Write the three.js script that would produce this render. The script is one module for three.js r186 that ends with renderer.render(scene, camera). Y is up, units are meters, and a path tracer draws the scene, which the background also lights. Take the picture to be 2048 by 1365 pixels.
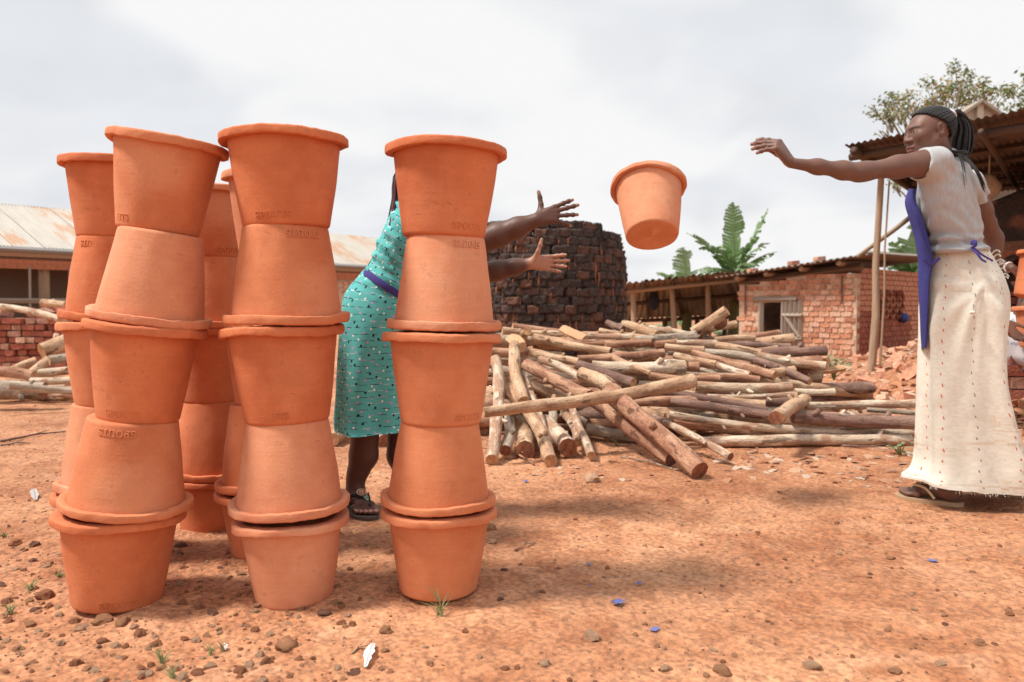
import * as THREE from 'three';
import { mergeGeometries, mergeVertices } from 'three/addons/utils/BufferGeometryUtils.js';
import { ImprovedNoise } from 'three/addons/math/ImprovedNoise.js';
import { FontLoader } from 'three/addons/loaders/FontLoader.js';
import { TextGeometry } from 'three/addons/geometries/TextGeometry.js';

// ---------------------------------------------------------------- camera, sky, sun, exposure
const scene = new THREE.Scene();
const F = 1550, CX = 1024, CY = 682.5, EYE = 0.827, PITCH = Math.atan((CY - 611) / F);
const camera = new THREE.PerspectiveCamera(2 * Math.atan(CY / F) * 180 / Math.PI, 2048 / 1365, 0.05, 400);
camera.position.set(0, EYE, 0);
camera.rotation.x = -PITCH;
camera.focus = 2.5;
camera.userData.fStop = 4;
const renderer = new THREE.WebGLRenderer({ antialias: true });
renderer.setSize(1024, 682);
renderer.toneMapping = THREE.LinearToneMapping;
renderer.toneMappingExposure = 1.2;
renderer.shadowMap.enabled = true;

const SUN_AZ = -78 * Math.PI / 180, SUN_EL = 59 * Math.PI / 180;   // azimuth measured from behind the camera towards the right
const sunDir = new THREE.Vector3(Math.sin(SUN_AZ) * Math.cos(SUN_EL), Math.sin(SUN_EL), Math.cos(SUN_AZ) * Math.cos(SUN_EL));
const sun = new THREE.DirectionalLight(new THREE.Color(1.0, 0.945, 0.87), 3.8);
sun.position.copy(sunDir).multiplyScalar(30).add(new THREE.Vector3(0, 0, -5));
sun.target.position.set(0, 0, -5);
sun.castShadow = true;
sun.shadow.radius = 17;
sun.shadow.mapSize.set(2048, 2048);
Object.assign(sun.shadow.camera, { left: -20, right: 20, top: 20, bottom: -20, near: 1, far: 80 });
scene.add(sun, sun.target);

// ---------------------------------------------------------------- helpers
function rng(seed) { let s = seed | 0; return () => { s = (s + 0x6d2b79f5) | 0; let t = Math.imul(s ^ (s >>> 15), 1 | s); t = (t + Math.imul(t ^ (t >>> 7), 61 | t)) ^ t; return ((t ^ (t >>> 14)) >>> 0) / 4294967296; }; }
const V = (x, y, z) => new THREE.Vector3(x, y, z);
const perlin = new ImprovedNoise();
const n3 = (x, y, z) => perlin.noise(x + 31.7, y + 17.3, z + 5.1);
const fbm = (x, y, z, o = 4) => { let s = 0, a = 1, t = 0; for (let i = 0; i < o; i++) { s += a * n3(x, y, z); t += a; a *= 0.5; x *= 2.03; y *= 2.03; z *= 2.03; } return s / t; };
const lerp = (a, b, t) => a + (b - a) * t, clamp = (x, a, b) => Math.max(a, Math.min(b, x));
const sstep = (a, b, x) => { const t = clamp((x - a) / (b - a), 0, 1); return t * t * (3 - 2 * t); };
// direction of a pixel of the 2048 x 1365 picture; W gives the point of that ray at distance d in front of the lens
function ray(px, py) { const x = (px - CX) / F, y = -(py - CY) / F, c = Math.cos(PITCH), s = Math.sin(PITCH); return V(x, y * c - s, -c - y * s); }
function W(px, py, d) { const r = ray(px, py); return r.multiplyScalar(d / -r.z).add(V(0, EYE, 0)); }
function G(px, py, y = 0) { const r = ray(px, py); return r.multiplyScalar((y - EYE) / r.y).add(V(0, EYE, 0)); }
const taken = new Map();
function numbered(n) { const k = taken.get(n) ?? 0; taken.set(n, k + 1); return k ? n + '_' + String(k).padStart(3, '0') : n; }
function tag(o, label, category, group, kind) {
  if (label) o.userData.label = label;
  if (category) o.userData.category = category;
  if (group) o.userData.group = group;
  if (kind) o.userData.kind = kind;
  return o;
}
function base(name, pos) { const o = new THREE.Group(); o.name = numbered(name); if (pos) o.position.copy(pos); scene.add(o); return o; }
function mesh(name, geo, mat, parent = scene) {
  const m = new THREE.Mesh(geo, mat); m.name = parent === scene ? numbered(name) : name; m.castShadow = m.receiveShadow = true; parent.add(m); return m;
}
function geoFrom(pos, idx, uv, col) {
  const g = new THREE.BufferGeometry();
  g.setAttribute('position', new THREE.Float32BufferAttribute(pos, 3));
  if (uv) g.setAttribute('uv', new THREE.Float32BufferAttribute(uv, 2));
  if (col) g.setAttribute('color', new THREE.Float32BufferAttribute(col, 3));
  if (idx) g.setIndex(idx);
  g.computeVertexNormals();
  return g;
}
// a grid surface: f(i, j) -> {p, u, v, c}; wrapU closes the first direction without sharing the seam's uv
function gridGeo(nu, nv, f, colors = false) {
  const pos = [], uv = [], col = [], idx = [];
  for (let j = 0; j <= nv; j++) for (let i = 0; i <= nu; i++) {
    const r = f(i / nu, j / nv, i, j);
    pos.push(r.p.x, r.p.y, r.p.z); uv.push(r.u ?? i / nu, r.v ?? j / nv);
    if (colors) col.push(r.c[0], r.c[1], r.c[2]);
  }
  for (let j = 0; j < nv; j++) for (let i = 0; i < nu; i++) {
    const a = j * (nu + 1) + i, b = a + 1, c = a + nu + 1, d = c + 1;
    idx.push(a, b, d, a, d, c);
  }
  return geoFrom(pos, idx, uv, colors ? col : null);
}
// average the normals where the first and last column of a closed grid meet
function closeSeam(g, nu, nv) {
  const n = g.attributes.normal;
  for (let j = 0; j <= nv; j++) {
    const a = j * (nu + 1), b = a + nu;
    const v = V(n.getX(a) + n.getX(b), n.getY(a) + n.getY(b), n.getZ(a) + n.getZ(b)).normalize();
    n.setXYZ(a, v.x, v.y, v.z); n.setXYZ(b, v.x, v.y, v.z);
  }
  return g;
}
// box uv in metres
function boxUV(g) {
  g = g.index ? g.toNonIndexed() : g;
  const p = g.attributes.position, n = g.attributes.normal, uv = [];
  for (let i = 0; i < p.count; i++) {
    const ax = Math.abs(n.getX(i)), ay = Math.abs(n.getY(i)), az = Math.abs(n.getZ(i));
    if (ax >= ay && ax >= az) uv.push(p.getZ(i), p.getY(i)); else if (ay >= az) uv.push(p.getX(i), p.getZ(i)); else uv.push(p.getX(i), p.getY(i));
  }
  g.setAttribute('uv', new THREE.Float32BufferAttribute(uv, 2));
  return g;
}
function bar(a, b, w, h = w, jit = 0) {     // a squared timber between two points
  const l = a.distanceTo(b), g = boxUV(new THREE.BoxGeometry(w, l, h));
  const m = new THREE.Matrix4().compose(a.clone().add(b).multiplyScalar(0.5), new THREE.Quaternion().setFromUnitVectors(V(0, 1, 0), b.clone().sub(a).normalize()), V(1, 1, 1));
  return g.applyMatrix4(m);
}
// round tube along points with radii, uv in metres; capped ends optional
function tube(pts, radii, nr = 8, opt = {}) {
  const n = pts.length, pos = [], uv = [], idx = [];
  let up = null, len = 0;
  for (let i = 0; i < n; i++) {
    const t = pts[Math.min(n - 1, i + 1)].clone().sub(pts[Math.max(0, i - 1)]).normalize();
    if (!up) up = Math.abs(t.y) < 0.9 ? V(0, 1, 0) : V(1, 0, 0);
    const bx = up.clone().sub(t.clone().multiplyScalar(up.dot(t))).normalize(), by = t.clone().cross(bx);
    up = bx;
    if (i) len += pts[i].distanceTo(pts[i - 1]);
    const r = Array.isArray(radii) ? radii[i] : radii;
    for (let k = 0; k <= nr; k++) {
      const a = k / nr * Math.PI * 2, w = (opt.wobble ? opt.wobble(i, k % nr) : 1) * r, e = opt.flat ?? 1;
      const p = pts[i].clone().addScaledVector(bx, Math.cos(a) * w).addScaledVector(by, Math.sin(a) * w * e);
      pos.push(p.x, p.y, p.z); uv.push(k / nr * 2 * Math.PI * (opt.ru ?? r), len + (opt.v0 ?? 0));
    }
  }
  for (let i = 0; i < n - 1; i++) for (let k = 0; k < nr; k++) { const a = i * (nr + 1) + k, b = a + 1, c = a + nr + 1, d = c + 1; idx.push(a, b, d, a, d, c); }
  if (opt.caps) for (const e of [0, n - 1]) {
    const c = pos.length / 3; pos.push(pts[e].x, pts[e].y, pts[e].z); uv.push(0, 0);
    for (let k = 0; k < nr; k++) { const a = e * (nr + 1) + k; e ? idx.push(c, a, a + 1) : idx.push(c, a + 1, a); }
  }
  return closeSeam(geoFrom(pos, idx, uv), nr, n - 1);
}
const merged = (list) => mergeGeometries(list.map((g) => { const h = g.index ? g.toNonIndexed() : g; for (const k of Object.keys(h.attributes)) if (!['position', 'normal', 'uv'].includes(k)) h.deleteAttribute(k); return h; }));
const bez = (a, b, c, n) => Array.from({ length: n + 1 }, (_, i) => { const t = i / n; return a.clone().multiplyScalar((1 - t) ** 2).addScaledVector(b, 2 * t * (1 - t)).addScaledVector(c, t * t); });
const spline = (pts, n) => new THREE.CatmullRomCurve3(pts, false, 'centripetal').getPoints(n);

// ---------------------------------------------------------------- computed textures (all tile)
function hash2(x, y, s) { let h = Math.imul(x, 374761393) + Math.imul(y, 668265263) + Math.imul(s, 1274126177); h = Math.imul(h ^ (h >>> 13), 1274126177); return ((h ^ (h >>> 16)) >>> 0) / 4294967296; }
const lattices = new Map(), recent = new Array(64).fill(null), recentKey = new Float64Array(64);
function lattice(px, py, s) {
  const key = px * 1e8 + py * 1e4 + s, slot = (s * 5 + px) & 63;
  if (recentKey[slot] === key) return recent[slot];
  let l = lattices.get(key);
  if (l) { recentKey[slot] = key; recent[slot] = l; }
  if (!l) { l = new Float32Array(px * py); for (let y = 0, o = 0; y < py; y++) for (let x = 0; x < px; x++, o++) l[o] = hash2(x, y, s); lattices.set(key, l); }
  return l;
}
function tfbm(u, v, fx, fy, oct, s) {
  let a = 1, t = 0, r = 0;
  for (let i = 0; i < oct; i++) {
    const l = lattice(fx, fy, s + i * 7), x = u * fx, y = v * fy, xi = Math.floor(x), yi = Math.floor(y), gx = x - xi, gy = y - yi, p = gx * gx * (3 - 2 * gx), q = gy * gy * (3 - 2 * gy);
    const X0 = ((xi % fx) + fx) % fx, X1 = X0 + 1 === fx ? 0 : X0 + 1, Y0 = (((yi % fy) + fy) % fy) * fx, Y1 = Y0 + fx === fx * fy ? 0 : Y0 + fx;
    const A = l[Y0 + X0], B = l[Y0 + X1], C = l[Y1 + X0], D = l[Y1 + X1], e = A + (B - A) * p;
    r += a * (e + (C + (D - C) * p - e) * q); t += a; a *= 0.5; fx *= 2; fy *= 2;
  }
  return r / t;
}
const toS = (c) => Math.round(255 * clamp(c <= 0.0031308 ? c * 12.92 : 1.055 * Math.pow(c, 1 / 2.4) - 0.055, 0, 1));
// f(u, v) -> [r, g, b] linear colour
function colorTex(w, h, f, repeat = [1, 1]) {
  const d = new Uint8Array(w * h * 4);
  for (let y = 0, o = 0; y < h; y++) for (let x = 0; x < w; x++, o += 4) { const c = f((x + 0.5) / w, (y + 0.5) / h); d[o] = toS(c[0]); d[o + 1] = toS(c[1]); d[o + 2] = toS(c[2]); d[o + 3] = 255; }
  return finish(new THREE.DataTexture(d, w, h), repeat, true);
}
function grayTex(w, h, f, repeat = [1, 1]) {
  const d = new Uint8Array(w * h * 4);
  for (let y = 0, o = 0; y < h; y++) for (let x = 0; x < w; x++, o += 4) { d[o] = d[o + 1] = d[o + 2] = Math.round(255 * clamp(f((x + 0.5) / w, (y + 0.5) / h), 0, 1)); d[o + 3] = 255; }
  return finish(new THREE.DataTexture(d, w, h), repeat, false);
}
function finish(t, repeat, srgb) { t.wrapS = t.wrapT = THREE.RepeatWrapping; t.magFilter = THREE.LinearFilter; t.minFilter = THREE.LinearMipmapLinearFilter; t.generateMipmaps = true; t.repeat.set(...repeat); if (srgb) t.colorSpace = THREE.SRGBColorSpace; t.needsUpdate = true; return t; }
const mix3 = (a, b, t) => [lerp(a[0], b[0], t), lerp(a[1], b[1], t), lerp(a[2], b[2], t)];
const mul3 = (a, k) => [a[0] * k, a[1] * k, a[2] * k];
const std = (o) => new THREE.MeshStandardMaterial({ roughness: 0.9, metalness: 0, ...o });
const rgb = (r, g, b) => new THREE.Color().setRGB(r, g, b);

// ---------------------------------------------------------------- sky: bright broken overcast, the same all round
{
  const w = 1024, h = 512, d = new Float32Array(w * h * 4);
  for (let y = 0, o = 0; y < h; y++) for (let x = 0; x < w; x++, o += 4) {
    const az = ((x + 0.5) / w - 0.5) * 2 * Math.PI, el = ((y + 0.5) / h - 0.5) * Math.PI;
    const dx = Math.cos(el) * Math.cos(az), dy = Math.sin(el), dz = Math.cos(el) * Math.sin(az);
    const k = 1 / (Math.max(dy, 0) + 0.32);                 // clouds flatten towards the horizon
    const px = dx * k * 1.5 + 3.0, pz = dz * k * 1.5 + 1.7;
    const wx = fbm(px * 0.9, 4.2, pz * 0.9, 3) * 0.7;
    let c = fbm(px * 0.95 + wx, 0.6, pz * 1.35 - wx, 6) * 1.6 + 0.5;
    c = sstep(0.22, 0.9, c);
    const thin = 0.5 + 0.5 * fbm(px * 3.1, 9.1, pz * 4.2, 5);
    let L = lerp(0.785, 0.65, c * (0.8 + 1.1 * (thin - 0.5)));
    const blue = clamp((c - 0.1) * 0.9, 0, 1);
    let r = L * lerp(1.0, 0.955, blue), g = L * lerp(1.0, 0.985, blue), b = L * lerp(1.005, 1.04, blue);
    if (dy < 0) { r = 0.42; g = 0.27; b = 0.18; }           // under the horizon only the ground would be seen
    d[o] = r; d[o + 1] = g; d[o + 2] = b; d[o + 3] = 1;
  }
  const t = new THREE.DataTexture(d, w, h, THREE.RGBAFormat, THREE.FloatType);
  t.mapping = THREE.EquirectangularReflectionMapping; t.magFilter = THREE.LinearFilter; t.minFilter = THREE.LinearFilter; t.needsUpdate = true;
  scene.background = t; scene.environment = t;
}

// ---------------------------------------------------------------- materials
const M = {};
{ // red dirt, 3 m tile
  const dirt = (u, v) => {
    const a = tfbm(u, v, 6, 6, 5, 11), b = tfbm(u, v, 40, 40, 4, 23), c = tfbm(u, v, 260, 260, 3, 37), e = tfbm(u, v, 14, 22, 4, 51);
    let col = mix3([0.345, 0.138, 0.062], [0.55, 0.274, 0.147], clamp(0.5 + (a - 0.5) * 1.5 + (b - 0.5) * 1.5, 0, 1));
    col = mix3(col, [0.60, 0.33, 0.20], sstep(0.6, 0.78, e) * 0.35);
    col = mix3(col, [0.24, 0.092, 0.045], sstep(0.60, 0.78, b) * 0.32);
    return mul3(col, 0.47 + 1.02 * c);
  };
  M.ground = std({ map: colorTex(1536, 1536, dirt, [1 / 3, 1 / 3]), roughness: 0.97, vertexColors: true, bumpScale: 0.022,
    bumpMap: grayTex(1024, 1024, (u, v) => 0.65 * tfbm(u, v, 80, 80, 4, 23) + 0.35 * tfbm(u, v, 20, 20, 4, 51), [1 / 1.7, 1 / 1.7]) });
}
{ // fired clay, three tones
  const clay = (seed, lo, hi, pale, amt) => colorTex(1024, 512, (u, v) => {
    const a = tfbm(u, v, 5, 3, 4, seed), b = tfbm(u, v, 24, 12, 4, seed + 3), c = tfbm(u, v, 240, 120, 2, seed + 5), s = tfbm(u, v, 9, 60, 3, seed + 9);
    let col = mix3(lo, hi, clamp(0.5 + (a - 0.5) * 1.7 + (b - 0.5) * 0.7, 0, 1));
    col = mix3(col, pale, sstep(0.52, 0.8, tfbm(u, v, 4, 3, 5, seed + 21)) * amt);
    col = mix3(col, mul3(lo, 0.6), sstep(0.70, 0.82, b) * 0.22);
    // pits and scratches
    const gx = Math.floor(u * 44), gy = Math.floor(v * 16), h = hash2(gx, gy, seed);
    if (h < 0.075) { const dx = (u * 44 - gx - 0.5) / 44, dy = (v * 16 - gy - 0.5) / 32, an = h * 90, a1 = dx * Math.cos(an) + dy * Math.sin(an), b1 = dy * Math.cos(an) - dx * Math.sin(an), L = 0.001 + 0.03 * (h * 13) ** 8; if (Math.abs(a1) < L && Math.abs(b1) < 0.0011) col = mul3(col, 0.66); }
    return mul3(col, 0.9 + 0.12 * c + 0.08 * s);
  }, [1, 2]);
  const bump = grayTex(1024, 512, (u, v) => 0.5 * tfbm(u, v, 14, 10, 5, 71) + 0.13 * tfbm(u, v, 8, 90, 3, 75) + 0.2 * tfbm(u, v, 200, 100, 2, 79), [1, 2]);
  const mk = (...a) => std({ map: clay(...a), roughness: 0.86, bumpMap: bump, bumpScale: 0.0018 });
  M.clay = [
    mk(101, [0.530, 0.161, 0.065], [0.657, 0.238, 0.106], [0.678, 0.305, 0.168], 0.5),
    mk(131, [0.498, 0.133, 0.047], [0.636, 0.196, 0.076], [0.657, 0.262, 0.129], 0.35),
    mk(161, [0.583, 0.205, 0.099], [0.689, 0.292, 0.155], [0.710, 0.371, 0.224], 0.6),
  ];
  M.clayRim = M.clay.map((m) => { const k = m.clone(); k.bumpScale = 0.0025; k.color = rgb(1.02, 1.03, 1.06); return k; });
  M.clayText = M.clay.map((m) => { const k = m.clone(); k.color = rgb(1, 0.99, 0.98); return k; });
}
{ // bark: several woods; u round the trunk, v along it, metres
  const bark = (seed, lo, hi, patch, amt, streak) => colorTex(256, 512, (u, v) => {
    const a = tfbm(u, v, 6, 8, 4, seed), b = tfbm(u, v, 40, 14, 4, seed + 4), c = tfbm(u, v, 160, 160, 2, seed + 6);
    let col = mix3(lo, hi, clamp(0.5 + (a - 0.5) * 1.6 + (b - 0.5) * streak, 0, 1));
    col = mix3(col, patch, sstep(0.5, 0.62, tfbm(u, v, 7, 9, 5, seed + 12)) * amt);
    col = mix3(col, mul3(lo, 0.35), sstep(0.67, 0.75, tfbm(u, v, 14, 12, 4, seed + 17)) * 0.8);
    return mul3(col, 0.5 + 0.94 * c);
  }, [2, 1]);
  const bump = grayTex(256, 512, (u, v) => 0.6 * tfbm(u, v, 30, 10, 5, 203) + 0.4 * tfbm(u, v, 60, 60, 3, 207), [2, 1]);
  const mk = (...a) => std({ map: bark(...a), roughness: 0.93, bumpMap: bump, bumpScale: 0.006 });
  M.bark = {
    red: mk(211, [0.244, 0.107, 0.063], [0.427, 0.220, 0.134], [0.634, 0.403, 0.256], 0.4, 1.2),
    tan: mk(231, [0.312, 0.174, 0.098], [0.552, 0.348, 0.216], [0.696, 0.516, 0.348], 0.45, 1.0),
    pale: mk(251, [0.448, 0.316, 0.213], [0.690, 0.564, 0.431], [0.345, 0.167, 0.098], 0.75, 0.8),
    grey: mk(271, [0.246, 0.179, 0.129], [0.426, 0.336, 0.252], [0.560, 0.470, 0.370], 0.5, 0.9),
    dark: mk(291, [0.124, 0.068, 0.052], [0.234, 0.130, 0.098], [0.390, 0.247, 0.182], 0.35, 1.2),
  };
  const endTex = (seed, lo, hi) => colorTex(256, 256, (u, v) => {
    const x = u - 0.5, y = v - 0.5, r = Math.hypot(x, y) * 2, w = tfbm(u, v, 5, 5, 4, seed);
    const ring = 0.5 + 0.5 * Math.sin((r + w * 0.22) * 46), cr = tfbm(Math.atan2(y, x) / 6.2832 + 0.5, r * 0.2, 14, 2, 3, seed + 2);
    return mul3(mix3(lo, hi, clamp(0.35 + 0.35 * ring + (w - 0.5) * 1.6, 0, 1)), sstep(0.25, 0.42, cr) * 0.45 + 0.55);
  });
  M.cut = { red: std({ map: endTex(301, [0.17, 0.055, 0.028], [0.36, 0.14, 0.07]) }), tan: std({ map: endTex(311, [0.42, 0.21, 0.10], [0.62, 0.37, 0.20]) }), dark: std({ map: endTex(321, [0.09, 0.035, 0.024], [0.2, 0.085, 0.05]) }) };
  M.split = std({ map: colorTex(256, 512, (u, v) => mul3(mix3([0.46, 0.23, 0.11], [0.68, 0.43, 0.25], tfbm(u, v, 30, 4, 4, 331)), 0.8 + 0.4 * tfbm(u, v, 90, 10, 2, 333)), [4, 1]), bumpMap: bump, bumpScale: 0.006 });
  M.timber = std({ map: colorTex(256, 512, (u, v) => mul3(mix3([0.30, 0.20, 0.13], [0.47, 0.34, 0.235], tfbm(u, v, 24, 4, 4, 341)), 0.75 + 0.5 * tfbm(u, v, 80, 12, 2, 343)), [5, 1]), bumpMap: bump, bumpScale: 0.004 });
  M.greyTimber = std({ map: colorTex(256, 512, (u, v) => mul3(mix3([0.25, 0.20, 0.16], [0.45, 0.38, 0.31], tfbm(u, v, 24, 4, 4, 351)), 0.75 + 0.5 * tfbm(u, v, 80, 12, 2, 353)), [5, 1]), bumpMap: bump, bumpScale: 0.004 });
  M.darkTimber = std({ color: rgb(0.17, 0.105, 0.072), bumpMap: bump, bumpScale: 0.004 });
}
{ // bricks: tone variants sharing a grain
  const grain = colorTex(256, 256, (u, v) => mul3([1, 1, 1], 0.62 + 0.38 * clamp(0.5 + (tfbm(u, v, 10, 10, 5, 401) - 0.5) * 1.8, 0, 1) + 0.12 * (tfbm(u, v, 120, 120, 2, 403) - 0.5)), [3, 3]);
  const bump = grayTex(256, 256, (u, v) => tfbm(u, v, 24, 24, 5, 411), [3, 3]);
  M.brick = [[0.78, 0.38, 0.235], [0.82, 0.46, 0.31], [0.73, 0.33, 0.20], [0.85, 0.55, 0.39], [0.78, 0.45, 0.32], [0.60, 0.265, 0.165]].map((c) => std({ color: rgb(...c), map: grain, bumpMap: bump, bumpScale: 0.006 }));
  M.oldAndShadeBrick = [[0.40, 0.115, 0.07], [0.46, 0.16, 0.10], [0.34, 0.095, 0.06], [0.50, 0.27, 0.19], [0.42, 0.13, 0.08]].map((c) => std({ color: rgb(...c), map: grain, bumpMap: bump, bumpScale: 0.006 }));
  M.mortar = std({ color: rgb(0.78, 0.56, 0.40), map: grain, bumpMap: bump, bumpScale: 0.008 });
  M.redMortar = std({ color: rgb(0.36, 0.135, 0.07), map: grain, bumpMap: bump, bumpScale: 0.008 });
  const soot = grayTex(256, 256, (u, v) => tfbm(u, v, 18, 18, 5, 421), [3, 3]);
  M.sootBrick = [[0.078, 0.050, 0.042], [0.110, 0.064, 0.050], [0.060, 0.042, 0.037], [0.16, 0.078, 0.053], [0.090, 0.060, 0.052]].map((c) => std({ color: rgb(...c), map: grain, bumpMap: soot, bumpScale: 0.02, roughness: 0.95 }));
  M.kilnCore = std({ color: rgb(0.20, 0.075, 0.04), map: grain, bumpMap: soot, bumpScale: 0.02 });
  M.burntClay = std({ color: rgb(0.44, 0.17, 0.085), map: grain, bumpMap: soot, bumpScale: 0.015 });
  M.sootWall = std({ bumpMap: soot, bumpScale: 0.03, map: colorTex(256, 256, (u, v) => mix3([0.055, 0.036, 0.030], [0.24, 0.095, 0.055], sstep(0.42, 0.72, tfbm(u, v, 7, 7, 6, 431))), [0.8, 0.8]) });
}
{ // corrugated iron
  const sheet = (seed, basec, rust, amt, stripes) => colorTex(256, 256, (u, v) => {
    const band = stripes ? sstep(0.56, 0.74, tfbm(u, v, 7, 1, 2, seed + 1)) : 1, a = tfbm(u, v, 22, 5, 5, seed + 3);
    let c = mul3(basec, 0.86 + 0.28 * tfbm(u, v, 30, 6, 4, seed + 5));
    c = mix3(c, rust, sstep(0.44, 0.66, a) * band * amt);
    return c;
  }, [0.25, 0.25]);
  M.palePaint = std({ map: sheet(501, [0.40, 0.365, 0.32], [0.40, 0.215, 0.11], 0.85, true), roughness: 0.62, metalness: 0.1 });
  M.rustSheet = std({ map: sheet(521, [0.20, 0.15, 0.125], [0.17, 0.085, 0.05], 0.9, false), roughness: 0.75, metalness: 0.1 });
  M.zincSheet = std({ map: sheet(541, [0.27, 0.235, 0.20], [0.25, 0.14, 0.08], 0.7, false), roughness: 0.7, metalness: 0.1 });
  M.shadeTimber = std({ color: rgb(0.095, 0.06, 0.042) })  // timber darkened: shade under the shed roofs put into its colour
  M.shadeSheet = std({ map: sheet(561, [0.125, 0.09, 0.074], [0.13, 0.07, 0.042], 0.8, false), roughness: 0.85 });  // roof iron darkened: the shed's inner shade put into its colour
  M.greyMetal = std({ color: rgb(0.30, 0.29, 0.28), roughness: 0.55, metalness: 0.3 });
}
{ // leaves, grass
  const leaf = (seed, lo, hi) => colorTex(256, 256, (u, v) => mul3(mix3(lo, hi, tfbm(u, v, 4, 16, 4, seed)), 0.85 + 0.3 * (0.5 + 0.5 * Math.sin(v * 150))), [1, 1]);
  const thin = (map) => new THREE.MeshPhysicalMaterial({ map, roughness: 0.75, metalness: 0, transmission: 0.3, thickness: 0, side: THREE.DoubleSide });
  M.banana = [thin(leaf(601, [0.085, 0.17, 0.045], [0.16, 0.27, 0.085])), thin(leaf(611, [0.12, 0.22, 0.07], [0.24, 0.36, 0.14])), thin(leaf(621, [0.16, 0.24, 0.10], [0.33, 0.42, 0.22]))];
  M.midrib = std({ color: rgb(0.30, 0.36, 0.15) });
  M.stalk = std({ color: rgb(0.19, 0.20, 0.09) });
  M.treeLeaf = new THREE.MeshPhysicalMaterial({ color: rgb(1, 1, 1), vertexColors: true, roughness: 0.8, transmission: 0.3, thickness: 0, side: THREE.DoubleSide });
  M.grass = new THREE.MeshPhysicalMaterial({ color: rgb(0.30, 0.34, 0.125), roughness: 0.8, transmission: 0.25, thickness: 0, side: THREE.DoubleSide });
  M.dryGrass = std({ color: rgb(0.36, 0.28, 0.15), side: THREE.DoubleSide });
}
{ // skin, cloth
  const pores = grayTex(256, 256, (u, v) => tfbm(u, v, 50, 50, 3, 701), [12, 12]);
  const skin = () => new THREE.MeshPhysicalMaterial({ color: rgb(1, 1, 1), vertexColors: true, roughness: 0.5, bumpMap: pores, bumpScale: 0.00018, specularIntensity: 0.8 });
  M.skin = skin();
  const weave = grayTex(256, 256, (u, v) => 0.5 + 0.25 * Math.sin(u * 2 * Math.PI * 64) + 0.25 * Math.sin(v * 2 * Math.PI * 64), [8, 8]);
  M.shirt = std({ map: colorTex(512, 512, (u, v) => mul3([0.455, 0.465, 0.475], 0.84 + 0.22 * tfbm(u, v, 90, 24, 4, 711) + 0.1 * (tfbm(u, v, 5, 5, 4, 713) - 0.5)), [2.5, 2.5]), bumpMap: weave, bumpScale: 0.0004, roughness: 0.95 });
  M.apron = std({ map: colorTex(256, 256, (u, v) => mul3([0.038, 0.040, 0.205], 0.85 + 0.3 * tfbm(u, v, 40, 40, 3, 721)), [3, 3]), side: THREE.DoubleSide });
  M.belt = std({ color: rgb(0.055, 0.042, 0.22), side: THREE.DoubleSide });
  const strands = grayTex(256, 256, (u, v) => 0.5 + 0.5 * Math.sin((u * 24 + Math.abs(((v * 40) % 1) - 0.5)) * 2 * Math.PI), [6, 6]);
  M.hair = std({ map: colorTex(256, 256, (u, v) => mul3([0.020, 0.019, 0.020], 0.6 + 0.9 * tfbm(u, v, 30, 30, 3, 731)), [8, 8]), roughness: 0.55, bumpMap: strands, bumpScale: 0.002 });
  M.redHair = std({ color: rgb(0.20, 0.022, 0.045), roughness: 0.55 });
  M.tie = std({ color: rgb(0.66, 0.60, 0.62), roughness: 0.6 });
  M.black = std({ color: rgb(0.018, 0.018, 0.022) });
  M.blackCloth = std({ color: rgb(0.03, 0.03, 0.036), roughness: 0.95 });
  M.soleDark = std({ color: rgb(0.075, 0.058, 0.048) });
  M.sole = std({ color: rgb(0.40, 0.26, 0.15) });
  M.strap = std({ color: rgb(0.62, 0.50, 0.32) });
  M.blueScrap = std({ color: rgb(0.13, 0.15, 0.36), side: THREE.DoubleSide });
  M.whiteScrap = std({ color: rgb(0.78, 0.76, 0.72), side: THREE.DoubleSide });
  M.rope = std({ color: rgb(0.45, 0.34, 0.22) });
  M.plaster = std({ map: colorTex(256, 256, (u, v) => mul3([0.60, 0.53, 0.43], 0.75 + 0.35 * tfbm(u, v, 8, 3, 5, 741)), [0.5, 0.5]) });
  M.dark = std({ color: rgb(0.03, 0.022, 0.018) });
  M.sack = std({ map: colorTex(256, 256, (u, v) => mul3([0.46, 0.33, 0.22], 0.7 + 0.5 * tfbm(u, v, 30, 30, 3, 751)), [3, 3]), bumpMap: weave, bumpScale: 0.002 });
}
{ // stones
  const grain = colorTex(256, 256, (u, v) => mul3([1, 1, 1], 0.62 + 0.4 * tfbm(u, v, 8, 8, 5, 801)), [4, 4]);
  const bump = grayTex(256, 256, (u, v) => tfbm(u, v, 16, 16, 5, 803), [6, 6]);
  M.stone = [[0.66, 0.315, 0.155], [0.54, 0.215, 0.10], [0.80, 0.48, 0.29], [0.32, 0.145, 0.085]].map((c) => std({ color: rgb(...c), map: grain, bumpMap: bump, bumpScale: 0.004 }));
  M.shard = [[0.74, 0.36, 0.20], [0.82, 0.49, 0.31], [0.58, 0.22, 0.11], [0.88, 0.64, 0.47]].map((c) => std({ color: rgb(...c), map: grain, bumpMap: bump, bumpScale: 0.003 }));
}

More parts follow.
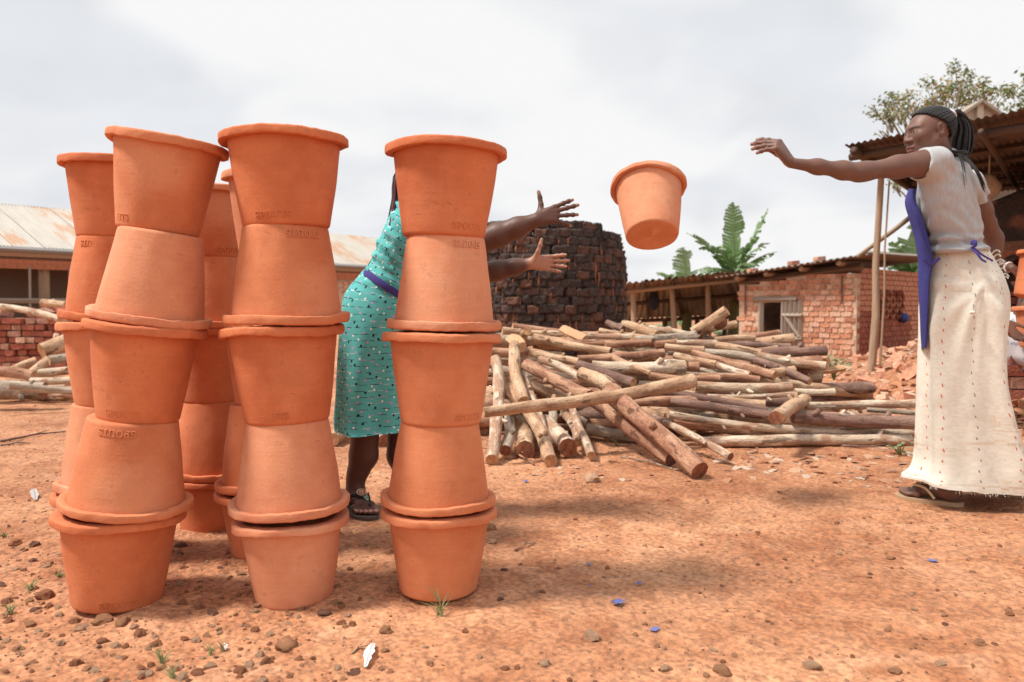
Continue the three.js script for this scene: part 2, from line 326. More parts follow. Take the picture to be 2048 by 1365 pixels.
// ---------------------------------------------------------------- ground
function gh(x, z) {
  const m = 0.44 * Math.exp(-((x - 4.8) ** 2 / 1.15 + (z + 8.1) ** 2 / 2.2)) + 0.12 * Math.exp(-((x - 4.3) ** 2 / 2.2 + (z + 6.2) ** 2 / 1.8));
  const m2 = 0.62 * Math.exp(-((x - 4.25) ** 2 / 0.95 + (z + 6.1) ** 2 / 1.5));
  const dip = -0.13 * sstep(9.0, 11.2, -z) * sstep(1.5, 4.5, x);
  const near = Math.exp(-((x * x + (z + 2.5) ** 2) / 60));
  return m + m2 * (1 - m) + dip + 0.018 * fbm(x * 0.9, 1.5, z * 0.9, 3) * near;
}
function groundDetail(x, z) {
  return 0.014 * fbm(x * 4, 3.1, z * 4, 3) + 0.011 * fbm(x * 15, 7.7, z * 15, 4);
}
{
  const axis = (lo, hi, c, w, fine, grow) => { const a = [c - w]; for (let x = c - w; x < c + w;) { x += fine; a.push(x); } let s = fine; for (let x = c + w; x < hi;) { s *= grow; x += s; a.push(Math.min(x, hi)); } s = fine; const b = []; for (let x = c - w; x > lo;) { s *= grow; x -= s; b.unshift(Math.max(x, lo)); } return b.concat(a); };
  const xs = axis(-160, 160, 0, 3.2, 0.026, 1.075), zs = axis(-260, 60, -3.0, 2.4, 0.024, 1.075);
  const pos = [], uv = [], col = [], idx = [], nx = xs.length;
  for (const z of zs) for (const x of xs) {
    const d = Math.hypot(x, z + 2.5), k = 1 - sstep(8, 30, d);
    pos.push(x, gh(x, z) + groundDetail(x, z) * k, z);
    uv.push(x, -z);
    // soil types: trodden pale path, damp red-brown soil
    const a = fbm(x * 0.55, 2.2, z * 0.8, 4), b = fbm(x * 2.1, 8.2, z * 2.6, 4), path = sstep(0.10, 0.42, a * 0.8 + 0.26 + b * 0.25);
    const dk = sstep(0.08, 0.42, b) * 0.42 + sstep(0.05, 0.4, fbm(x * 6, 4.4, z * 7, 3)) * 0.22;
    let c = mix3([0.90, 0.84, 0.79], [1.09, 1.08, 1.06], path);
    c = mix3(c, [0.70, 0.61, 0.57], dk * (1 - 0.55 * path));
    col.push(...c);
  }
  for (let j = 0; j < zs.length - 1; j++) for (let i = 0; i < nx - 1; i++) { const a = j * nx + i, b = a + 1, c = a + nx, d = c + 1; idx.push(a, c, d, a, d, b); }
  const g = geoFrom(pos, idx, uv, col);
  if (g.attributes.normal.getY(0) < 0) { for (let i = 0; i < idx.length; i += 3) [idx[i + 1], idx[i + 2]] = [idx[i + 2], idx[i + 1]]; g.setIndex(idx); g.computeVertexNormals(); }
  tag(mesh('ground', g, M.ground), 'bare red dirt yard with trodden paler path and scattered grit', null, null, 'structure');
}

// ---------------------------------------------------------------- bricks: shared lumpy blocks, 1 x 1 x 1, scaled per brick
const brickGeos = Array.from({ length: 8 }, (_, k) => {
  const g = new THREE.BoxGeometry(1, 1, 1, 2, 2, 1), p = g.attributes.position, r = rng(900 + k), J = new Map();
  for (let i = 0; i < p.count; i++) {
    const key = [p.getX(i), p.getY(i), p.getZ(i)].map((q) => Math.round(q * 4)).join();
    if (!J.has(key)) { const e = Math.abs(p.getX(i)) > 0.4 && Math.abs(p.getY(i)) > 0.4 ? 0.955 : 1; J.set(key, [e * (1 + (r() - 0.5) * 0.06), e * (1 + (r() - 0.5) * 0.09), 1 + (r() - 0.5) * 0.05]); }
    const j = J.get(key); p.setXYZ(i, p.getX(i) * j[0], p.getY(i) * j[1], p.getZ(i) * j[2]);
  }
  const f = boxUV(g); const uv = f.attributes.uv; for (let i = 0; i < uv.count; i++) uv.setXY(i, uv.getX(i) * 0.2 + k * 0.37, uv.getY(i) * 0.09 + k * 0.21);
  f.computeVertexNormals(); return f;
});
function brick(parent, r, mats, x, y, z, sx, sy, sz, ry = 0, rz = 0, name = 'brick') {
  const b = new THREE.Mesh(brickGeos[Math.floor(r() * 8)], mats[Math.floor(r() * mats.length)]);
  b.name = name; b.position.set(x, y, z); b.rotation.set(0, ry, rz); b.scale.set(sx, sy, sz); b.castShadow = b.receiveShadow = true; parent.add(b); return b;
}
// fold loose brick meshes past the limit into one part
function fold(parent, list, name, mat) {
  if (!list.length) return;
  const by = list.map((m) => { m.updateMatrix(); parent.remove(m); return m.geometry.clone().applyMatrix4(m.matrix); });
  const o = mesh(name, merged(by), mat, parent); o.userData.kind = 'stuff';
}
// corrugated sheet: across (u) the corrugations, along (v) the slope; corner o, edge vectors a and b
function corrugated(o, a, b, pitch = 0.076, amp = 0.011, nv = 3, sag = 0, seed = 0) {
  const la = a.length(), n = a.clone().cross(b).normalize(), nu = Math.max(8, Math.round(la / pitch * 6));
  const sheet = (off) => gridGeo(nu, nv, (u, v) => {
    const p = o.clone().addScaledVector(a, u).addScaledVector(b, v).addScaledVector(n, amp * Math.sin(u * la / pitch * 2 * Math.PI) + sag * Math.sin(v * Math.PI) + 0.012 * fbm(u * la * 0.8 + seed, seed, v * 2, 2) + off);
    return { p, u: u * la + seed * 0.73, v: v * b.length() + seed * 0.31 };
  });
  return merged([sheet(0), sheet(-0.0018)]);
}

// ---------------------------------------------------------------- long workshop at the left, receding to the right
{
  const P0 = V(-13.7, 2.4, -20.8), dir = V(0.617, 0, -0.787), back = V(-0.787, 0, -0.617), up = V(0, 1, 0);
  const at = (s, n, y) => V(P0.x, 0, P0.z).addScaledVector(dir, s).addScaledVector(back, n).setY(y);
  const o = tag(base('workshop_building', at(6, 0, 0)), 'long low workshop with pale rusting corrugated roof, behind the brick stack and the clay pots', 'workshop');
  const g0 = new THREE.Group(); const off = o.position.clone().negate();
  const add = (name, g, m, par = o) => mesh(name, g.translate(off.x, off.y, off.z), m, par);
  const s0 = -6, s1 = 20, r = rng(41);
  let k = 0;
  for (let s = s0; s < s1; s += 0.78) { // roof sheets, each lapping the next
    const m = add('roof_sheet', corrugated(at(s, -0.25, 2.40 + (k % 2) * 0.006), dir.clone().multiplyScalar(0.82), back.clone().multiplyScalar(3.75).setY(1.55), 0.09, 0.016, 3, 0.0, k * 1.7), M.palePaint);
    k++;
  }
  add('roof_sheet', corrugated(at(s0, 7.2, 2.4), dir.clone().multiplyScalar(s1 - s0), back.clone().multiplyScalar(-3.75).setY(1.53), 0.09, 0.016, 2), M.palePaint);
  add('gutter', bar(at(s0, -0.30, 2.33), at(s1, -0.30, 2.33), 0.12, 0.1), M.greyMetal);
  add('fascia', bar(at(s0, -0.2, 2.2), at(s1, -0.2, 2.2), 0.03, 0.14), M.timber);
  add('eave_beam', bar(at(s0, 0.05, 1.98), at(s1, 0.05, 1.98), 0.12, 0.3), M.brick[5]);
  for (let s = s0 + 0.4, i = 0; s < 9; s += 1.05, i++) add('post', tube([at(s, 0.05, 0), at(s + 0.03, 0.05, 2.0)], i % 2 ? 0.055 : 0.035, 7), M.greyTimber);
  for (let s = s0 + 0.9; s < 9; s += 2.1) add('pillar', bar(at(s, 0.35, 0), at(s, 0.35, 2), 0.2, 0.2), M.timber);
  add('rail', bar(at(s0, 0.0, 0.95), at(9.2, 0.0, 0.95), 0.06, 0.12), M.greyTimber);
  add('wall', boxBetween(at, s0, 9.2, 1.3, 1.45, 0, 2.35), M.darkTimber);
  add('wall', boxBetween(at, 9.2, s1, 0.2, 0.45, 0, 1.86), M.mortar);
  for (let s = 9.3; s < s1 - 0.5; s += 0.3) for (let q = 0; q < 3; q++) brick(o, r, M.brick, ...at(s + 0.14, 0.17, 1.36 + q * 0.17).add(off).toArray(), 0.17, 0.075, 0.12, Math.atan2(0.787, 0.617));
}
function boxBetween(at, sa, sb, na, nb, ya, yb) {
  const c = [at(sa, na, ya), at(sb, na, ya), at(sb, nb, ya), at(sa, nb, ya), at(sa, na, yb), at(sb, na, yb), at(sb, nb, yb), at(sa, nb, yb)];
  const pos = [], q = (a, b, d, e) => { for (const i of [a, b, d, a, d, e]) pos.push(...c[i].toArray()); };
  q(0, 1, 5, 4); q(1, 2, 6, 5); q(2, 3, 7, 6); q(3, 0, 4, 7); q(4, 5, 6, 7); q(0, 3, 2, 1);
  return boxUV(geoFrom(pos, null, pos.filter((_, i) => i % 3 < 2)));
}

// ---------------------------------------------------------------- round burnt-brick kiln
{
  const c = W(1072, 700, 10.7); c.y = 0;
  const o = tag(base('brick_kiln', c), 'round soot-black brick kiln with orange clay runs between its bricks, behind the log heap', 'kiln');
  const r = rng(77), H = 1.86, R = (y) => 1.14 + 0.06 * sstep(0, 0.7, y) - 0.13 * clamp((y - 1.15) / 0.75, 0, 1) ** 1.5;
  mesh('core', new THREE.LatheGeometry([[0, 0], [R(0) - 0.05, 0], ...Array.from({ length: 12 }, (_, i) => [R(i * 0.15) - 0.055, i * 0.15]), [R(1.6) - 0.06, 1.66], [0, 1.66]].map((p) => new THREE.Vector2(...p)), 48), M.kilnCore, o);
  const lumpGeos = Array.from({ length: 8 }, (_, k) => { const q = mergeVertices(new THREE.BoxGeometry(1, 1, 1, 5, 4, 3).deleteAttribute('normal').deleteAttribute('uv')), p = q.attributes.position; for (let i = 0; i < p.count; i++) { const x = p.getX(i), yy = p.getY(i), z = p.getZ(i), m = 1 + 0.16 * fbm(x * 2.6 + k * 5, yy * 2.6, z * 2.6, 2) + 0.22 * n3(x * 9 + k, yy * 5, z * 7) - 0.04 * (Math.abs(x * yy) * 4 + Math.abs(x * z) * 2); p.setXYZ(i, x * m, yy * m, z * m); } q.computeVertexNormals(); const w = boxUV(q), uv = w.attributes.uv; for (let i = 0; i < uv.count; i++) uv.setXY(i, uv.getX(i) * 0.2 + k * 0.3, uv.getY(i) * 0.1); return w; });
  const ch = 0.104, front = [], hid = [], runs = [];
  for (let k = 0; k * ch < H; k++) {
    const y = k * ch + ch / 2, n = Math.round(2 * Math.PI * R(y) / 0.158);
    for (let i = 0; i < n; i++) {
      const a = (i + (k % 2) * 0.5 + (r() - 0.5) * 0.24) / n * 2 * Math.PI, facing = Math.sin(a + Math.atan2(c.x, -c.z)); // towards the camera at +z
      const dz = Math.sin(a), dx = Math.cos(a), px = CX + (c.x + R(y) * dx) / (10.7 - R(y) * dz) * F;
      if (k * ch > 1.70 && dx > 0.78) continue;       // the top steps down on the right
      if (k * ch > 1.80 && dx > 0.62) continue;
      const rr = R(y) + (r() - 0.5) * 0.03 - 0.055;
      const b = brick(o, r, M.sootBrick, rr * dx, y + (r() - 0.5) * 0.016, rr * dz, 0.15 + r() * 0.04, ch * (0.98 + r() * 0.22), 0.15 + r() * 0.05, Math.PI / 2 - a + (r() - 0.5) * 0.26, (r() - 0.5) * 0.14); b.geometry = lumpGeos[Math.floor(r() * 8)];
      (dz > 0.12 && px > 960 ? front : hid).push(b);
      if (dz > 0 && r() < 0.33 && y > 0.25) { // clay washed down the upright joints
        const len = ch * (0.6 + r() * 3.0), aa = a + Math.PI / n, pts = [];
        for (let q = 0; q <= 4; q++) { const yy = y + ch * 0.4 - len * q / 4, ra = R(yy) + 0.022 + 0.010 * Math.sin(q * 2.1 + i), ab = aa + (r() - 0.5) * 0.012; pts.push(V(ra * Math.cos(ab), yy, ra * Math.sin(ab))); }
        runs.push(tube(pts, pts.map((_, q) => (0.004 + 0.010 * r() ** 2) * (q === 4 ? 0.4 : 1)), 6, { caps: true }));
      }
    }
  }
  fold(o, hid.concat(front.slice(300)), 'brickwork', M.sootBrick[0]);
  const m = mesh('clay_runs', merged(runs), M.burntClay, o); m.userData.kind = 'stuff';
}

// ---------------------------------------------------------------- open timber shed behind the heap
{
  const A = W(1238, 566, 14.6), B = W(1476, 540, 14.0), C = W(1520, 628, 18.6), D = W(1236, 640, 18.9);
  const o = tag(base('open_shed', V((A.x + B.x) / 2, 0, (A.z + D.z) / 2)), 'low open shed of thin poles under a sloping iron roof, between kiln and brick hut', 'shed');
  const off = o.position.clone().negate(), add = (name, g, m) => mesh(name, g.translate(off.x, off.y, off.z), m, o);
  const n = 5;
  for (let i = 0; i < n; i++) {
    const a0 = A.clone().lerp(B, i / n - 0.004), a1 = A.clone().lerp(B, (i + 1) / n + 0.01), d0 = D.clone().lerp(C, i / n), lift = V(0, 0.006 * (i % 2), 0);
    add('roof_sheet', corrugated(d0.clone().add(lift), C.clone().sub(D).multiplyScalar(1.03 / n), a0.clone().sub(d0), 0.12, 0.018, 3, 0, i * 2.3), M.zincSheet);
  }
  const on = (u, v, dy = 0) => A.clone().lerp(B, u).lerp(D.clone().lerp(C, u), v).add(V(0, dy, 0));
  add('beam', tube([on(0, 0.10, -0.10), on(0.5, 0.10, -0.09), on(1, 0.10, -0.08)], 0.045, 7, { caps: true }), M.timber);
  add('beam', tube([on(0, 0.38, -0.12), on(1, 0.38, -0.10)], 0.045, 7, { caps: true }), M.shadeTimber);
  add('beam', tube([on(0, 0.97, -0.07), on(1, 0.97, -0.07)], 0.05, 7, { caps: true }), M.darkTimber);
  for (const u of [0.02, 0.22, 0.46, 0.7, 0.9]) add('rafter', tube([on(u, -0.01, -0.05), on(u, 1, -0.05)], 0.03, 6, { caps: true }), M.shadeTimber);
  for (const [px, py] of [[1266, 585], [1342, 566], [1415, 556]]) { const t = W(px, py, 15.0), b = W(px + (px === 1342 ? 9 : 2), 690, 15.0); b.y = 0; add('post', tube([b, b.clone().lerp(t, 0.5).add(V(0.012, 0, 0)), t], [0.062, 0.055, 0.048], 8), M.timber); }
  for (const [px, d] of [[1330, 18], [1395, 18.2], [1450, 18.3]]) { const t = W(px, 636, d), b = t.clone().setY(0); add('post', tube([b, t], 0.06, 7), M.darkTimber); }
  const k = W(1306, 582, 15.4), s = tag(base('dark_bag', k), 'small black bag hanging from the open shed\'s beam', 'bag');
  mesh('cloth', new THREE.SphereGeometry(0.1, 12, 10).scale(1.1, 1.9, 0.6).translate(0.02, -0.2, 0), M.blackCloth, s);
  mesh('handle', tube([V(-0.06, 0.12, 0), V(-0.04, -0.1, 0), V(0.02, -0.14, 0), V(0.07, -0.08, 0), V(0.09, 0.1, 0)], 0.016, 6), M.blackCloth, s);
}

// ---------------------------------------------------------------- brick hut
{
  const C = W(1711, 735, 12); C.y = -0.13;
  const dl = V(-0.707, 0, -0.707), ds = V(0.707, 0, -0.707), nl = V(-0.707, 0, 0.707), nr = V(0.707, 0, 0.707);
  const o = tag(base('brick_hut', C), 'small red brick hut with an open shuttered window and sloping iron roof', 'hut');
  const LW = 1.99, SW = 3.7, HC = 1.53, HL = 1.31, r = rng(53), top = (s) => lerp(HC, HL, s / LW);
  const F1 = (s, n, y) => V(0, y, 0).addScaledVector(dl, s).addScaledVector(nl, n), F2 = (s, n, y) => V(0, y, 0).addScaledVector(ds, s).addScaledVector(nr, n);
  // window opening on the left face
  const w0 = 1.15, w1 = 1.62, wy0 = 0.30, wy1 = 1.02;
  const wallM = [[0, w0, 0, 3], [w1, LW, 0, 3], [w0, w1, 0, wy0], [w0, w1, wy1, 3]];
  for (const [a, b, y0, y1] of wallM) { const yb = Math.min(y1, top((a + b) / 2) - 0.02), c0 = (f, s, n, y) => f(s, n, y); mesh('wall', boxBetween((s, n, y) => F1(s, n, y), a, b, -0.012, -0.14, y0, yb), M.mortar, o); }
  for (const [a, b, y0, y1] of [[0.13, 0.75, 0, HC], [2.05, SW, 0, HC], [0.75, 2.05, 0, 0.72], [0.75, 2.05, 1.22, HC]]) mesh('wall', boxBetween((s, n, y) => F2(s, n, y), a, b, -0.012, -0.14, y0, y1), M.redMortar, o);  // side wall mortar darker than the front: its shade put into the colour
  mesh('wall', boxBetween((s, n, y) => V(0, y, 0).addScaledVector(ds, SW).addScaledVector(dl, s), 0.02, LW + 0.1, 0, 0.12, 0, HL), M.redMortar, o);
  mesh('wall', boxBetween((s, n, y) => V(0, y, 0).addScaledVector(dl, LW).addScaledVector(ds, s), 0.1, SW, 0, 0.01, 0, HL).clone(), M.mortar, o);
  const ch = 0.086, rest = [], all = [];
  const a1 = Math.atan2(-dl.z, dl.x), a2 = Math.atan2(-ds.z, ds.x);
  for (let k = 0; k * ch < HC; k++) {
    const y = k * ch + ch / 2;
    for (let s = (k % 2) * 0.085 - 0.02; s < LW; ) {
      const L = k % 4 === 2 ? 0.098 : 0.168 + (r() - 0.5) * 0.025, m = s + L / 2;
      if (y < top(m) - 0.03 && !(m + L * 0.4 > w0 && m - L * 0.4 < w1 && y > wy0 - 0.03 && y < wy1 + 0.03) && m < LW - 0.02) {
        const p = F1(Math.max(m, 0.1), -0.05 + r() * 0.014, y), plastered = fbm(m * 1.2 + 3, k * 0.13, 0.5, 3) > 0.16 && y > 0.45;
        if (!plastered || r() < 0.25) all.push(brick(o, r, M.brick, p.x, p.y, p.z, L - 0.02, ch - 0.017, 0.1, a1 + (r() - 0.5) * 0.03));
      }
      s += L;
    }
  }
  const vent = (s, y) => s > 0.75 && s < 2.05 && y > 0.72 && y < 1.22;
  for (let k = 0; k * ch < HC - 0.05; k++) {
    const y = k * ch + ch / 2;
    for (let s = 0.04 + (k % 2) * 0.1; s < SW - 0.1; s += 0.175) if (!vent(s, y)) {
      const p = F2(s + 0.085, -0.05 + r() * 0.008, y); const b = brick(o, r, [M.oldAndShadeBrick[0], M.oldAndShadeBrick[4], M.oldAndShadeBrick[1]], p.x, p.y, p.z, 0.16, ch - 0.012, 0.1, a2 + (r() - 0.5) * 0.02);  // redder clay, darkened too: the side wall's shade put into the brick colour
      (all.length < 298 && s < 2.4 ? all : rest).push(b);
    }
  }
  fold(o, rest.concat(all.slice(298)), 'brickwork', M.brick[2]);
  // perforated ventilation panel: bricks set on the slant with dark gaps
  const vp = mesh('vent_panel', merged([0, 1, 2, 3, 4, 5].map((q) => bar(F2(0.75, -0.02, 0.722 + q * 0.0992), F2(2.05, -0.02, 0.722 + q * 0.0992), 0.018, 0.05))), M.redMortar, o);
  for (let q = 0; q < 5; q++) for (let s = 0.82, i = 0; s < 2.02; s += 0.145, i++) { const p = F2(s, 0.012, 0.77 + q * 0.1); brick(vp, r, [M.brick[5], M.oldAndShadeBrick[2]], p.x, p.y, p.z, 0.1, 0.035, 0.05, a2, (i + q) % 2 ? 0.75 : -0.75, 'slanted_brick'); }
  // window frame, dark room behind, plank shutter
  const fr = mesh('window_frame', merged([bar(F1(w1 - 0.04, 0, wy0), F1(w1 - 0.04, 0, wy1), 0.07, 0.07), bar(F1(w0 + 0.03, 0, wy0), F1(w0 + 0.03, 0, wy1), 0.07, 0.07), bar(F1(w0 - 0.2, 0.01, wy1 + 0.03), F1(w1 + 0.1, 0.01, wy1 + 0.03), 0.06, 0.07)]), M.greyTimber, o);
  const sh = mesh('shutter', merged([bar(F1(w0 - 0.30, 0.05, 0.80), F1(w0 + 0.03, 0.05, 0.80), 0.06, 0.025), bar(F1(w0 - 0.30, 0.05, 0.42), F1(w0 + 0.03, 0.05, 0.42), 0.06, 0.025)]), M.greyTimber, o);
  for (let i = 0; i < 4; i++) mesh('plank', bar(F1(w0 - 0.272 + i * 0.078, 0.03 + i * 0.002, wy0 - 0.05), F1(w0 - 0.272 + i * 0.078, 0.03, wy1 + 0.02 - (i % 2) * 0.02), 0.07, 0.02), M.greyTimber, sh);
  mesh('brace', bar(F1(w0 - 0.27, 0.062, 0.44), F1(w0 - 0.02, 0.062, 0.78), 0.05, 0.02), M.greyTimber, sh);
  // rods hanging on the face, roof timbers and iron
  mesh('hanging_rod', tube([F1(0.22, 0.03, 1.42), F1(0.22, 0.03, 0.98)], 0.012, 5), M.darkTimber, o);
  mesh('hanging_rod', tube([F1(1.86, 0.03, 1.3), F1(1.86, 0.03, 0.8)], 0.012, 5), M.darkTimber, o);
  mesh('wall_plate', bar(F1(-0.05, -0.06, HC + 0.02), F1(LW, -0.06, HL + 0.03), 0.1, 0.1), M.darkTimber, o);
  for (const s of [0.2, 0.8, 1.4, 1.92]) mesh('rafter', bar(F1(s, 0.22, top(s) + 0.1), F1(s, -1.6, top(s) + 0.14), 0.055, 0.075), M.timber, o);
  for (let i = 0; i < 3; i++) { const s = -0.28 + i * 0.86, q = F1(s, 0.3, top(s) + 0.155 + 0.006 * (i % 2)), e = F1(s + 0.88, 0.3, top(s + 0.88) + 0.155); mesh('roof_sheet', corrugated(q, e.clone().sub(q), nl.clone().multiplyScalar(-3.9).setY(0.12), 0.1, 0.017, 3, 0, i * 3.1 + 0.7), i === 1 ? M.zincSheet : M.rustSheet, o); }
  mesh('roof_edge', bar(F2(-0.2, 0.16, HC + 0.22), F2(SW, 0.16, HC + 0.30), 0.05, 0.06), M.greyTimber, o);
  for (const [s, n] of [[1.8, -0.1], [1.0, 0.05], [0.55, 0.1]]) brick(o, r, M.brick, ...F1(s, n, top(s) + 0.22).toArray(), 0.17, 0.08, 0.1, 0.4, 0.1, 'roof_brick');
  const bl = F2(1.95, 0.05, 0.74), bo = tag(base('blue_bag', bl.clone().add(C)), 'small crumpled blue bag on the hut\'s shaded side wall, below its vent', 'bag');
  mesh('cloth', lump(0.085, 5, 0.35), std({ color: rgb(0.05, 0.08, 0.26) }), bo);
}
function lump(rad, seed, amt = 0.3, sq = 1, det = 2) {
  const g = mergeVertices(new THREE.IcosahedronGeometry(1, det).deleteAttribute('normal').deleteAttribute('uv')), p = g.attributes.position, uv = [];
  for (let i = 0; i < p.count; i++) { const x = p.getX(i), y = p.getY(i), z = p.getZ(i), k = rad * (1 + amt * fbm(x * 1.1 + seed * 3.7, y * 1.1, z * 1.1 + seed, 3) * 1.6); p.setXYZ(i, x * k, y * k * sq, z * k); uv.push(x * k + seed, z * k + y * k); }
  g.setAttribute('uv', new THREE.Float32BufferAttribute(uv, 2)); g.computeVertexNormals(); return g;
}

// ---------------------------------------------------------------- big roofed kiln shed at the right
{
  const C = W(1690, 289, 7.0), E = W(2048, 221, 5.75), Bk = W(1832, 384, 9.7);
  const along = E.clone().sub(C), a = along.clone().multiplyScalar(2.1), b = Bk.clone().sub(C).multiplyScalar(1.25);
  const o = tag(base('kiln_shed', V(C.x + 1.5, 0, C.z - 0.5)), 'tall dark pole shed with corrugated iron roof behind the throwing woman', 'shed');
  const off = o.position.clone().negate(), add = (name, g, m, p = o) => mesh(name, g.translate(off.x, off.y, off.z), m, p);
  for (let i = 0; i < 4; i++) add('roof_sheet', corrugated(C.clone().addScaledVector(a, i / 4).add(V(0, 0.006 * (i % 2), 0)), a.clone().multiplyScalar(0.256), b, 0.06, 0.009, 4, 0, i * 1.3), M.shadeSheet);
  const on = (u, v, dy) => C.clone().addScaledVector(a, u).addScaledVector(b, v).add(V(0, dy, 0));
  add('eave_beam', tube([on(0.0, 0.05, -0.08), on(1, 0.05, -0.08)], 0.036, 8, { caps: true }), M.shadeTimber);
  add('edge_rafter', tube([on(0.03, 0.0, -0.07), on(0.03, 1, -0.07)], 0.038, 8, { caps: true }), M.shadeTimber);
  for (let i = 1; i < 7; i++) add('purlin', bar(on(0.02, i / 7, -0.035), on(1, i / 7, -0.035), 0.05, 0.04), M.shadeTimber);
  for (let i = 1; i < 6; i++) add('rafter', tube([on(i * 0.19, 0, -0.1), on(i * 0.19, 1, -0.1)], 0.026, 7, { caps: true }), M.shadeTimber);
  // front pole with a twisted lower part, and a second one
  const t = W(1765, 340, 7.35), f = W(1743, 737, 7.35); f.y = gh(f.x, f.z) - 0.05;
  add('post', tube([f, f.clone().lerp(t, 0.3).add(V(0.015, 0, 0)), f.clone().lerp(t, 0.55).add(V(-0.012, 0, 0)), t.clone().add(V(0, 0.12, 0))], [0.040, 0.036, 0.031, 0.028], 9), M.timber);
  add('post', tube([f.clone().add(V(0.07, 0, 0.02)), f.clone().lerp(t, 0.4).add(V(0.07, 0, 0.03)), f.clone().lerp(t, 0.62).add(V(0.05, 0, 0.03)), t.clone().add(V(0.06, -0.1, 0.02))], [0.012, 0.011, 0.01, 0.008], 6), M.timber);
  const f2 = on(0.9, 0.9, 0).setY(0); add('post', tube([f2, on(0.9, 0.9, -0.1)], 0.06, 8), M.timber);
  const lp = W(1716, 513, 7.6), rp = W(1850, 412, 8.3); add('brace_pole', tube([lp, lp.clone().lerp(rp, 0.5).add(V(0, -0.01, 0)), rp], [0.02, 0.024, 0.028], 7, { caps: true }), M.timber);
  // boarding added behind and beside to keep the inside dark
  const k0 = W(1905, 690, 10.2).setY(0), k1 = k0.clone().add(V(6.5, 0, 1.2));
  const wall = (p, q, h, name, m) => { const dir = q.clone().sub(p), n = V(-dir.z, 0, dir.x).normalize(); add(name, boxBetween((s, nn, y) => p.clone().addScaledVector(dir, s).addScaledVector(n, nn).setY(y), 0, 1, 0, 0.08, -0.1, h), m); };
  wall(k0, k1, 2.5, 'added_back_wall', M.darkTimber);
  wall(V(7.4, 0, -3.2), k1, 2.7, 'added_side_wall', M.darkTimber);
  // the kiln body inside: lumpy earth-and-brick mass with a raised right shoulder and a dark mouth
  const kp = W(2020, 690, 7.4).setY(0), shp = new THREE.Shape([[-0.48, 0], [-0.44, 0.9], [-0.36, 1.45], [-0.12, 1.78], [0.35, 1.98], [1.2, 2.08], [2.2, 2.1], [2.2, 0]].map((p) => new THREE.Vector2(...p)));
  const kg = new THREE.ExtrudeGeometry(shp, { depth: 1.3, bevelEnabled: true, bevelSize: 0.06, bevelThickness: 0.06, bevelSegments: 2, curveSegments: 4 });
  kg.translate(0, 0, -1.3).rotateY(-0.3).translate(kp.x, 0, kp.z);
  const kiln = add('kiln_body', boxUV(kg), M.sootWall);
  const lg = W(2000, 503, 7.15), lg2 = W(2110, 494, 6.9); add('ledge', bar(lg, lg2, 0.09, 0.16), M.redMortar, kiln);
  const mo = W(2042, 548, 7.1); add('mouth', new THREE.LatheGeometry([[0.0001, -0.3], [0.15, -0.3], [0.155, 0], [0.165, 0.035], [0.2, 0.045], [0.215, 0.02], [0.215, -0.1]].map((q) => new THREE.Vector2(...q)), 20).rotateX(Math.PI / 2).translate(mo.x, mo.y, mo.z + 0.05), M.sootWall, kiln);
  const r = rng(61); // loose courses under the ledge
  for (let q = 0; q < 8; q++) for (let i = 0; i < 5; i++) { const p = W(1988 + i * 25 + (q % 2) * 10, 570 + q * 16, 7.08).add(off); brick(kiln, r, [M.oldAndShadeBrick[2], M.oldAndShadeBrick[0], M.brick[5]], p.x, p.y, p.z, 0.11, 0.06, 0.1, 0.3); }
  const sk = W(1978, 374, 7.1), so = tag(base('hanging_sack', sk), 'round tan bundle hanging in the dark shed, right of the woman\'s shoulder', 'sack');
  mesh('cloth', lump(0.085, 3, 0.25, 1.3), M.sack, so);
  mesh('cord', tube([V(0, 0.1, 0), V(0.01, 0.62, 0)], 0.008, 5), M.rope, so);
}
// pale gable of a building beyond
{
  const p = W(1955, 290, 15), o = tag(base('gabled_house', V(p.x, 0, p.z)), 'pale plastered gable peak showing over the dark shed roof', 'house');
  const t = W(1955, 208, 15).y, hw = 0.62, sl = (t - W(1955, 252, 15).y) / hw;
  const shp = new THREE.Shape([[-0.66, 0], [0.66, 0], [0.66, t - sl * 0.66], [0, t], [-0.66, t - sl * 0.66]].map((q) => new THREE.Vector2(...q)));
  mesh('wall', boxUV(new THREE.ExtrudeGeometry(shp, { depth: 0.25, bevelEnabled: false }).translate(0, 0, -0.25)), M.plaster, o);
  mesh('corner_post', bar(V(0, 0, 0.03), V(0, t - 0.02, 0.03), 0.12, 0.1), M.plaster, o);
  for (const s of [-1, 1]) mesh('roof', bar(V(0, t + 0.03, -0.1), V(s * 0.74, t - sl * 0.74 + 0.03, -0.1), 0.05, 0.5), M.greyTimber, o);
}

// ---------------------------------------------------------------- stacked old bricks at the left
{
  const p = W(60, 735, 10.2).setY(0), o = tag(base('brick_stack', p), 'low untidy stack of old red bricks before the workshop', 'brick stack');
  const r = rng(87), list = [];
  for (let row = 0; row < 2; row++) for (let k = 0; k < 8; k++) for (let x = -0.72 + (k % 2) * 0.05; x < 0.66;) {
    const L = (r() < 0.5 ? 0.115 : 0.17) + r() * 0.02;
    const b = brick(o, r, r() < 0.05 ? [M.brick[3]] : M.oldAndShadeBrick, x + L / 2, 0.04 + k * 0.083, -row * 0.24 + (r() - 0.5) * 0.09, L - 0.014, 0.07 + r() * 0.008, 0.2, (r() - 0.5) * 0.24, (r() - 0.5) * 0.12); x += L;
  }
  for (let i = 0; i < 16; i++) brick(o, r, M.oldAndShadeBrick, -0.7 + r() * 1.4, 0.71 + r() * 0.05, -0.1 - r() * 0.2, 0.17, 0.08, 0.11, r() * 3, (r() - 0.5) * 0.9);
}

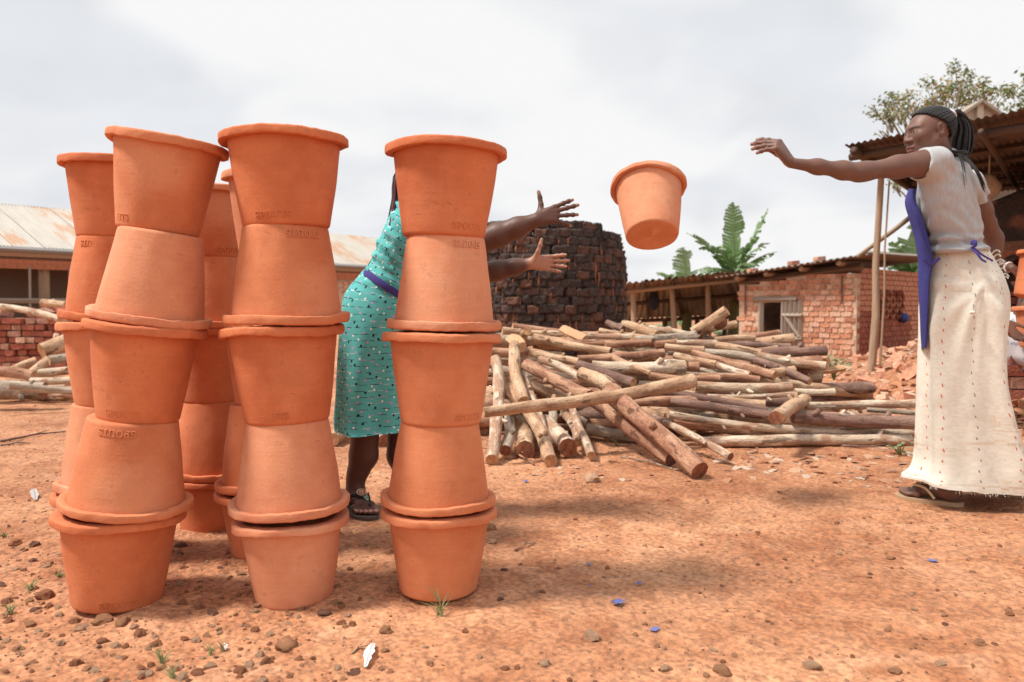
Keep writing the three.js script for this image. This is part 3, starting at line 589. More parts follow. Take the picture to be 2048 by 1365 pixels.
// ---------------------------------------------------------------- clay pots
const font = await new FontLoader().loadAsync('fonts/droid/droid_serif_regular.typeface.json');
const POT_H = 0.278, POT_R = 0.172;
function potGeos(seed) {
  const r = rng(seed), ph = Array.from({ length: 10 }, () => r() * 6.28), nR = 84;
  const wob = (a, y) => 0.0016 * Math.sin(2 * a + ph[0]) + 0.0011 * Math.sin(3 * a + ph[1] + y * 9) + 0.0012 * fbm(Math.cos(a) * 2.2 + seed, y * 9, Math.sin(a) * 2.2, 3) * 2;
  const lip = (a) => 0.0030 * Math.sin(2 * a + ph[2]) + 0.0022 * Math.sin(3 * a + ph[3]) + 0.0035 * fbm(Math.cos(a) * 4 + seed, 2, Math.sin(a) * 4, 3);
  const rev = (prof, useLip) => {
    let len = 0; const vs = prof.map((p, i) => (len += i ? Math.hypot(p[0] - prof[i - 1][0], p[1] - prof[i - 1][1]) : 0));
    return closeSeam(gridGeo(nR, prof.length - 1, (u, v, i, j) => {
      const a = u * Math.PI * 2, [pr, py] = prof[j];
      let rr = pr, yy = py;
      if (pr > 0.02) rr += wob(a, py);
      if (useLip) { const w = clamp((pr - 0.149) / 0.012, 0, 1); rr += w * 0.004 * fbm(Math.cos(a) * 5 + seed * 2, py * 30, Math.sin(a) * 5, 3); yy += lip(a) * (py < 0.258 ? 1.3 : 0.8) + w * 0.0022 * fbm(Math.cos(a) * 13, py * 60 + seed, Math.sin(a) * 13, 2); }
      return { p: V(rr * Math.sin(a), yy, rr * Math.cos(a)), u: u + seed * 0.173, v: vs[j] * 1.0 };
    }), nR, prof.length - 1);
  };
  const body = [[0.0001, 0.0], [0.09, 0.0], [0.109, 0.0012], [0.1145, 0.0042], [0.1172, 0.011]];
  for (let i = 1; i <= 12; i++) { const t = i / 12; body.push([lerp(0.1176, 0.1500, t) + 0.0018 * Math.sin(t * Math.PI), lerp(0.016, 0.262, t)]); }
  body.push([0.148, 0.270], [0.137, 0.270], [0.134, 0.262], [0.120, 0.14], [0.105, 0.03], [0.09, 0.02], [0.0001, 0.02]);
  const rim = [[0.1488, 0.2560], [0.154, 0.2516], [0.164, 0.2512], [0.1703, 0.2520], [0.1722, 0.2538], [0.1727, 0.262], [0.1722, 0.2712], [0.1707, 0.2752], [0.166, 0.2776], [0.157, 0.2785], [0.143, 0.2788], [0.136, 0.2775], [0.1335, 0.272], [0.1345, 0.264], [0.139, 0.261]];
  return { body: rev(body, false), rim: rev(rim, true) };
}
const potVariants = [3, 5, 8, 13, 21, 34].map(potGeos);
const potText = (() => {
  const g = new TextGeometry('SPOUTS', { font, size: 0.0185, depth: 0.0016, curveSegments: 3, bevelEnabled: true, bevelThickness: 0.0006, bevelSize: 0.0005, bevelSegments: 1 });
  g.computeBoundingBox(); const w = g.boundingBox.max.x - g.boundingBox.min.x, x0 = g.boundingBox.min.x, k = 0.098 / w;
  const fr = [[0, 0.0275], [0, -0.004]].map(([, y]) => new THREE.BoxGeometry(0.108, 0.0013, 0.003, 16, 1, 1).translate(0, y, 0.0004));
  const t = g.translate(-x0 - w / 2, 0, -0.0010).scale(k, 1, 1);
  const all = merged([t]), p = all.attributes.position;
  for (let i = 0; i < p.count; i++) { const y = 0.020 + p.getY(i), rr = lerp(0.1176, 0.1500, (y - 0.016) / 0.246) + 0.0006 + p.getZ(i), a = p.getX(i) / 0.1185; p.setXYZ(i, rr * Math.sin(a), y, rr * Math.cos(a)); }
  all.computeVertexNormals(); return all;
})();
let potN = 0;
function makePot(label, group, variant, tone) {
  const o = tag(base('clay_pot'), label, 'pot', group), v = potVariants[variant % 6];
  mesh('body', v.body, M.clay[tone], o); mesh('rim', v.rim, M.clayRim[tone], o); mesh('embossed_lettering', potText, M.clayText[tone], o);
  return o;
}
// rim: [left px, left py, right px, right py]; foot the same; depth; text: turn of the lettering from facing the lens, degrees (null: turned away)
function placePot(o, rim, foot, d, text = 150, lean = 0) {
  const rc = W((rim[0] + rim[2]) / 2, (rim[1] + rim[3]) / 2, d), fc = W((foot[0] + foot[2]) / 2, (foot[1] + foot[3]) / 2, d), s = rim[2] - rim[0];
  const scale = s * d / F / (2 * POT_R) / Math.sqrt(1 + (((rim[0] + rim[2]) / 2 - CX) / F) ** 2);
  const ax = rc.clone().sub(fc), sgn = Math.sign(ax.y), h = Math.abs(ax.y) / (0.265 - 0.004);
  const slope = -((rim[3] - rim[1]) / (rim[2] - rim[0]) + (foot[3] - foot[1]) / (foot[2] - foot[0])) / 2, tilt = (Math.atan(slope) * 1.4 - Math.atan2(ax.x * sgn, Math.abs(ax.y))) / 2.4; // anticlockwise
  const Y = V(-Math.sin(tilt), Math.cos(tilt), 0).multiplyScalar(sgn); Y.z = lean * sgn; Y.normalize();
  const view = V(fc.x, 0, fc.z).normalize().negate(), Z = view.clone().addScaledVector(Y, -view.dot(Y)).normalize(), X = Y.clone().cross(Z);
  o.quaternion.setFromRotationMatrix(new THREE.Matrix4().makeBasis(X, Y, Z)).multiply(new THREE.Quaternion().setFromAxisAngle(V(0, 1, 0), text * Math.PI / 180));
  o.scale.set(scale, h, scale);
  const mid = rc.clone().add(fc).multiplyScalar(0.5);
  o.position.copy(mid).addScaledVector(Y, -(0.004 + 0.265) / 2 * h);
}
const LEVEL = ['bottom clay pot', 'upside-down clay pot second from ground', 'middle clay pot', 'upside-down clay pot second from top', 'topmost clay pot'];
function stack(where, d, list, tones, texts, v0) {
  list.forEach(([rim, foot], i) => placePot(makePot(`${LEVEL[i]} of the ${where}`, 'terracotta pots piled rim to rim', v0 + i, tones[i]), rim, foot, Array.isArray(d) ? d[i] : d, texts[i] ?? 160 + i * 7));
}
const sides = (c, half, y0, dy = 0) => [c - half, y0 - dy, c + half, y0 + dy];
stack('front left stack', [2.13, 2.13, 2.14, 2.15, 2.16], [
  [[107, 1029, 383, 1027], [135, 1197, 326, 1197]], [[106, 1002, 382, 1008], [186, 831, 365, 842]], [[168, 642, 424, 668], [183, 830, 363, 841]],
  [[170, 622, 425, 652], [234, 453, 416, 478]], [[211, 268, 456, 311], [233, 452, 406, 477]]], [1, 0, 1, 2, 0], [0, 20, -22, null, -68], 0);
stack('front middle stack', 2.17, [
  [[462, 1045, 702, 1032], [503, 1192, 674, 1190]], [[454, 1018, 699, 998], [489, 842, 666, 838]], [[441, 666, 692, 656], [489, 841, 663, 837]],
  [[449, 641, 701, 637], [481, 457, 659, 456]], [[438, 284, 694, 283], [486, 456, 666, 455]]], [2, 2, 1, 0, 1], [null, null, -22, -24, -18], 2);
stack('front right stack', 2.2, [
  [[762, 1020, 995, 1021], [798, 1176, 956, 1174]], [[760, 996, 990, 998], [795, 842, 969, 844]], [[768, 672, 1005, 674], [795, 841, 966, 843]],
  [[777, 649, 1003, 652], [804, 473, 977, 478]], [[772, 299, 1012, 309], [803, 472, 971, 477]]], [0, 0, 0, 2, 1], [null, null, 42, -34, 34], 4);
stack('rear left stack behind the front left one', 2.52, [
  [sides(209, 107, 986), sides(212, 72, 1135)], [sides(208, 106, 968), sides(218, 74, 807)], [sides(218, 106, 650), sides(222, 73, 806)],
  [sides(219, 106, 632), sides(226, 72, 477)], [sides(224, 106, 329), sides(224, 73, 476)]], [1, 2, 0, 1, 1], [null, null, null, 30, null], 1);
stack('farthest stack, seen between front left and middle', 2.9, [
  [sides(428, 92, 955), sides(428, 63, 1072)], [sides(426, 92, 941), sides(426, 63, 801)], [sides(424, 92, 662), sides(424, 63, 800)],
  [sides(424, 92, 648), sides(424, 63, 516)], [sides(424, 92, 385), sides(424, 63, 515)]], [1, 1, 1, 0, 0], [null, null, null, null, 30], 3);
stack('stack hidden behind the front middle one', 2.6, [
  [sides(534, 103, 985), sides(530, 71, 1102)], [sides(533, 103, 965), sides(530, 71, 808)], [sides(542, 102, 668), sides(540, 72, 807)],
  [sides(552, 102, 652), sides(548, 70, 507)], [sides(547, 102, 356), sides(548, 70, 506)]], [1, 1, 1, 0, 2], [], 5);
// the pot in the air, its underside turned to the viewer
{
  const o = makePot('pale terracotta pot flying through the air between the two women', null, 2, 2);
  const d = 3.12, rc = W(1301, 381, d), fc = W(1300, 466, d), s = 157 * d / F / (2 * POT_R);
  const Y = V(0.012, 0.875, -0.485).normalize(), Z = V(0, 0, 1).addScaledVector(Y, -Y.z).normalize(), X = Y.clone().cross(Z);
  o.quaternion.setFromRotationMatrix(new THREE.Matrix4().makeBasis(X, Y, Z)).multiply(new THREE.Quaternion().setFromAxisAngle(V(0, 1, 0), 2.6));
  o.scale.setScalar(s * 0.98); o.position.copy(rc.add(fc).multiplyScalar(0.5)).addScaledVector(Y, -0.128 * s);
}

// ---------------------------------------------------------------- logs
// depth of the heap's face for a picture row
function dz(y) { const t = [[640, 6.3], [660, 6.0], [700, 5.55], [750, 5.1], [800, 4.75], [850, 4.45], [900, 4.1], [960, 3.6]]; if (y <= t[0][0]) return t[0][1]; for (let i = 1; i < t.length; i++) if (y <= t[i][0]) return lerp(t[i - 1][1], t[i][1], (y - t[i - 1][0]) / (t[i][0] - t[i - 1][0])); return 3.6; }
let logSeed = 1;
function makeLog(a, b, ra, rb, kind, cut, label, group, category = 'log', name = 'log') {
  const s = logSeed++, r = rng(s * 977), o = base(name, a.clone().add(b).multiplyScalar(0.5));
  const A = a.clone().sub(o.position), B = b.clone().sub(o.position), L = a.distanceTo(b), n = Math.max(5, Math.min(20, Math.round(L / 0.1)));
  const dir = B.clone().sub(A).normalize(), sx = V(0, 1, 0).cross(dir).normalize(), sy = dir.clone().cross(sx), bow = (r() - 0.5) * 0.085 * L, bow2 = (r() - 0.5) * 0.045 * L, pts = [], rad = [];
  for (let i = 0; i <= n; i++) {
    const t = i / n, w = Math.sin(t * Math.PI);
    pts.push(A.clone().lerp(B, t).addScaledVector(sx, bow * w + 0.022 * fbm(t * L * 2.2, s * 3.1, 0.4, 2)).addScaledVector(sy, bow2 * w + 0.016 * fbm(t * L * 2.2, s * 1.7, 5.4, 2)));
    rad.push(lerp(ra, rb, t) * (1 + 0.22 * fbm(t * L * 5, s * 2.3, 9.1, 2)));
  }
  const knots = Array.from({ length: 2 + Math.floor(L * 2) }, () => [r() * n, r() * 10]);
  const wob = (i, k) => { let m = 1 + 0.09 * n3(i * 0.6, Math.cos(k * 0.628) * 1.3 + s, Math.sin(k * 0.628) * 1.3); for (const [ki, kk] of knots) { const d = Math.hypot(i - ki, Math.min(Math.abs(k - kk), 10 - Math.abs(k - kk))); if (d < 0.9) m += 0.30 * (0.9 - d); } return m; };
  const g = tube(pts, rad, 10, { wobble: wob, ru: 0.05, v0: s * 0.37 }), uv = g.attributes.uv, ou = r();
  for (let i = 0; i < uv.count; i++) uv.setX(i, uv.getX(i) + ou);
  mesh('bark', g, kind, o);
  if (L > 0.35) for (let q = 0; q < 1 + Math.floor(r() * 2); q++) { // stubs of lopped branches
    const i = 1 + Math.floor(r() * (n - 2)), a = r() * 6.28, dr = sx.clone().multiplyScalar(Math.cos(a)).addScaledVector(sy, Math.sin(a)).addScaledVector(dir, 0.7).normalize(), rr = rad[i] * (0.28 + r() * 0.2);
    mesh('branch_stub', tube([pts[i].clone().addScaledVector(dr, rad[i] * 0.6), pts[i].clone().addScaledVector(dr, rad[i] * 1.25 + 0.008), pts[i].clone().addScaledVector(dr, rad[i] * 1.5 + 0.012 + r() * 0.018)], [rr * 1.3, rr, rr * 0.9], 6, { caps: true }), kind, o);
  }
  for (const e of [0, n]) { // sawn or hacked ends, slightly domed and skewed
    const p = g.attributes.position, c = pts[e], out = (e ? 1 : -1), pos = [], u = [], idx = [], skew = (r() - 0.5) * 0.5;
    pos.push(...c.clone().addScaledVector(dir, out * 0.002).toArray()); u.push(0.5, 0.5);
    for (let ring = 1; ring <= 2; ring++) for (let k = 0; k < 10; k++) {
      const q = V(p.getX(e * 11 + k), p.getY(e * 11 + k), p.getZ(e * 11 + k)).sub(c), f = ring / 2 * (ring === 2 ? 1.004 : 1);
      const dd = q.dot(sx) / Math.max(ra, rb) * skew * 0.02 + (ring === 1 ? (r() - 0.5) * 0.006 : 0);
      pos.push(...c.clone().addScaledVector(q, f).addScaledVector(dir, out * (0.001 + dd * (ring === 2 ? 0.2 : 1))).toArray()); u.push(0.5 + Math.cos(k * 0.628) * f * 0.47, 0.5 + Math.sin(k * 0.628) * f * 0.47);
    }
    for (let k = 0; k < 10; k++) { const k1 = (k + 1) % 10; idx.push(0, 1 + k, 1 + k1, 1 + k, 11 + k, 11 + k1, 1 + k, 11 + k1, 1 + k1); }
    mesh('cut_end', geoFrom(pos, idx, u), M.cut[cut], o);
  }
  return tag(o, label, category, group);
}
// picture end points, thickness in picture pixels (at each end), wood, cut colour, label; optional depths
function plog(x0, y0, x1, y1, w0, w1, kind, cut, label, group, d0 = dz(y0), d1 = dz(y1), cat) {
  const a = W(x0, y0, d0), b = W(x1, y1, d1), ra = w0 / 2 * d0 / F, rb = w1 / 2 * d1 / F;
  const fl = (p, r) => { p.y = Math.max(p.y, r * 0.9 + gh(p.x, p.z)); };
  fl(a, ra); fl(b, rb);
  return makeLog(a, b, ra, rb, M.bark[kind], cut, label, group, cat);
}
const HEAP = 'cut logs heaped before the kiln', MANY = 'plain peeling log lying crosswise in the heap before the kiln', END = 'short log end poking out of the heap before the kiln', UPR = 'thin pale log sloping down the left front of the heap';
const L = [
  // front of the heap, left to right
  [966, 827, 1388, 762, 23, 29, 'tan', 'tan', 'long brown pole laid slantwise across the heap front, touching the front right stack', null, 3.95, 4.5],
  [1222, 782, 1400, 941, 36, 40, 'red', 'red', 'thick smooth brown log sloping to the ground, its dark red end nearest the viewer', null, 4.5, 3.66],
  [1180, 793, 1343, 920, 30, 32, 'red', 'dark', 'brown log directly left of and behind the thick log with the dark red end', null, 4.75, 3.95],
  [1051, 731, 1180, 795, 25, 27, 'red', 'red', 'brown log slanting down right from the heap\'s upper left, under the long pole', null, 4.95, 4.45],
  [1306, 834, 1462, 915, 15, 16, 'pale', 'red', 'thin pale log with small dark end just right of the thick red-ended log', null, 4.55, 3.98],
  [992, 718, 984, 922, 20, 26, 'pale', 'tan', 'upright-looking pale grey log at the far left edge of the heap', null, 5.05, 3.95],
  [1029, 690, 1047, 806, 22, 26, 'tan', 'tan', 'stripped tan log leaning down the heap\'s left flank, its top end cut bright', null, 5.3, 4.6],
  [1003, 758, 1102, 924, 24, 29, 'tan', 'tan', 'patchy tan log ending on the ground right of two dark log ends', null, 5.0, 3.9],
  [1048, 738, 1104, 892, 14, 16, 'pale', 'tan', UPR, HEAP, 5.1, 4.25],
  [1038, 845, 1048, 900, 36, 40, 'tan', 'red', 'stubby log with wide cracked dark end at the heap\'s left foot', null, 4.9, 4.12],
  [1091, 843, 1137, 898, 26, 36, 'pale', 'red', 'short pale log with wide rough brown end, left foot of the heap', null, 4.75, 4.08],
  [1123, 820, 1160, 886, 18, 20, 'pale', 'tan', UPR, HEAP, 4.9, 4.2],
  [1143, 805, 1182, 912, 16, 18, 'pale', 'tan', UPR, HEAP, 4.75, 4.0],
  [1014, 820, 1010, 903, 20, 24, 'grey', 'red', 'grey log with reddish end between the far left log and stubby log', null, 4.9, 4.1],
  [1108, 800, 1108, 862, 18, 18, 'grey', 'tan', END, HEAP, 5.0, 4.5],
  [1173, 858, 1284, 882, 24, 26, 'grey', 'dark', 'dark grey log lying low in shadow beneath the two sloping brown logs', null, 4.7, 4.6],
  [1082, 720, 1164, 757, 17, 18, 'pale', 'tan', MANY, HEAP],
  [1164, 747, 1224, 778, 28, 30, 'tan', 'tan', 'thick short tan log under the right half of the long pole', null, 5.0, 4.75],
  [1156, 732, 1268, 765, 24, 20, 'dark', 'tan', 'dark log with a hanging bark strip and bright left end', null],
  [1184, 733, 1370, 734, 25, 27, 'pale', 'tan', 'thick straight pale log lying level in mid heap, grey end to the right', null],
  [1155, 717, 1328, 707, 17, 20, 'red', 'dark', 'reddish half-peeled log with dark right end above the straight pale log', null],
  [1061, 705, 1158, 724, 18, 18, 'tan', 'tan', MANY, HEAP],
  [1067, 676, 1222, 704, 18, 16, 'tan', 'dark', 'long tan log sagging across the upper left of the heap', null],
  [1096, 680, 1232, 688, 14, 14, 'red', 'tan', MANY, HEAP],
  [1269, 685, 1391, 673, 22, 24, 'grey', 'tan', 'straight grey log lying level near the top centre of the heap', null],
  [1386, 666, 1454, 622, 19, 22, 'tan', 'tan', 'upper log jutting up right from the heap top toward the hut', null, 6.0, 5.9],
  [1400, 664, 1450, 640, 20, 22, 'red', 'red', 'lower of two logs jutting up right from the heap top', null, 6.15, 6.05],
  [1045, 684, 1054, 660, 15, 18, 'tan', 'tan', 'small log with bright round end rising from the heap\'s top left', null, 5.9, 5.55],
  [1249, 647, 1315, 671, 16, 20, 'tan', 'tan', 'split tan log at the heap top below the shed\'s first post', null],
  [1214, 645, 1247, 657, 12, 14, 'dark', 'dark', 'short dark log at the very top of the heap against the kiln edge', null],
  [1175, 670, 1267, 673, 12, 14, 'pale', 'tan', MANY, HEAP],
  [1199, 662, 1300, 678, 13, 13, 'tan', 'tan', MANY, HEAP],
  [1300, 656, 1390, 672, 12, 13, 'pale', 'tan', MANY, HEAP],
  [1310, 690, 1355, 684, 15, 14, 'red', 'red', END, HEAP],
  [1210, 690, 1302, 687, 15, 15, 'red', 'tan', MANY, HEAP],
  [985, 702, 1066, 703, 16, 18, 'red', 'red', 'dark red log lying level at the heap top left, end to the right', null],
  // right half
  [1385, 708, 1549, 752, 17, 19, 'red', 'tan', 'long brown log slanting down across the right of the heap', null],
  [1540, 747, 1589, 742, 18, 20, 'tan', 'tan', 'short tan log with round bright end in the right of the heap', null],
  [1350, 712, 1432, 730, 15, 17, 'tan', 'tan', MANY, HEAP],
  [1432, 730, 1500, 750, 13, 14, 'pale', 'tan', MANY, HEAP],
  [1391, 773, 1582, 776, 19, 21, 'pale', 'tan', 'whitish spotted log running on from the long pole\'s right end', null],
  [1588, 783, 1668, 785, 13, 15, 'pale', 'tan', MANY, HEAP],
  [1414, 794, 1588, 789, 10, 11, 'pale', 'tan', 'slim whitish stick below the spotted log', null],
  [1441, 801, 1531, 810, 17, 18, 'tan', 'tan', MANY, HEAP],
  [1553, 835, 1612, 800, 28, 26, 'tan', 'red', 'mottled log pointing left at the viewer with a round orange-red end', null, 4.15, 4.75],
  [1320, 782, 1534, 824, 15, 16, 'dark', 'dark', 'dark slim log slanting under the whitish spotted log', null],
  [1340, 808, 1549, 834, 18, 20, 'dark', 'dark', MANY, HEAP],
  [1584, 836, 1845, 846, 25, 27, 'dark', 'dark', 'thick dark brown log lying level left of the throwing woman\'s skirt', null],
  [1612, 812, 1850, 808, 17, 18, 'pale', 'tan', 'pale log above the thick dark one, running behind the skirt', null],
  [1734, 820, 1850, 830, 10, 12, 'grey', 'tan', MANY, HEAP],
  [1337, 829, 1846, 868, 15, 19, 'pale', 'tan', 'very long slim pale log across the right front of the heap', null, 4.55, 4.6],
  [1335, 842, 1550, 876, 20, 22, 'red', 'red', 'brown log just under the left end of the very long slim log', null, 4.6, 4.6],
  [1403, 887, 1822, 880, 22, 24, 'pale', 'tan', 'white-barked log lying on the ground, foremost in the heap\'s right part', null, 4.5, 4.5],
  [1514, 711, 1653, 732, 16, 17, 'pale', 'tan', 'pale log slanting down right beneath the hut window', null],
  [1508, 691, 1562, 694, 15, 17, 'tan', 'tan', 'short log with round end right below the hut window', null, 6.2, 6.1],
  [1432, 691, 1522, 708, 16, 15, 'tan', 'tan', MANY, HEAP],
  [1411, 703, 1512, 717, 14, 16, 'grey', 'tan', MANY, HEAP],
  [1511, 720, 1622, 764, 16, 15, 'dark', 'tan', 'dark log sloping toward the rubble under the split orange log', null],
  [1330, 694, 1408, 700, 14, 17, 'tan', 'tan', MANY, HEAP],
  [1353, 688, 1433, 687, 13, 14, 'pale', 'tan', MANY, HEAP],
  [1432, 681, 1510, 676, 12, 12, 'tan', 'tan', MANY, HEAP],
  [1376, 734, 1398, 735, 20, 20, 'red', 'red', END, HEAP],
  [1300, 751, 1440, 758, 15, 15, 'red', 'red', MANY, HEAP],
  [1400, 752, 1520, 760, 13, 14, 'red', 'tan', MANY, HEAP],
  [1404, 658, 1470, 648, 12, 15, 'tan', 'tan', END, HEAP],
  [1256, 806, 1420, 800, 18, 18, 'red', 'red', MANY, HEAP],
  [1240, 830, 1345, 850, 20, 20, 'dark', 'dark', MANY, HEAP],
  [1055, 770, 1150, 806, 18, 20, 'tan', 'red', MANY, HEAP],
  [990, 785, 1072, 800, 16, 18, 'dark', 'dark', MANY, HEAP],
  [985, 738, 1030, 745, 15, 16, 'grey', 'tan', END, HEAP],
  [1228, 716, 1300, 748, 14, 13, 'tan', 'tan', MANY, HEAP],
  [1290, 775, 1390, 792, 18, 17, 'red', 'tan', MANY, HEAP],
  // seen between the front pots and under the dress
  [664, 896, 716, 846, 28, 30, 'tan', 'tan', 'pale log lying behind the legs of the woman in turquoise', null, 4.5, 4.9],
  [676, 836, 700, 846, 22, 24, 'tan', 'red', 'dark-ended log stub left of the turquoise dress hem', null, 4.9, 4.8],
  [762, 862, 771, 889, 26, 30, 'pale', 'red', 'pale log stub with a broken dark end under the dress hem', null, 4.9, 4.5],
  [720, 862, 770, 866, 22, 22, 'dark', 'dark', 'dark log in shade just below the dress hem', null, 5.0, 5.0],
  [770, 860, 980, 868, 20, 20, 'red', 'red', MANY, HEAP, 4.9, 4.9],
];
{ // plain logs told apart by wood, place and rank
  const wood = { red: 'reddish brown', tan: 'tan', pale: 'pale', grey: 'greyish', dark: 'dark' }, by = new Map();
  for (const a of L) if (a[8] === MANY || a[8] === END || a[8] === UPR) {
    const x = (a[0] + a[2]) / 2, y = (a[1] + a[3]) / 2, where = x < 1090 ? 'at the heap\'s left end' : x < 1220 ? 'in the heap below the catcher\'s hands' : x < 1380 ? 'in the heap below the flying pot' : x < 1480 ? 'in the heap below the open shed' : 'in the heap below the brick hut', tall = a[8] === UPR ? 'thin' : a[8] === END ? 'short' : Math.abs(a[2] - a[0]) > 120 ? 'long' : 'medium-length';
    const key = `${tall} ${wood[a[6]]} log ${y < 700 ? 'near the top' : y < 780 ? 'at mid height' : 'low down'} ${where}`; by.set(key, [...(by.get(key) ?? []), a]);
  }
  for (const [key, list] of by) list.sort((p, q) => p[1] + p[3] - q[1] - q[3]).forEach((a, i) => { a[8] = list.length === 1 ? key : `${['uppermost', 'second', 'third', 'fourth', 'fifth', 'sixth'][i]} ${key}`; });
}
for (const a of L) plog(...a);
{ // logs deeper in the heap, seen only between the others
  const r = rng(1234), kinds = ['red', 'tan', 'pale', 'grey', 'dark', 'red', 'tan'];
  for (let i = 0; i < 74; i++) {
    const y = 668 + r() * 178, spanL = y < 700 ? 1000 : 960, spanR = y < 690 ? 1560 : y < 760 ? 1660 : 1760;
    const x = spanL + r() * (spanR - spanL), d = dz(y) + 0.28 + r() * 0.25, len = 0.7 + r() * 0.9, ang = (r() - 0.5) * 0.7, k = kinds[Math.floor(r() * 7)];
    const c = W(x, y, d), lim = y < 700 ? 1590 : y < 765 ? 1640 : 1790, rad = 0.028 + r() * 0.024, h = V(Math.cos(ang) * len / 2, (r() - 0.5) * 0.16, Math.sin(ang) * len / 2);
    c.x = Math.min(c.x, (lim - CX) / F * d - Math.abs(h.x)); c.y = Math.max(c.y, rad); if (c.y < 0.12) h.y = 0;
    const a = c.clone().sub(h), b = c.clone().add(h); a.y = Math.max(a.y, rad); b.y = Math.max(b.y, rad);
    makeLog(a, b, rad, rad * (0.8 + r() * 0.3), M.bark[k], k === 'dark' ? 'dark' : r() < 0.4 ? 'red' : 'tan', MANY, HEAP);
  }
}
{ // split billet with a bare orange face, and pale split pieces
  const billet = (x0, y0, x1, y1, w, d0, d1, label) => {
    const a = W(x0, y0, d0), b = W(x1, y1, d1), o = base('split_log', a.clone().add(b).multiplyScalar(0.5)), wd = w * d0 / F, l = a.distanceTo(b);
    const s = new THREE.Shape(); s.moveTo(-wd / 2, 0); s.quadraticCurveTo(-wd * 0.45, -wd * 0.55, 0, -wd * 0.55); s.quadraticCurveTo(wd * 0.45, -wd * 0.5, wd / 2, 0.0); s.lineTo(wd * 0.2, wd * 0.16); s.lineTo(-wd * 0.25, wd * 0.1); s.closePath();
    const g = boxUV(new THREE.ExtrudeGeometry(s, { depth: l, steps: 5, bevelEnabled: false }).translate(0, 0, -l / 2)), p = g.attributes.position;
    for (let i = 0; i < p.count; i++) { const z = p.getZ(i); p.setXYZ(i, p.getX(i) * (1 - 0.25 * Math.abs(z / l)) + 0.02 * fbm(z * 6, x0, 1, 2), p.getY(i) + 0.015 * fbm(z * 7, 3, x0, 2), z); }
    g.computeVertexNormals();
    const m = mesh('wood', g, M.split, o); m.quaternion.setFromUnitVectors(V(0, 0, 1), b.clone().sub(a).normalize()); m.rotateZ(0.5);
    return tag(o, label, 'split log');
  };
  billet(1555, 705, 1655, 708, 34, 5.9, 5.75, 'wide split log with bare orange face at the heap top before the hut');
  billet(1612, 745, 1690, 735, 18, 5.5, 5.6, 'pale split log at the heap\'s right end beside the rubble');
  billet(1123, 656, 1168, 676, 20, 5.95, 5.75, 'pale split log standing up from the heap top in front of the kiln');
  billet(1360, 800, 1420, 806, 14, 4.8, 4.7, 'pale splintered log piece in the middle of the heap');
  billet(1020, 674, 1042, 690, 26, 5.7, 5.4, 'short split log with bright face at the heap\'s top left corner');
}
// ---- firewood at the far left, between brick stack and pots
const FW = 'firewood lying before the brick stack';
for (const a of [
  [-90, 606, 119, 637, 12, 14, 'pale', 'tan', 'long pale pole resting on top of the brick stack', null, 9.6, 9.3],
  [84, 606, 132, 608, 16, 13, 'tan', 'tan', 'cut log with bright end above the brick stack', null, 9.0, 8.9],
  [83, 704, 150, 672, 34, 32, 'tan', 'tan', 'thick tan log with its round end facing left, left firewood heap', null, 7.6, 7.9],
  [20, 742, 72, 722, 16, 18, 'tan', 'tan', 'split tan log lying before the brick stack, left of the thick log', null, 7.4, 7.5],
  [62, 748, 98, 722, 18, 22, 'tan', 'tan', 'short split log beneath the thick tan one, left firewood', null, 7.1, 7.3],
  [98, 722, 180, 712, 20, 20, 'grey', 'tan', 'grey log right beneath the thick tan firewood log', null, 7.2, 7.4],
  [76, 745, 200, 734, 17, 18, 'pale', 'tan', 'whitish slanting log beside the left pots, mid firewood heap', null, 6.8, 6.9],
  [-60, 742, 66, 752, 20, 22, 'red', 'tan', 'brown log at the left frame edge, upper front row of firewood', null, 6.6, 6.5],
  [62, 762, 200, 758, 16, 16, 'pale', 'tan', 'pale peeled log next to the left pots, lower firewood row', null, 6.4, 6.4],
  [-80, 783, 90, 781, 32, 34, 'grey', 'red', 'thick grey log on the ground at the left frame edge', null, 6.0, 6.1],
  [20, 772, 210, 788, 16, 14, 'grey', 'tan', 'greenish grey bent branch lying along the thick grey log', null, 5.85, 6.1],
]) plog(...a);
{
  const r = rng(99);
  for (let i = 0; i < 16; i++) { const p = W(-40 + r() * 200, 735 + r() * 40, 7.4 - r() * 0.9), rad = 0.025 + r() * 0.03, l = 0.4 + r() * 0.5, an = (r() - 0.5) * 0.9; p.y = rad + r() * 0.06; const h = V(Math.cos(an) * l, 0.02 * (r() - 0.5), Math.sin(an) * l).multiplyScalar(0.5); makeLog(p.clone().sub(h), p.clone().add(h), rad, rad * 0.9, M.bark[['pale', 'tan', 'grey', 'red'][i % 4]], 'tan', 'weathered stick among the left firewood before the brick stack', FW); }
}

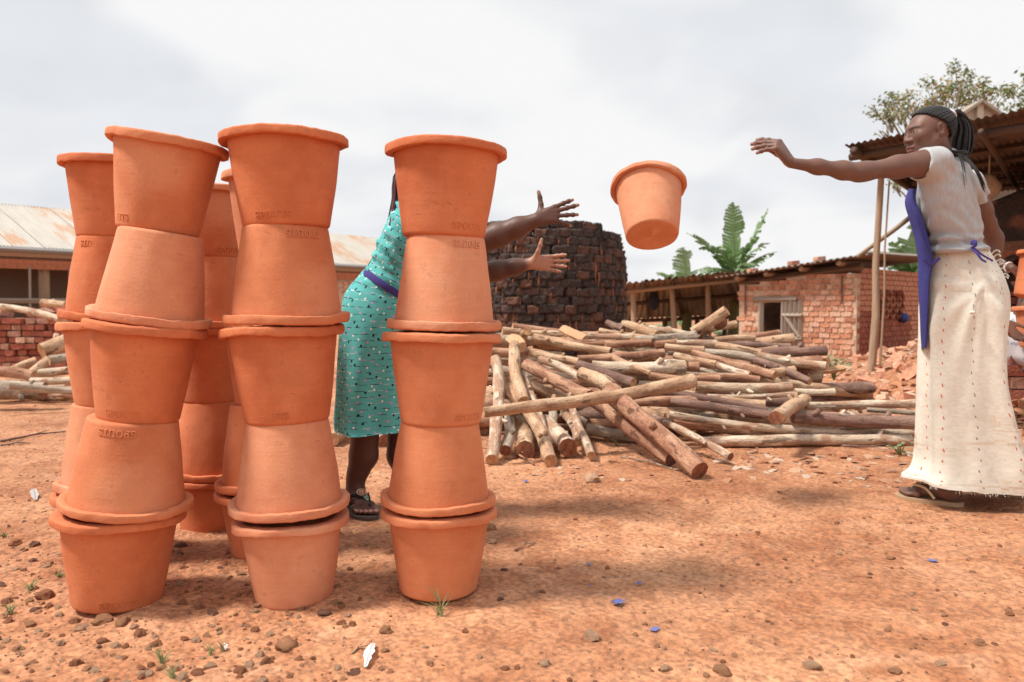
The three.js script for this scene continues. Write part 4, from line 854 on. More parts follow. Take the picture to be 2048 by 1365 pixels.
// ---------------------------------------------------------------- banana plants
// one leaf: arching midrib with a blade torn into strips
function bananaLeaf(r, len, wid, bend, mat, tear = 0.5) {
  const n = 22, pos = [], uv = [], idx = [], mid = [];
  for (let i = 0; i <= n; i++) { const t = i / n; mid.push(V(0, len * (t - 0.42 * bend * t * t * t), len * bend * (0.75 * t * t))); }
  const half = (t) => wid * Math.pow(Math.sin(Math.PI * clamp(t * 0.97 + 0.03, 0, 1)), 0.6) * (t > 0.9 ? 1 - (t - 0.9) * 6 : 1);
  for (const s of [-1, 1]) {
    let droop = 0.25 + r() * 0.3, gap = 0;
    for (let i = 1; i < n; i++) {
      const t0 = i / n, t1 = (i + 1) / n;
      if (r() < tear) { droop = 0.1 + r() * 0.9; gap = 0.25 + r() * 0.3; } else gap = 0.0;
      const w0 = half(t0), w1 = half(t1) * (0.85 + r() * 0.2), k = pos.length / 3, tn = mid[i + 1].clone().sub(mid[i]).normalize(), nrm = tn.clone().cross(V(1, 0, 0)).normalize();
      for (let q = 0; q <= 2; q++) { const f = q / 2; for (const [m, w, sh] of [[mid[i], w0, gap * 0.4], [mid[i + 1], w1, 0]]) {
        const p = m.clone().addScaledVector(V(s, 0, 0), w * f * Math.cos(droop * f)).addScaledVector(nrm, w * f * (0.22 - droop * f * 0.8)).addScaledVector(tn, w * f * 0.35 + (sh ? len / n * sh * f : 0));
        pos.push(p.x, p.y, p.z); uv.push(f, t0 + (m === mid[i] ? 0 : 1 / n)); } }
      for (let q = 0; q < 2; q++) { const b = k + q * 2; idx.push(b, b + 1, b + 3, b, b + 3, b + 2); }
    }
  }
  return { blade: geoFrom(pos, idx, uv), rib: tube(mid, mid.map((_, i) => wid * 0.075 * (1 - i / n * 0.8)), 5) };
}
function bananaPlant(p, h, leaves, seed, label) {
  const o = tag(base('banana_plant', p), label, 'banana plant', null), r = rng(seed);
  mesh('stem', tube([V(0, -0.1, 0), V(0.03, h * 0.5, 0), V(0, h, 0)], [0.13, 0.11, 0.07], 9), M.stalk, o);
  for (const [az, tilt, len, wid, bend, tone] of leaves) {
    const g = bananaLeaf(r, len, wid * 1.35, bend, null, 0.68), q = new THREE.Quaternion().setFromEuler(new THREE.Euler(tilt, az, 0, 'YXZ'));
    const l = mesh('leaf', g.blade, M.banana[tone ?? Math.floor(r() * 2)], o); l.position.set(0, h - 0.05, 0); l.quaternion.copy(q);
    mesh('midrib', g.rib, M.midrib, l);
  }
  return o;
}
{
  const P = Math.PI, at = (x, d, y = 0) => W(x, 650, d).setY(y);
  // azimuth 0 leans towards the camera (+z), PI/2 to the right, -PI/2 to the left, PI away
  bananaPlant(at(1466, 17.0), 1.5, [[-0.9, 0.5, 1.25, 0.2, 0.5, 0], [0.95, 0.45, 1.2, 0.18, 0.45, 1], [0.2, 0.95, 1.05, 0.22, 0.8, 1], [-1.2, 0.9, 1.1, 0.2, 0.8, 0], [1.5, 0.75, 1.2, 0.16, 0.35, 0], [-P / 2, 0.62, 1.55, 0.20, 0.25, 0], [-0.4, 0.04, 1.75, 0.19, 0.2, 1], [P / 2, 0.42, 1.72, 0.15, 0.05, 0], [P / 2 + 0.5, 1.0, 1.25, 0.13, 0.2, 0], [P / 2 - 0.7, 0.22, 1.15, 0.13, 0.4, 1], [-P / 2 - 0.4, 0.95, 0.95, 0.2, 0.5, 1], [0.3, 0.75, 0.9, 0.22, 0.6, 0], [P, 0.4, 1.2, 0.2, 0.4, 1]], 5, 'tall banana plant with torn upright leaves rising over the hut roof\'s left end');
  bananaPlant(at(1372, 18), 1.1, [[-1.2, 0.55, 1.1, 0.16, 0.5, 1], [0.9, 0.5, 0.9, 0.18, 0.5, 0], [-0.5, 0.08, 1.25, 0.23, 0.25, 2], [-P / 2, 0.75, 1.05, 0.17, 0.5, 0], [P / 2, 0.7, 0.8, 0.16, 0.3, 1], [-P / 2 + 0.5, 1.0, 1.0, 0.2, 0.6, 0], [P, 0.5, 1, 0.2, 0.4, 0], [0.2, 1.0, 0.7, 0.2, 0.6, 1]], 9, 'banana plant with one broad pale upright leaf behind the open shed roof');
  bananaPlant(at(1340, 19), 0.85, [[-P / 2, 0.8, 0.7, 0.2, 0.6, 2], [0.2, 0.3, 0.8, 0.2, 0.6, 2], [P / 2, 0.8, 0.8, 0.2, 0.6, 1]], 15, 'low pale banana plant at the left, over the open shed roof');
  bananaPlant(at(1825, 16.5), 1.35, [[-0.9, 0.55, 1.2, 0.2, 0.5, 0], [0.1, 0.7, 1.1, 0.24, 0.7, 1], [-1.3, 0.8, 1.3, 0.16, 0.4, 1], [-0.3, 0.12, 1.5, 0.26, 0.25, 2], [-P / 2 + 0.2, 0.25, 1.15, 0.24, 0.35, 1], [-P / 2, 1.05, 1.25, 0.20, 0.55, 0], [-P / 2 + 0.5, 0.85, 0.8, 0.2, 1.0, 1], [P / 2, 0.5, 1.2, 0.22, 0.4, 1], [0.4, 0.5, 1.0, 0.22, 0.5, 2], [P, 0.4, 1.2, 0.22, 0.4, 0]], 23, 'banana plant behind the hut roof, left of the woman\'s blue apron');
  for (const [x, d, s] of [[1275, 21, 31], [1312, 22, 33], [1395, 20.5, 35], [1440, 21.5, 37]]) {
    const r = rng(s); bananaPlant(at(x, d, -0.2), 0.25, Array.from({ length: 6 }, (_, i) => [i * 1.05 + r(), 0.5 + r() * 0.5, 0.8 + r() * 0.4, 0.16, 0.6, i % 3]), s, 'low banana plant seen ' + { 1275: 'beneath the open shed, nearest the kiln', 1312: 'beneath the open shed, between its first two posts', 1395: 'beneath the open shed, between its last two posts', 1440: 'beneath the open shed, next to the brick hut' }[x]);
  }
}
// ---------------------------------------------------------------- broadleaf trees beyond the dark shed
function tree(p, H, clumps, seed, label) {
  const o = tag(base('tree', p), label, 'tree', null), r = rng(seed), limbs = [], pos = [], idx = [], col = [];
  const tops = clumps.map(([x, y, z]) => V(x, y, z)), fork = V(0, H * 0.45, 0);
  mesh('trunk', tube([V(0, -0.2, 0), V(0.06, H * 0.2, 0.02), fork], [0.17, 0.14, 0.11], 9), M.bark.grey, o);
  for (const t of tops) limbs.push(tube(bez(fork, V(t.x * 0.45, lerp(fork.y, t.y, 0.75), t.z * 0.5), t, 6), [0.06, 0.05, 0.042, 0.034, 0.027, 0.02, 0.012], 6));
  clumps.forEach(([cx, cy, cz, R, n, tone], ci) => {
    for (let s = 0; s < 8; s++) { const e = V(cx + (r() - 0.5) * R * 1.7, cy + (r() - 0.4) * R * 1.3, cz + (r() - 0.5) * R * 1.5); limbs.push(tube(bez(tops[ci].clone().lerp(fork, 0.15), V((cx + e.x) / 2, Math.min(cy, e.y), (cz + e.z) / 2), e, 3), [0.014, 0.011, 0.008, 0.004], 4));
      for (let i = 0; i < n * 0.1; i++) {
        const q = e.clone().add(V((r() + r() + r() - 1.5), (r() + r() + r() - 1.5) * 0.8, (r() + r() + r() - 1.5)).multiplyScalar(R * 0.42));
        const l = 0.055 + r() * 0.05, d = V(r() - 0.5, r() * 0.6 - 0.45, r() - 0.5).normalize(), sd = d.clone().cross(V(r() - 0.5, r(), r() - 0.5)).normalize(), k = pos.length / 3, up = d.clone().cross(sd).multiplyScalar(l * 0.12);
        for (const v of [q, q.clone().addScaledVector(d, l * 0.5).addScaledVector(sd, l * 0.27).add(up), q.clone().addScaledVector(d, l), q.clone().addScaledVector(d, l * 0.5).addScaledVector(sd, -l * 0.27).add(up)]) pos.push(v.x, v.y, v.z);
        idx.push(k, k + 1, k + 2, k, k + 2, k + 3);
        const m = r(), yellow = m < tone ? [0.36, 0.27, 0.085] : mix3([0.11, 0.15, 0.045], [0.23, 0.28, 0.085], r()), c = m < tone * 0.25 ? [0.42, 0.20, 0.06] : yellow;
        for (let z = 0; z < 4; z++) col.push(...c);
      } }
  });
  mesh('branches', merged(limbs), M.bark.grey, o);
  const cr = mesh('crown', geoFrom(pos, idx, null, col), M.treeLeaf, o); cr.userData.kind = 'stuff';
}
{
  const p = W(1880, 650, 16).setY(0), c = (x, y, R, n, tone, dz = 0) => { const q = W(x, y, 16 + dz); return [q.x - p.x, q.y, q.z - p.z, R, n, tone]; };
  tree(p, 4.0, [c(1768, 222, 0.32, 360, 0.25), c(1790, 205, 0.3, 260, 0.25, 0.5), c(1826, 208, 0.34, 190, 0.55, -0.3), c(1870, 185, 0.42, 380, 0.4), c(1925, 160, 0.36, 480, 0.2, 0.4), c(1948, 190, 0.34, 400, 0.35, -0.3), c(1985, 200, 0.42, 420, 0.25), c(1900, 205, 0.4, 300, 0.45, 0.6), c(1810, 250, 0.25, 90, 0.2), c(1850, 225, 0.3, 140, 0.5), c(1788, 372, 0.26, 90, 0.4, 0.3), c(1765, 262, 0.16, 26, 0.1)], 3, 'loose yellowing green tree rising behind the dark shed and the woman\'s head');
  const p2 = W(2120, 650, 15).setY(0), c2 = (x, y, R, n, tone) => { const q = W(x, y, 15); return [q.x - p2.x, q.y, q.z - p2.z, R, n, tone]; };
  tree(p2, 4.2, [c2(2052, 190, 0.36, 520, 0.1), c2(2040, 225, 0.3, 320, 0.15), c2(2090, 170, 0.5, 500, 0.1), c2(2120, 220, 0.5, 400, 0.1)], 8, 'dark green tree at the right frame edge above the shed roof');
}
// ---------------------------------------------------------------- grass tufts and weeds
function blades(r, n, h, spread, mat) {
  const gs = [];
  for (let i = 0; i < n; i++) {
    const a = r() * 6.28, l = h * (0.5 + r() * 0.6), b = V((r() - 0.5) * spread * 0.25, -0.004, (r() - 0.5) * spread * 0.25), e = V(Math.cos(a) * spread * (0.4 + r() * 0.7), l, Math.sin(a) * spread * (0.4 + r() * 0.7)).add(b), pts = bez(b, b.clone().add(V(0, l * 0.7, 0)), e, 5), w = 0.0016 + r() * 0.0012;
    gs.push(tube(pts, pts.map((_, j) => w * (1.05 - j / 5)), 4, { flat: 0.3 }));
  }
  return merged(gs);
}
for (const [x, y, n, h, sp, label] of [
  [880, 1232, 13, 0.085, 0.055, 'largest grass tuft, in front of the front right stack\'s bottom pot'],
  [322, 1325, 16, 0.06, 0.05, 'sparse grass tuft in the left foreground dirt below the left stack'],
  [60, 1180, 22, 0.05, 0.05, 'dark grass tuft left of the front left stack\'s base'],
  [118, 1155, 18, 0.045, 0.045, 'small grass tuft touching the front left stack\'s base'],
  [20, 1225, 16, 0.05, 0.045, 'green grass sprout at the left frame edge'],
  [420, 1305, 9, 0.04, 0.04, 'tiny grass sprout in the dirt below the front left and middle stacks'],
  [445, 1300, 8, 0.05, 0.03, 'thin grass sprout beside the white speck in the foreground'],
  [345, 1360, 12, 0.06, 0.05, 'grass sprout at the bottom frame edge, left'],
  [8, 1075, 10, 0.04, 0.04, 'grass wisp at the left frame edge, above the green sprout'],
]) { const p = G(x, y); p.y = gh(p.x, p.z); mesh('blades', blades(rng(x), n, h * (x < 500 ? 0.7 : 0.9), sp * (x < 500 ? 0.8 : 1)), x === 445 ? M.dryGrass : M.grass, tag(base('grass_tuft', p), label, 'grass')); }
function weed(p, R, n, seed, label, name = 'weed') {
  const o = tag(base(name, p), label, 'weed'), r = rng(seed), pos = [], idx = [], uv = [], stems = [];
  for (let i = 0; i < n; i++) {
    const a = r() * 6.28, e = V(Math.cos(a) * R * r(), R * (0.3 + r() * 0.9), Math.sin(a) * R * r()), d = V(Math.cos(a), (r() - 0.6) * 0.8, Math.sin(a)).normalize(), s = d.clone().cross(V(0, 1, 0)).normalize(), l = R * (0.35 + r() * 0.25), k = pos.length / 3;
    if (i % 3 === 0) stems.push(tube(bez(V(0, -0.02, 0), V(e.x * 0.3, e.y * 0.7, e.z * 0.3), e, 3), 0.004, 4));
    for (const v of [e, e.clone().addScaledVector(d, l * 0.5).addScaledVector(s, l * 0.35), e.clone().addScaledVector(d, l), e.clone().addScaledVector(d, l * 0.5).addScaledVector(s, -l * 0.35)]) pos.push(v.x, v.y, v.z);
    uv.push(0, 0, 0.5, 0, 0.5, 1, 0, 1); idx.push(k, k + 1, k + 2, k, k + 2, k + 3);
  }
  mesh('foliage', geoFrom(pos, idx, uv), M.banana[1], o); mesh('stem', merged(stems), M.stalk, o);
}
{ const p = W(1668, 735, 6.6); p.y = gh(p.x, p.z) + 0.12; weed(p, 0.15, 60, 3, 'leafy green weed at the hut corner, beyond the split logs'); }
{ const p = G(1800, 912); weed(p, 0.06, 16, 6, 'small green weed on the ground just left of the cream skirt'); }
{ const p = G(1588, 868); weed(p, 0.05, 14, 7, 'tiny green weed between the foremost logs of the heap'); }
{ const p = G(1235, 893); weed(p, 0.04, 9, 9, 'few green leaves under the dark grey log of the heap'); }

// ---------------------------------------------------------------- bodies: joined tapered limbs, meshed from one distance field
class Field {
  constructor() { this.p = []; }
  cap(a, b, ra, rb = ra, k = 0.02, sub = false) { const ab = b.clone().sub(a); this.p.push({ t: 0, a, ab, l2: Math.max(ab.lengthSq(), 1e-9), ra, rb, k, sub }); return this; }
  ell(c, r, ax, k = 0.02, sub = false) { this.p.push({ t: 1, c, r, ax: ax ?? [V(1, 0, 0), V(0, 1, 0), V(0, 0, 1)], k, sub }); return this; }
  chain(pts, rad, k) { for (let i = 0; i < pts.length - 1; i++) this.cap(pts[i], pts[i + 1], rad[i], rad[i + 1], k); return this; }
  // the limbs that matter within reach R of a point
  near(x, y, z, R) { const e = this.p.map((q) => this.d(x, y, z, [q], true)), m = Math.min(...e.filter((_, i) => !this.p[i].sub)); return this.p.filter((q, i) => (q.sub ? e[i] < R * 2 + 0.03 : e[i] < Math.max(m, 0) + R * 2 + q.k + 0.04)); }
  d(x, y, z, list = this.p, raw = false) {
    let d = 1e3;
    for (const q of list) {
      let e;
      if (q.t === 0) {
        const px = x - q.a.x, py = y - q.a.y, pz = z - q.a.z, t = clamp((px * q.ab.x + py * q.ab.y + pz * q.ab.z) / q.l2, 0, 1);
        e = Math.hypot(px - q.ab.x * t, py - q.ab.y * t, pz - q.ab.z * t) - (q.ra + (q.rb - q.ra) * t);
      } else {
        const px = x - q.c.x, py = y - q.c.y, pz = z - q.c.z, u = (px * q.ax[0].x + py * q.ax[0].y + pz * q.ax[0].z) / q.r[0], v = (px * q.ax[1].x + py * q.ax[1].y + pz * q.ax[1].z) / q.r[1], w = (px * q.ax[2].x + py * q.ax[2].y + pz * q.ax[2].z) / q.r[2];
        const k0 = Math.hypot(u, v, w), k1 = Math.hypot(u / q.r[0], v / q.r[1], w / q.r[2]);
        e = k1 > 1e-9 ? k0 * (k0 - 1) / k1 : -Math.min(...q.r);
      }
      if (raw) return e;
      if (q.sub) { const h = Math.max(q.k - Math.abs(d + e), 0) / q.k; d = Math.max(d, -e) + h * h * q.k * 0.25; }
      else { const h = Math.max(q.k - Math.abs(d - e), 0) / q.k; d = Math.min(d, e) - h * h * q.k * 0.25; }
    }
    return d;
  }
}
// surface nets over boxes of different fineness; a coarser box leaves out what a finer one covers
function netMesh(f, boxes, colorAt, uvScale = 1) {
  const field = f instanceof Field ? f : null, geos = boxes.map(({ lo, hi, h }, bi) => {
    const n = [0, 1, 2].map((i) => Math.ceil((hi[i] - lo[i]) / h) + 1), [nx, ny, nz] = n, val = new Float32Array(nx * ny * nz), B = 6;
    const at = (i, j, k) => (k * ny + j) * nx + i, live = new Uint8Array(nx * ny * nz);
    for (let k0 = 0; k0 < nz; k0 += B) for (let j0 = 0; j0 < ny; j0 += B) for (let i0 = 0; i0 < nx; i0 += B) {
      const x0 = lo[0] + (i0 + B / 2) * h, y0 = lo[1] + (j0 + B / 2) * h, z0 = lo[2] + (k0 + B / 2) * h;
      const list = field ? field.near(x0, y0, z0, B * h * 0.9) : null, c = field ? (list.length ? field.d(x0, y0, z0, list) : 1) : f(x0, y0, z0), far = Math.abs(c) > B * h * 1.35 + 0.012;
      for (let k = k0; k < Math.min(nz, k0 + B); k++) for (let j = j0; j < Math.min(ny, j0 + B); j++) for (let i = i0; i < Math.min(nx, i0 + B); i++) { const q = at(i, j, k); live[q] = far ? 0 : 1; val[q] = far ? c : field ? field.d(lo[0] + i * h, lo[1] + j * h, lo[2] + k * h, list) : f(lo[0] + i * h, lo[1] + j * h, lo[2] + k * h); }
    }
    const id = new Int32Array(nx * ny * nz).fill(-1), pos = [], idx = [], v = new Float32Array(8);
    for (let k = 0; k < nz - 1; k++) for (let j = 0; j < ny - 1; j++) for (let i = 0; i < nx - 1; i++) {
      if (!live[at(i, j, k)] && !live[at(i + 1, j + 1, k + 1)]) continue;
      let m = 0, cx = 0, cy = 0, cz = 0, cn = 0;
      for (let q = 0; q < 8; q++) { v[q] = val[at(i + (q & 1), j + (q >> 1 & 1), k + (q >> 2))]; if (v[q] < 0) m |= 1 << q; }
      if (m === 0 || m === 255) continue;
      for (let q = 0; q < 8; q++) for (let bit = 1; bit < 8; bit <<= 1) if (!(q & bit)) { const w = q | bit; if ((v[q] < 0) !== (v[w] < 0)) { const t = v[q] / (v[q] - v[w]); cx += (q & 1) + (bit === 1 ? t : 0); cy += (q >> 1 & 1) + (bit === 2 ? t : 0); cz += (q >> 2) + (bit === 4 ? t : 0); cn++; } }
      id[at(i, j, k)] = pos.length / 3; pos.push(lo[0] + (i + cx / cn) * h, lo[1] + (j + cy / cn) * h, lo[2] + (k + cz / cn) * h);
    }
    const finer = boxes.filter((b, q) => q !== bi && b.h < h);
    const inside = (q) => finer.some((b) => [0, 1, 2].every((a) => pos[q * 3 + a] > b.lo[a] + h * 0.9 && pos[q * 3 + a] < b.hi[a] - h * 0.9));
    const quad = (a, b, c, d, flip) => { if (a < 0 || b < 0 || c < 0 || d < 0) return; if (finer.length && inside(a) && inside(b) && inside(c) && inside(d)) return; flip ? idx.push(a, c, b, a, d, c) : idx.push(a, b, c, a, c, d); };
    for (let k = 1; k < nz - 1; k++) for (let j = 1; j < ny - 1; j++) for (let i = 1; i < nx - 1; i++) {
      if (id[at(i, j, k)] < 0) continue;
      const s = val[at(i, j, k)] < 0;
      if (s !== val[at(i + 1, j, k)] < 0) quad(id[at(i, j - 1, k - 1)], id[at(i, j, k - 1)], id[at(i, j, k)], id[at(i, j - 1, k)], !s);
      if (s !== val[at(i, j + 1, k)] < 0) quad(id[at(i - 1, j, k - 1)], id[at(i - 1, j, k)], id[at(i, j, k)], id[at(i, j, k - 1)], !s);
      if (s !== val[at(i, j, k + 1)] < 0) quad(id[at(i - 1, j - 1, k)], id[at(i, j - 1, k)], id[at(i, j, k)], id[at(i - 1, j, k)], !s);
    }
    const g = geoFrom(pos, idx), nm = g.attributes.normal, uv = [], col = [];
    for (let i = 0; i < pos.length; i += 3) {
      const [x, y, z] = [pos[i], pos[i + 1], pos[i + 2]];
      uv.push((x * 0.8 + z * 0.6) * uvScale, y * uvScale);
      if (colorAt) col.push(...colorAt(x, y, z, nm.getX(i / 3), nm.getY(i / 3), nm.getZ(i / 3)));
    }
    g.setAttribute('uv', new THREE.Float32BufferAttribute(uv, 2));
    if (colorAt) g.setAttribute('color', new THREE.Float32BufferAttribute(col, 3));
    return g;
  });
  return mergeGeometries(geos);
}
const around = (pts, pad) => { const lo = [1e9, 1e9, 1e9], hi = [-1e9, -1e9, -1e9]; for (const p of pts) [p.x, p.y, p.z].forEach((c, i) => { lo[i] = Math.min(lo[i], c - pad); hi[i] = Math.max(hi[i], c + pad); }); return { lo, hi }; };
// a hand from the wrist: X to the fingers, Z out of its back, Y to the thumb; spread (radians) and curls per finger, index first
function hand(f, wrist, X, Z, thumbSign, pose, s = 1) {
  X = X.clone().normalize(); Z = Z.clone().addScaledVector(X, -Z.dot(X)).normalize(); const Y = Z.clone().cross(X).multiplyScalar(thumbSign);
  const P = (x, y, z) => wrist.clone().addScaledVector(X, x * s).addScaledVector(Y, y * s).addScaledVector(Z, z * s);
  const D = (x, y, z) => V(0, 0, 0).addScaledVector(X, x).addScaledVector(Y, y).addScaledVector(Z, z).normalize();
  const kn = [[0.088, 0.030], [0.091, 0.010], [0.086, -0.010], [0.077, -0.028]], len = [[0.043, 0.026, 0.020], [0.048, 0.030, 0.021], [0.044, 0.028, 0.020], [0.034, 0.021, 0.018]], rad = [0.0100, 0.0102, 0.0096, 0.0086];
  f.ell(P(0.048, 0.001, -0.002), [0.046 * s, 0.037 * s, 0.0135 * s], [X, Y, Z], 0.012);
  kn.forEach(([x, y], i) => f.cap(P(0.012, y * 0.45, 0), P(x, y, 0.001), 0.0145 * s, 0.0112 * s, 0.010));
  const tips = [], reach = [wrist];
  kn.forEach(([x, y], i) => {
    let a = P(x, y, 0), c = 0; const sp = pose.spread[i], out = D(Math.cos(sp), Math.sin(sp), 0);
    for (let j = 0; j < 3; j++) {
      c += pose.curl[i][j]; const dir = out.clone().multiplyScalar(Math.cos(c)).addScaledVector(Z, -Math.sin(c)), b = a.clone().addScaledVector(dir, len[i][j] * s);
      f.cap(a, b, rad[i] * s * (1 - 0.09 * j), rad[i] * s * (1 - 0.09 * (j + 1)), 0.0045); f.ell(a, [rad[i] * s * 1.06, rad[i] * s * 1.06, rad[i] * s * 1.06], null, 0.004); reach.push(a, b); a = b;
    }
    tips.push(a);
  });
  let a = P(0.018, 0.020, -0.008); const t = pose.thumb.map((v) => D(...v)), tl = [0.046, 0.034, 0.026], tr = [0.0155, 0.0115, 0.0100, 0.0082];
  for (let j = 0; j < 3; j++) { const b = a.clone().addScaledVector(t[j], tl[j] * s); f.cap(a, b, tr[j] * s, tr[j + 1] * s, j ? 0.005 : 0.012); reach.push(b); a = b; }
  tips.push(a);
  return { wrist, X, Y, Z, tips, reach };
}
// a foot: X heel to toe, inner = sign of the big toe along up x X
function foot(f, heel, X, inner, s = 1) {
  X = X.clone().setY(0).normalize(); const Z = V(0, 1, 0), Y = Z.clone().cross(X).multiplyScalar(inner), P = (x, y, z) => heel.clone().addScaledVector(X, x * s).addScaledVector(Y, y * s).addScaledVector(Z, z * s);
  f.ell(P(0.034, 0, 0.030), [0.038 * s, 0.031 * s, 0.034 * s], [X, Y, Z], 0.02);
  f.cap(P(0.045, 0, 0.045), P(0.155, 0.006, 0.026), 0.036 * s, 0.025 * s, 0.02);
  f.cap(P(0.165, 0.028, 0.020), P(0.155, -0.030, 0.017), 0.021 * s, 0.016 * s, 0.015);
  [[0.033, 0.052, 0.0135], [0.013, 0.052, 0.0098], [-0.003, 0.046, 0.0093], [-0.018, 0.039, 0.0088], [-0.031, 0.031, 0.0084]].forEach(([y, l, r]) => f.cap(P(0.168 - Math.abs(y - 0.02) * 0.25, y, 0.017), P(0.175 - Math.abs(y - 0.02) * 0.25 + l, y * 1.06, 0.011), r * 1.05 * s, r * s, 0.004));
  f.cap(P(0.046, 0, 0.05), P(0.044, 0, 0.115), 0.034 * s, 0.031 * s, 0.03);
  return { heel, X, Y, Z, P, ankle: P(0.044, 0, 0.10) };
}
function solePart(parent, ft, mat, thick, s = 1) {
  const sh = new THREE.Shape(), o = [[-0.012, 0], [0.0, 0.03], [0.06, 0.036], [0.12, 0.040], [0.175, 0.052], [0.222, 0.044], [0.246, 0.022], [0.238, -0.010], [0.205, -0.040], [0.15, -0.048], [0.08, -0.036], [0.01, -0.032]];
  const pts = new THREE.SplineCurve([...o, o[0]].map((p) => new THREE.Vector2(p[0] * s, p[1] * s))).getPoints(40); sh.setFromPoints(pts);
  const g = boxUV(new THREE.ExtrudeGeometry(sh, { depth: thick, bevelEnabled: true, bevelSize: 0.002, bevelThickness: 0.002, bevelSegments: 1 }).rotateX(-Math.PI / 2));   // shape y -> -z
  g.applyMatrix4(new THREE.Matrix4().makeBasis(ft.X, ft.Z, ft.Y.clone().negate()).setPosition(ft.heel.clone().setY(ft.heel.y - thick - 0.002)));
  g.computeVertexNormals();
  return mesh('sandal', g, mat, parent);
}
// head-space: x to the head's left, y up, z to the face
function headField(f, C, fwd, up, s = 1) {
  const z = fwd.clone().normalize(), x = up.clone().cross(z).normalize(), y = z.clone().cross(x), A = [x, y, z];
  const P = (a, b, c) => C.clone().addScaledVector(x, a * s).addScaledVector(y, b * s).addScaledVector(z, c * s), R = (...r) => r.map((q) => q * s);
  f.ell(P(0, 0.026, -0.018), R(0.070, 0.073, 0.092), A, 0.02);
  f.ell(P(0, -0.022, 0.028), R(0.059, 0.082, 0.064), A, 0.03);
  for (const e of [-1, 1]) { f.cap(P(e * 0.050, -0.045, 0.002), P(e * 0.016, -0.094, 0.062), 0.018 * s, 0.016 * s, 0.028); f.ell(P(e * 0.038, -0.016, 0.064), R(0.024, 0.022, 0.019), A, 0.028); f.cap(P(e * 0.044, 0.025, 0.064), P(e * 0.010, 0.022, 0.086), 0.0085 * s, 0.0085 * s, 0.016); }
  f.ell(P(0, -0.097, 0.068), R(0.019, 0.016, 0.016), A, 0.02);
  f.ell(P(0, -0.062, 0.076), R(0.028, 0.024, 0.018), A, 0.02);
  for (const e of [-1, 1]) f.ell(P(e * 0.031, 0.004, 0.099), R(0.0155, 0.0085, 0.011), A, 0.010, true);
  for (const e of [-1, 1]) f.ell(P(e * 0.031, 0.0025, 0.0765), R(0.0135, 0.0125, 0.0125), A, 0.003);
  f.cap(P(0, 0.012, 0.086), P(0, -0.027, 0.105), 0.0068 * s, 0.0108 * s, 0.011);
  for (const e of [-1, 1]) f.ell(P(e * 0.0150, -0.030, 0.098), R(0.0098, 0.0082, 0.0105), A, 0.008);
  f.cap(P(-0.018, -0.058, 0.092), P(0.018, -0.058, 0.092), 0.0072 * s, 0.0072 * s, 0.005); f.ell(P(0, -0.056, 0.097), R(0.014, 0.0075, 0.008), A, 0.006);
  f.ell(P(0, -0.0725, 0.094), R(0.020, 0.0088, 0.0085), A, 0.005);
  for (const e of [-1, 1]) { const ax = [x.clone().multiplyScalar(0.85).addScaledVector(z, -0.5 * e).normalize(), y, z.clone().multiplyScalar(0.85).addScaledVector(x, 0.5 * e).normalize()]; f.ell(P(e * 0.075, -0.006, -0.008), R(0.0095, 0.031, 0.019), ax, 0.006); f.ell(P(e * 0.0855, -0.002, -0.002), R(0.0100, 0.0205, 0.0115), ax, 0.003, true); }
  return { C, x, y, z, P, s };
}
// colour of skin: palms and soles pale, lips, brows and eyes by place
function skinColor(tone, palm, hands, head) {
  return (px, py, pz, nx, ny, nz) => {
    let c = mul3(tone, 0.93 + 0.16 * fbm(px * 14, py * 14, pz * 14, 3));
    for (const h of hands) {
      const dx = px - h.wrist.x, dy = py - h.wrist.y, dz = pz - h.wrist.z, X = dx * h.X.x + dy * h.X.y + dz * h.X.z, Z = dx * h.Z.x + dy * h.Z.y + dz * h.Z.z;
      if (X > -0.03 && X < 0.24 && dx * dx + dy * dy + dz * dz < 0.06) { const nn = nx * h.Z.x + ny * h.Z.y + nz * h.Z.z; c = mix3(c, palm, sstep(-0.03, 0.005, X) * sstep(-0.05, -0.55, nn)); for (const t of h.tips) { const e = Math.hypot(px - t.x, py - t.y, pz - t.z); if (e < 0.0125) c = mix3(c, mul3(palm, 0.95), 0.6); } }
    }
    if (head) {
      const q = V(px, py, pz).sub(head.C), x = q.dot(head.x) / head.s, y = q.dot(head.y) / head.s, z = q.dot(head.z) / head.s, ax = Math.abs(x);
      if (z > 0.05 && z < 0.125 && ax < 0.08 && Math.abs(y) < 0.1) {
        const e = ((ax - 0.031) / 0.0125) ** 2 + ((y - 0.001) / 0.0038) ** 2;
        if (e < 1) c = ((ax - 0.030) / 0.0055) ** 2 + ((y - 0.002) / 0.006) ** 2 < 1 ? [0.02, 0.013, 0.01] : [0.24, 0.19, 0.165];
        else if (e < 1.9 && y > 0.002) c = mul3(tone, 0.35);
        if (((ax - 0.031) / 0.022) ** 2 + ((y - 0.021 + (ax - 0.03) ** 2 * 9) / 0.0034) ** 2 < 1) c = [0.045, 0.026, 0.022];
        if (z > 0.078 && ax < 0.026 && y < -0.05 && y > -0.082) c = Math.abs(y + 0.0645) < 0.0016 ? mul3(tone, 0.3) : mix3(c, [tone[0] * 1.15, tone[1] * 0.95, tone[2] * 1.05], 0.75);
      }
    }
    return c;
  };
}
